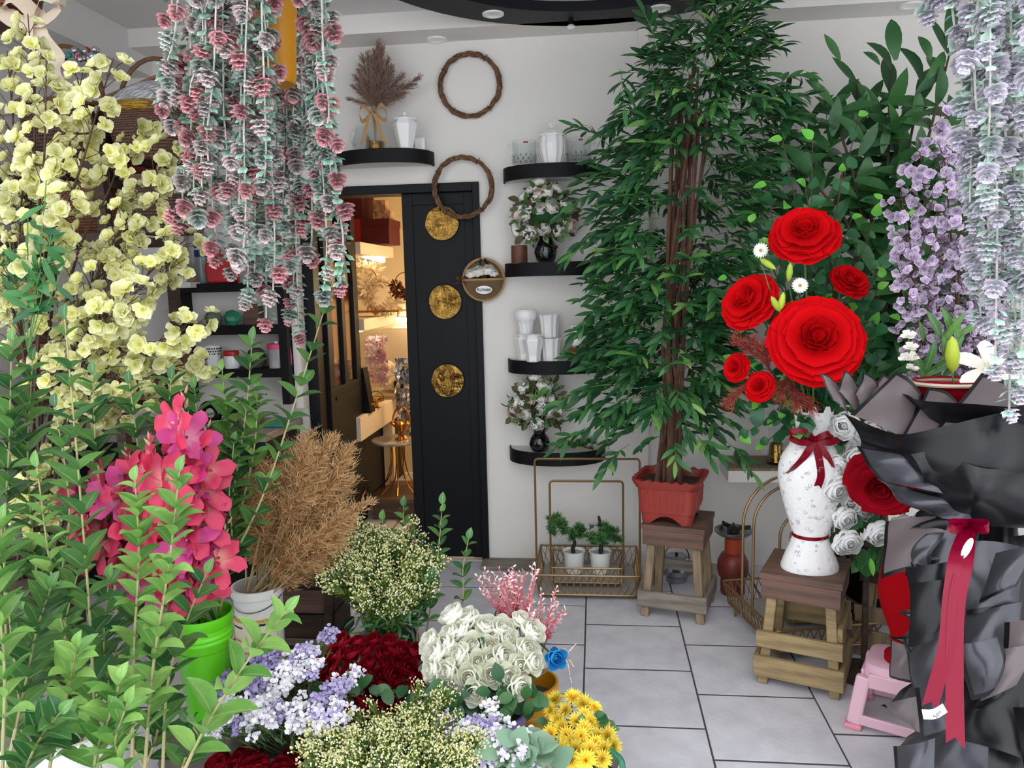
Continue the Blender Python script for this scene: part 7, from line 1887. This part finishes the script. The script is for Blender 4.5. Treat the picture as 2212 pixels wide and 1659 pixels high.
MB_h = MB().tube(path([P(1318, 1620, 1.9), P(1340, 1640, 1.88), P(1345, 1659, 1.87), P(1350, 1720, 1.86)], 12), .008, 8); tag(MB_h.obj('garden_hose', mat('hose_green', '2a6a50', .4)), 'short piece of green hose beside the white bucket', 'hose')

# ================================================================== statice and cream sprigs
random.seed(141)
mat('statice_white', 'dcdbdc', .7, col2='d2ccd8', by='rand'); mat('statice_violet', '7d70a0', .7, col2='b8aece', by='rand'); mat('statice_leaf', '5f7a4c', .6)
mat('cream_bud', 'f0ecc8', .7, col2='c2bf62', by='t'); mat('sprig_green', '6f8436', .6, col2='4c6a2c', by='rand'); mat('sprig_leaf', '2f5a34', .5)
def statice(m2, seed):
    random.seed(seed); a = MB(); f = MB()
    a.tube([(0, 0, -.12), (0, 0, .0), (0, 0, .04)], .0022, 4)
    for i in range(9):
        an = uni(0, 2 * PI); r = uni(.008, .036); e = V((r * math.cos(an), r * math.sin(an), uni(.035, .07))); a.tube([(0, 0, uni(-.03, .02)), e], .0015, 3, caps=False)
        for j in range(9):
            o = e + V((uni(-.011, .011), uni(-.011, .011), uni(-.003, .008)))
            f.merge(MB().add([V((0, 0, -.004)), V((.0045, 0, .003)), V((.0015, .0045, .003)), V((-.004, .003, .003)), V((-.004, -.003, .003)), V((.0015, -.0045, .003))], [(0, 1, 2), (0, 2, 3), (0, 3, 4), (0, 4, 5), (0, 5, 1), (1, 5, 4, 3, 2)]), zframe(o, (uni(-.6, .6), uni(-.8, .4), 1), uni(.9, 1.4)))
    for i in range(14): a.merge(leaf_mb(.034, .007, 2, .1, .2, 'lance'), frame((uni(-.015, .015), uni(-.015, .015), .035 - .008 * i), (uni(-1, 1), uni(-1, 1), 1)))
    return a.mesh('stem', 'statice_leaf', 'all'), f.mesh('floret_cluster', m2, False)
SV = [statice('statice_white', 1), statice('statice_white', 2), statice('statice_violet', 3), statice('statice_violet', 4)]
def bunch(spots, meshes, nm, lab, cat, grp, cpx, hw, Yf, s0=.9, s1=1.2, lean=1.0):
    for (px, py, kk) in spots:
        p = P(px, py, Yf(px, py)); n = V(((px - cpx) / hw * lean, -.5, 1.0)); t = thing(nm, lab[kk] if isinstance(lab, (list, tuple)) else lab, cat, M=zframe(p, n + V((uni(-.2, .2), uni(-.2, .2), 0)), uni(s0, s1), uni(0, 6)), group=grp[kk] if isinstance(grp, (list, tuple)) else grp)
        mm_ = meshes[kk * 2 + random.choice((0, 1))] if len(meshes) == 4 else random.choice(meshes)
        kid('stem', mm_[0], Matrix.Identity(4), t); stuff(kid('floret_cluster', mm_[1], Matrix.Identity(4), t))
random.seed(142); sp = []
for i in range(54):
    px = uni(512, 735); lo = 1440 + abs(px - 650) * .35; py = uni(lo, 1600 - (px - 515) * .05)
    viol = 1 if (py < lo + 60 and rnd() < .65) or rnd() < .12 else 0
    sp.append((px, py, viol))
sp += [(697, 1408, 1), (655, 1440, 1), (600, 1440, 1), (640, 1460, 1), (590, 1470, 1), (740, 1490, 0), (520, 1560, 0), (505, 1590, 0)]
bunch(sp, SV, 'statice_sprig', ('white statice sprig in the dark bucket before the red roses', 'violet statice sprig in the dark bucket before the red roses'), 'statice', ('white statice in the dark bucket', 'violet statice in the dark bucket'), 640, 150, lambda px, py: 2.12 - (py - 1420) / 180 * .26)
sp = [(uni(990, 1120), uni(1598, 1668), 1 if rnd() < .25 else 0) for i in range(26)] + [(1060, 1580, 0), (1045, 1590, 1)]
bunch(sp, SV, 'statice_sprig', ('white statice sprig at the front beside the grey leaves', 'violet statice sprig at the front beside the grey leaves'), 'statice', ('white statice at the front', 'violet statice at the front'), 1055, 90, lambda px, py: 1.95 - (py - 1580) / 90 * .12)
def sprig(seed, L=.13):
    random.seed(seed); a = MB(); f = MB(); a.tube([(0, 0, -.15), (0, 0, .05)], .0022, 4)
    for i in range(12):
        an = uni(0, 2 * PI); r = uni(.008, .036); z_ = uni(.02, .085) - r * .4; e = V((r * math.cos(an), r * math.sin(an), z_)); a.tube([(0, 0, z_ - .05), e], .0013, 3, caps=False)
        for j in range(6):
            o = e + V((uni(-.010, .010), uni(-.010, .010), uni(-.006, .010))); s = uni(.0020, .0034); tt = rnd()
            f.merge(MB().add([V((0, 0, -s * 1.6)), V((s, 0, 0)), V((-.5 * s, .87 * s, 0)), V((-.5 * s, -.87 * s, 0)), V((0, 0, s * 1.2))], [(0, 1, 2), (0, 2, 3), (0, 3, 1), (4, 2, 1), (4, 3, 2), (4, 1, 3)]), zframe(o, (uni(-.5, .5), uni(-.5, .5), 1)), t=.02 if tt < .5 else tt)
        for j in range(9): a.merge(leaf_mb(.026, .0065, 2, .1, .2, 'lance'), frame((r * .8 * math.cos(an), r * .5 * math.sin(an), z_ - .03 - .01 * j), (uni(-1, 1), uni(-1, 1), .8)), mi=0)
    for i in range(26): a.merge(leaf_mb(.045, .005, 2, .1, .4, 'lance'), frame((0, 0, uni(-.13, 0)), (uni(-1, 1), uni(-1, 1), uni(.2, .8))), mi=1)
    return a.mesh('stem', ['sprig_green', 'sprig_leaf'], 'all'), f.mesh('floret_cluster', 'cream_bud', False)
SG = [sprig(11), sprig(12), sprig(13)]
random.seed(151); sp = []
for i in range(54):
    a = uni(0, 2 * PI); r = math.sqrt(rnd()); px = 828 + 100 * r * math.cos(a); py = 1250 + 80 * r * math.sin(a); sp.append((px, py, 0))
sp += [(782, 1140, 0), (790, 1165, 0), (770, 1180, 0), (880, 1170, 0), (900, 1185, 0), (760, 1165, 0), (735, 1260, 0), (920, 1230, 0)]
bunch(sp, SG, 'cream_sprig', 'sprig of tiny cream blossom in the grey bucket beside the door', 'filler flower', 'cream sprigs beside the door', 830, 110, lambda px, py: 2.62 - (py - 1150) / 190 * .22, 1.0, 1.4)
leaf_collar(765, 905, 1310, 1385, 2.48, 2.40, 60, 'filler_leaves', 'thin dark leaves under the cream sprigs beside the door', leaf_mb(.06, .010, 3, .1, .4, 'lance').mesh('leaf', 'leaf_dark', 'all'))
random.seed(152); sp = []
for i in range(66):
    px = uni(690, 1005); lo = 1575 + abs(px - 870) * .22; sp.append((px, uni(lo, 1680), 0))
sp += [(905, 1515, 0), (950, 1520, 0), (935, 1545, 0), (820, 1555, 0), (880, 1550, 0), (915, 1560, 0), (790, 1570, 0), (960, 1575, 0)]
bunch(sp, SG, 'cream_sprig', 'sprig of tiny yellow cream blossom at the front edge', 'filler flower', 'cream sprigs at the front', 850, 190, lambda px, py: 2.0 - (py - 1510) / 160 * .22, .95, 1.25)

# ================================================================== leafy branches
random.seed(161)
LF_ = [leaf_mb(.068, .034, 6, .5, c_).mesh('leaf', 'leaf_green', 'all') for c_ in (.15, .4, .7)]
LFm = [leaf_mb(.068, .036, 6, .4, c_).mesh('leaf', 'leaf_mid', 'all') for c_ in (.2, .5)]
def leafy(pts, lab, n, lm, s0=.8, s1=1.15, start=.15, up=.75, grp='leafy green branches at the left', rad=.0042):
    ps = path([P(*p) for p in pts], 30); t = thing('leafy_branch', lab, 'branch', ps[0], grp); iv = wmat(t).inverted()
    MB().tube(ps, [rad * (1 - .6 * i / 30) for i in range(31)], 6).obj('stem', 'stem_pale', t)
    for i in range(n):
        f = start + (1 - start) * (i + .5) / n; j = min(29, int(f * 30)); p = ps[j]; d = (ps[j + 1] - ps[max(0, j - 1)]).normalized()
        sd = d.cross(V((0, -1, 0))).normalized(); a = (i % 2) * PI / 2 * .8 + uni(-.3, .3)
        s = uni(s0, s1) * (1 - .35 * max(0, f - .8) / .2)
        for sg in (-1, 1):
            o = (Matrix.Rotation(a, 3, d) @ sd) * sg
            kid('leaf', random.choice(lm), iv @ frame(p, o + d * uni(up * .6, up * 1.6), d * .9 - o * .35 + V((0, -.25, .2)), s), t)
    kid('leaf', random.choice(lm), iv @ frame(ps[-1], d, (0, -1, .3), .7), t)
BR = [
    ([(210, 1680, 1.6), (195, 1350, 1.65), (172, 1050, 1.7), (140, 690, 1.75)], 'tall pale stemmed leafy branch rising to the yellow blossom', 15, LFm, 1.0),
    ([(285, 1690, 1.55), (290, 1400, 1.6), (300, 1200, 1.62), (292, 1040, 1.65)], 'bright leafy branch in front of the gladioli, left one', 17, LF_, .85),
    ([(310, 1700, 1.5), (330, 1450, 1.55), (365, 1220, 1.58), (388, 1020, 1.6)], 'bright leafy branch reaching up over the gladioli, right one', 19, LF_, .9),
    ([(350, 1700, 1.6), (362, 1480, 1.7), (400, 1350, 1.75), (445, 1240, 1.78)], 'leafy branch in front of the lime vase rim', 8, LFm, 1.05),
    ([(385, 1690, 1.45), (450, 1560, 1.48), (540, 1420, 1.5), (618, 1320, 1.52)], 'pale leafy branch leaning right across the lime vase', 8, LF_, 1.1),
    ([(10, 1680, 1.5), (55, 1480, 1.55), (80, 1360, 1.58), (110, 1270, 1.6)], 'leafy branch low at the left edge', 12, LFm, 1.0),
    ([(5, 1660, 1.4), (10, 1450, 1.45), (-5, 1270, 1.5), (5, 1130, 1.55)], 'leafy branch cut by the left picture edge', 12, LF_, 1.0),
    ([(225, 1690, 1.65), (170, 1480, 1.7), (115, 1260, 1.72), (80, 1010, 1.75)], 'leafy branch leaning left past the pale stem', 17, LF_, .85),
    ([(60, 1700, 1.7), (40, 1500, 1.72), (20, 1330, 1.75), (-10, 1050, 1.8)], 'long leafy branch behind the left edge leaves', 16, LFm, .95),
    ([(100, 1700, 1.45), (120, 1590, 1.48), (150, 1480, 1.5), (165, 1400, 1.5)], 'short leafy branch at the bottom left', 9, LF_, .95),
    ([(200, 1700, 1.4), (210, 1620, 1.42), (240, 1540, 1.43), (260, 1470, 1.45)], 'short leafy branch at the bottom beside the pale stem', 8, LF_, .9),
    ([(270, 1720, 1.35), (265, 1660, 1.38), (250, 1600, 1.4), (275, 1520, 1.4)], 'small leafy tip at the bottom edge', 7, LF_, .8),
    ([(40, 1720, 1.35), (60, 1650, 1.38), (90, 1590, 1.4), (130, 1540, 1.4)], 'small leafy tip in the bottom left corner', 8, LFm, .85),
    ([(240, 1690, 1.9), (250, 1300, 1.95), (210, 1000, 2.0), (200, 810, 2.0)], 'dark leafy branch behind the pale stem', 18, LFm, 1.0),
    ([(290, 1500, 2.0), (300, 1200, 2.02), (300, 1000, 2.05), (280, 830, 2.05)], 'dark leafy branch behind the gladioli', 15, LFm, 1.05),
    ([(340, 1500, 2.02), (355, 1150, 2.1), (360, 950, 2.1), (370, 820, 2.12)], 'dark leafy branch below the yellow blossom', 15, LFm, 1.1),
    ([(110, 1600, 1.95), (80, 1250, 2.0), (60, 1000, 2.0), (70, 780, 2.0)], 'dark leafy branch at the far left middle', 18, LFm, 1.1),
    ([(20, 1600, 1.9), (10, 1200, 1.95), (20, 950, 1.95), (25, 740, 1.95)], 'dark leafy branch along the left edge middle', 18, LFm, 1.1),
    ([(160, 1600, 1.85), (130, 1300, 1.9), (150, 1100, 1.92), (120, 880, 1.95)], 'leafy branch between the left edge and pale stem', 16, LFm, 1.0),
    ([(430, 1330, 2.12), (440, 1100, 2.15), (430, 950, 2.15), (420, 840, 2.18)], 'leafy branch rising behind the tallest gladiolus', 12, LFm, 1.05),
    ([(450, 1320, 2.2), (500, 1080, 2.22), (530, 900, 2.25), (545, 735, 2.25)], 'leafy branch in front of the black cabinet jars', 15, LFm, .95),
    ([(460, 1320, 2.2), (520, 1100, 2.25), (550, 960, 2.25), (556, 840, 2.28)], 'leafy branch in front of the counter edge', 11, LF_, 1.0),
    ([(455, 1320, 2.2), (470, 1050, 2.25), (490, 930, 2.28), (480, 800, 2.3)], 'leafy branch left of the cabinet jars', 11, LF_, 1.0),
    ([(440, 1320, 2.15), (560, 1090, 2.2), (640, 860, 2.25), (722, 600, 2.3)], 'long thin leafy branch arching towards the door', 15, LFm, .95),
    ([(475, 1320, 2.18), (500, 1180, 2.2), (495, 1070, 2.2), (505, 960, 2.2)], 'leafy branch between gladioli and pampas', 12, LFm, .95),
    ([(330, 1700, 1.75), (250, 1520, 1.8), (225, 1400, 1.8), (235, 1250, 1.8)], 'leafy branch in the lower thicket', 13, LFm, 1.0),
    ([(150, 1700, 1.75), (180, 1550, 1.8), (140, 1380, 1.8), (170, 1230, 1.82)], 'leafy branch in the lower left thicket', 13, LFm, 1.0),
    ([(300, 1690, 1.7), (340, 1580, 1.72), (345, 1450, 1.75), (330, 1330, 1.78)], 'leafy branch left of the lime vase', 11, LFm, 1.0),
    ([(70, 1690, 1.8), (100, 1560, 1.85), (60, 1430, 1.85), (50, 1320, 1.85)], 'leafy branch deep in the left corner', 11, LFm, 1.1),
    ([(390, 1690, 1.7), (400, 1640, 1.7), (430, 1600, 1.7), (410, 1560, 1.7)], 'small dark leafy twig below the lime vase', 5, LFm, .8),
]
for pts, lab, n, lm, s in BR: leafy(pts, lab, int(n * 1.15), lm, s * 1.1, s * 1.5)
for pts, lab, n, s in (([(915, 1400, 2.5), (935, 1280, 2.5), (948, 1180, 2.5), (955, 1090, 2.5)], 'leafy branch in front of the black sliding door', 12, .85),
                       ([(860, 1350, 2.6), (868, 1230, 2.6), (870, 1150, 2.6), (872, 1095, 2.6)], 'leafy branch tip in the open doorway', 8, .8),
                       ([(820, 1350, 2.6), (822, 1230, 2.6), (825, 1170, 2.6), (826, 1125, 2.6)], 'small leafy tip left in the open doorway', 6, .7),
                       ([(985, 1390, 2.5), (1000, 1290, 2.5), (1000, 1230, 2.5), (1012, 1165, 2.5)], 'thin leafy branch in front of the stone threshold', 7, .8),
                       ([(900, 1400, 2.45), (905, 1330, 2.45), (920, 1290, 2.45), (930, 1250, 2.45)], 'dark leafy branch behind the white roses', 8, .9)):
    leafy(pts, lab, n, LFm, s * .85, s * 1.1, grp='leafy branches beside the door', rad=.0035)
t = thing('branch_bucket', 'pale bucket hidden among the leafy branches at the left', 'bucket', G(90, 1800)); bb = V((P(120, 1600, 1.75).x, 1.78, 0)); t.matrix_basis = Matrix.Translation(bb)
MB().lathe([(.13, 0), (.14, .02), (.17, .36), (.178, .36), (.178, .38), (.165, .38), (.15, .3), (.0005, .28)], 28, 0, bb).obj('bucket_body', 'bucket_white', t)
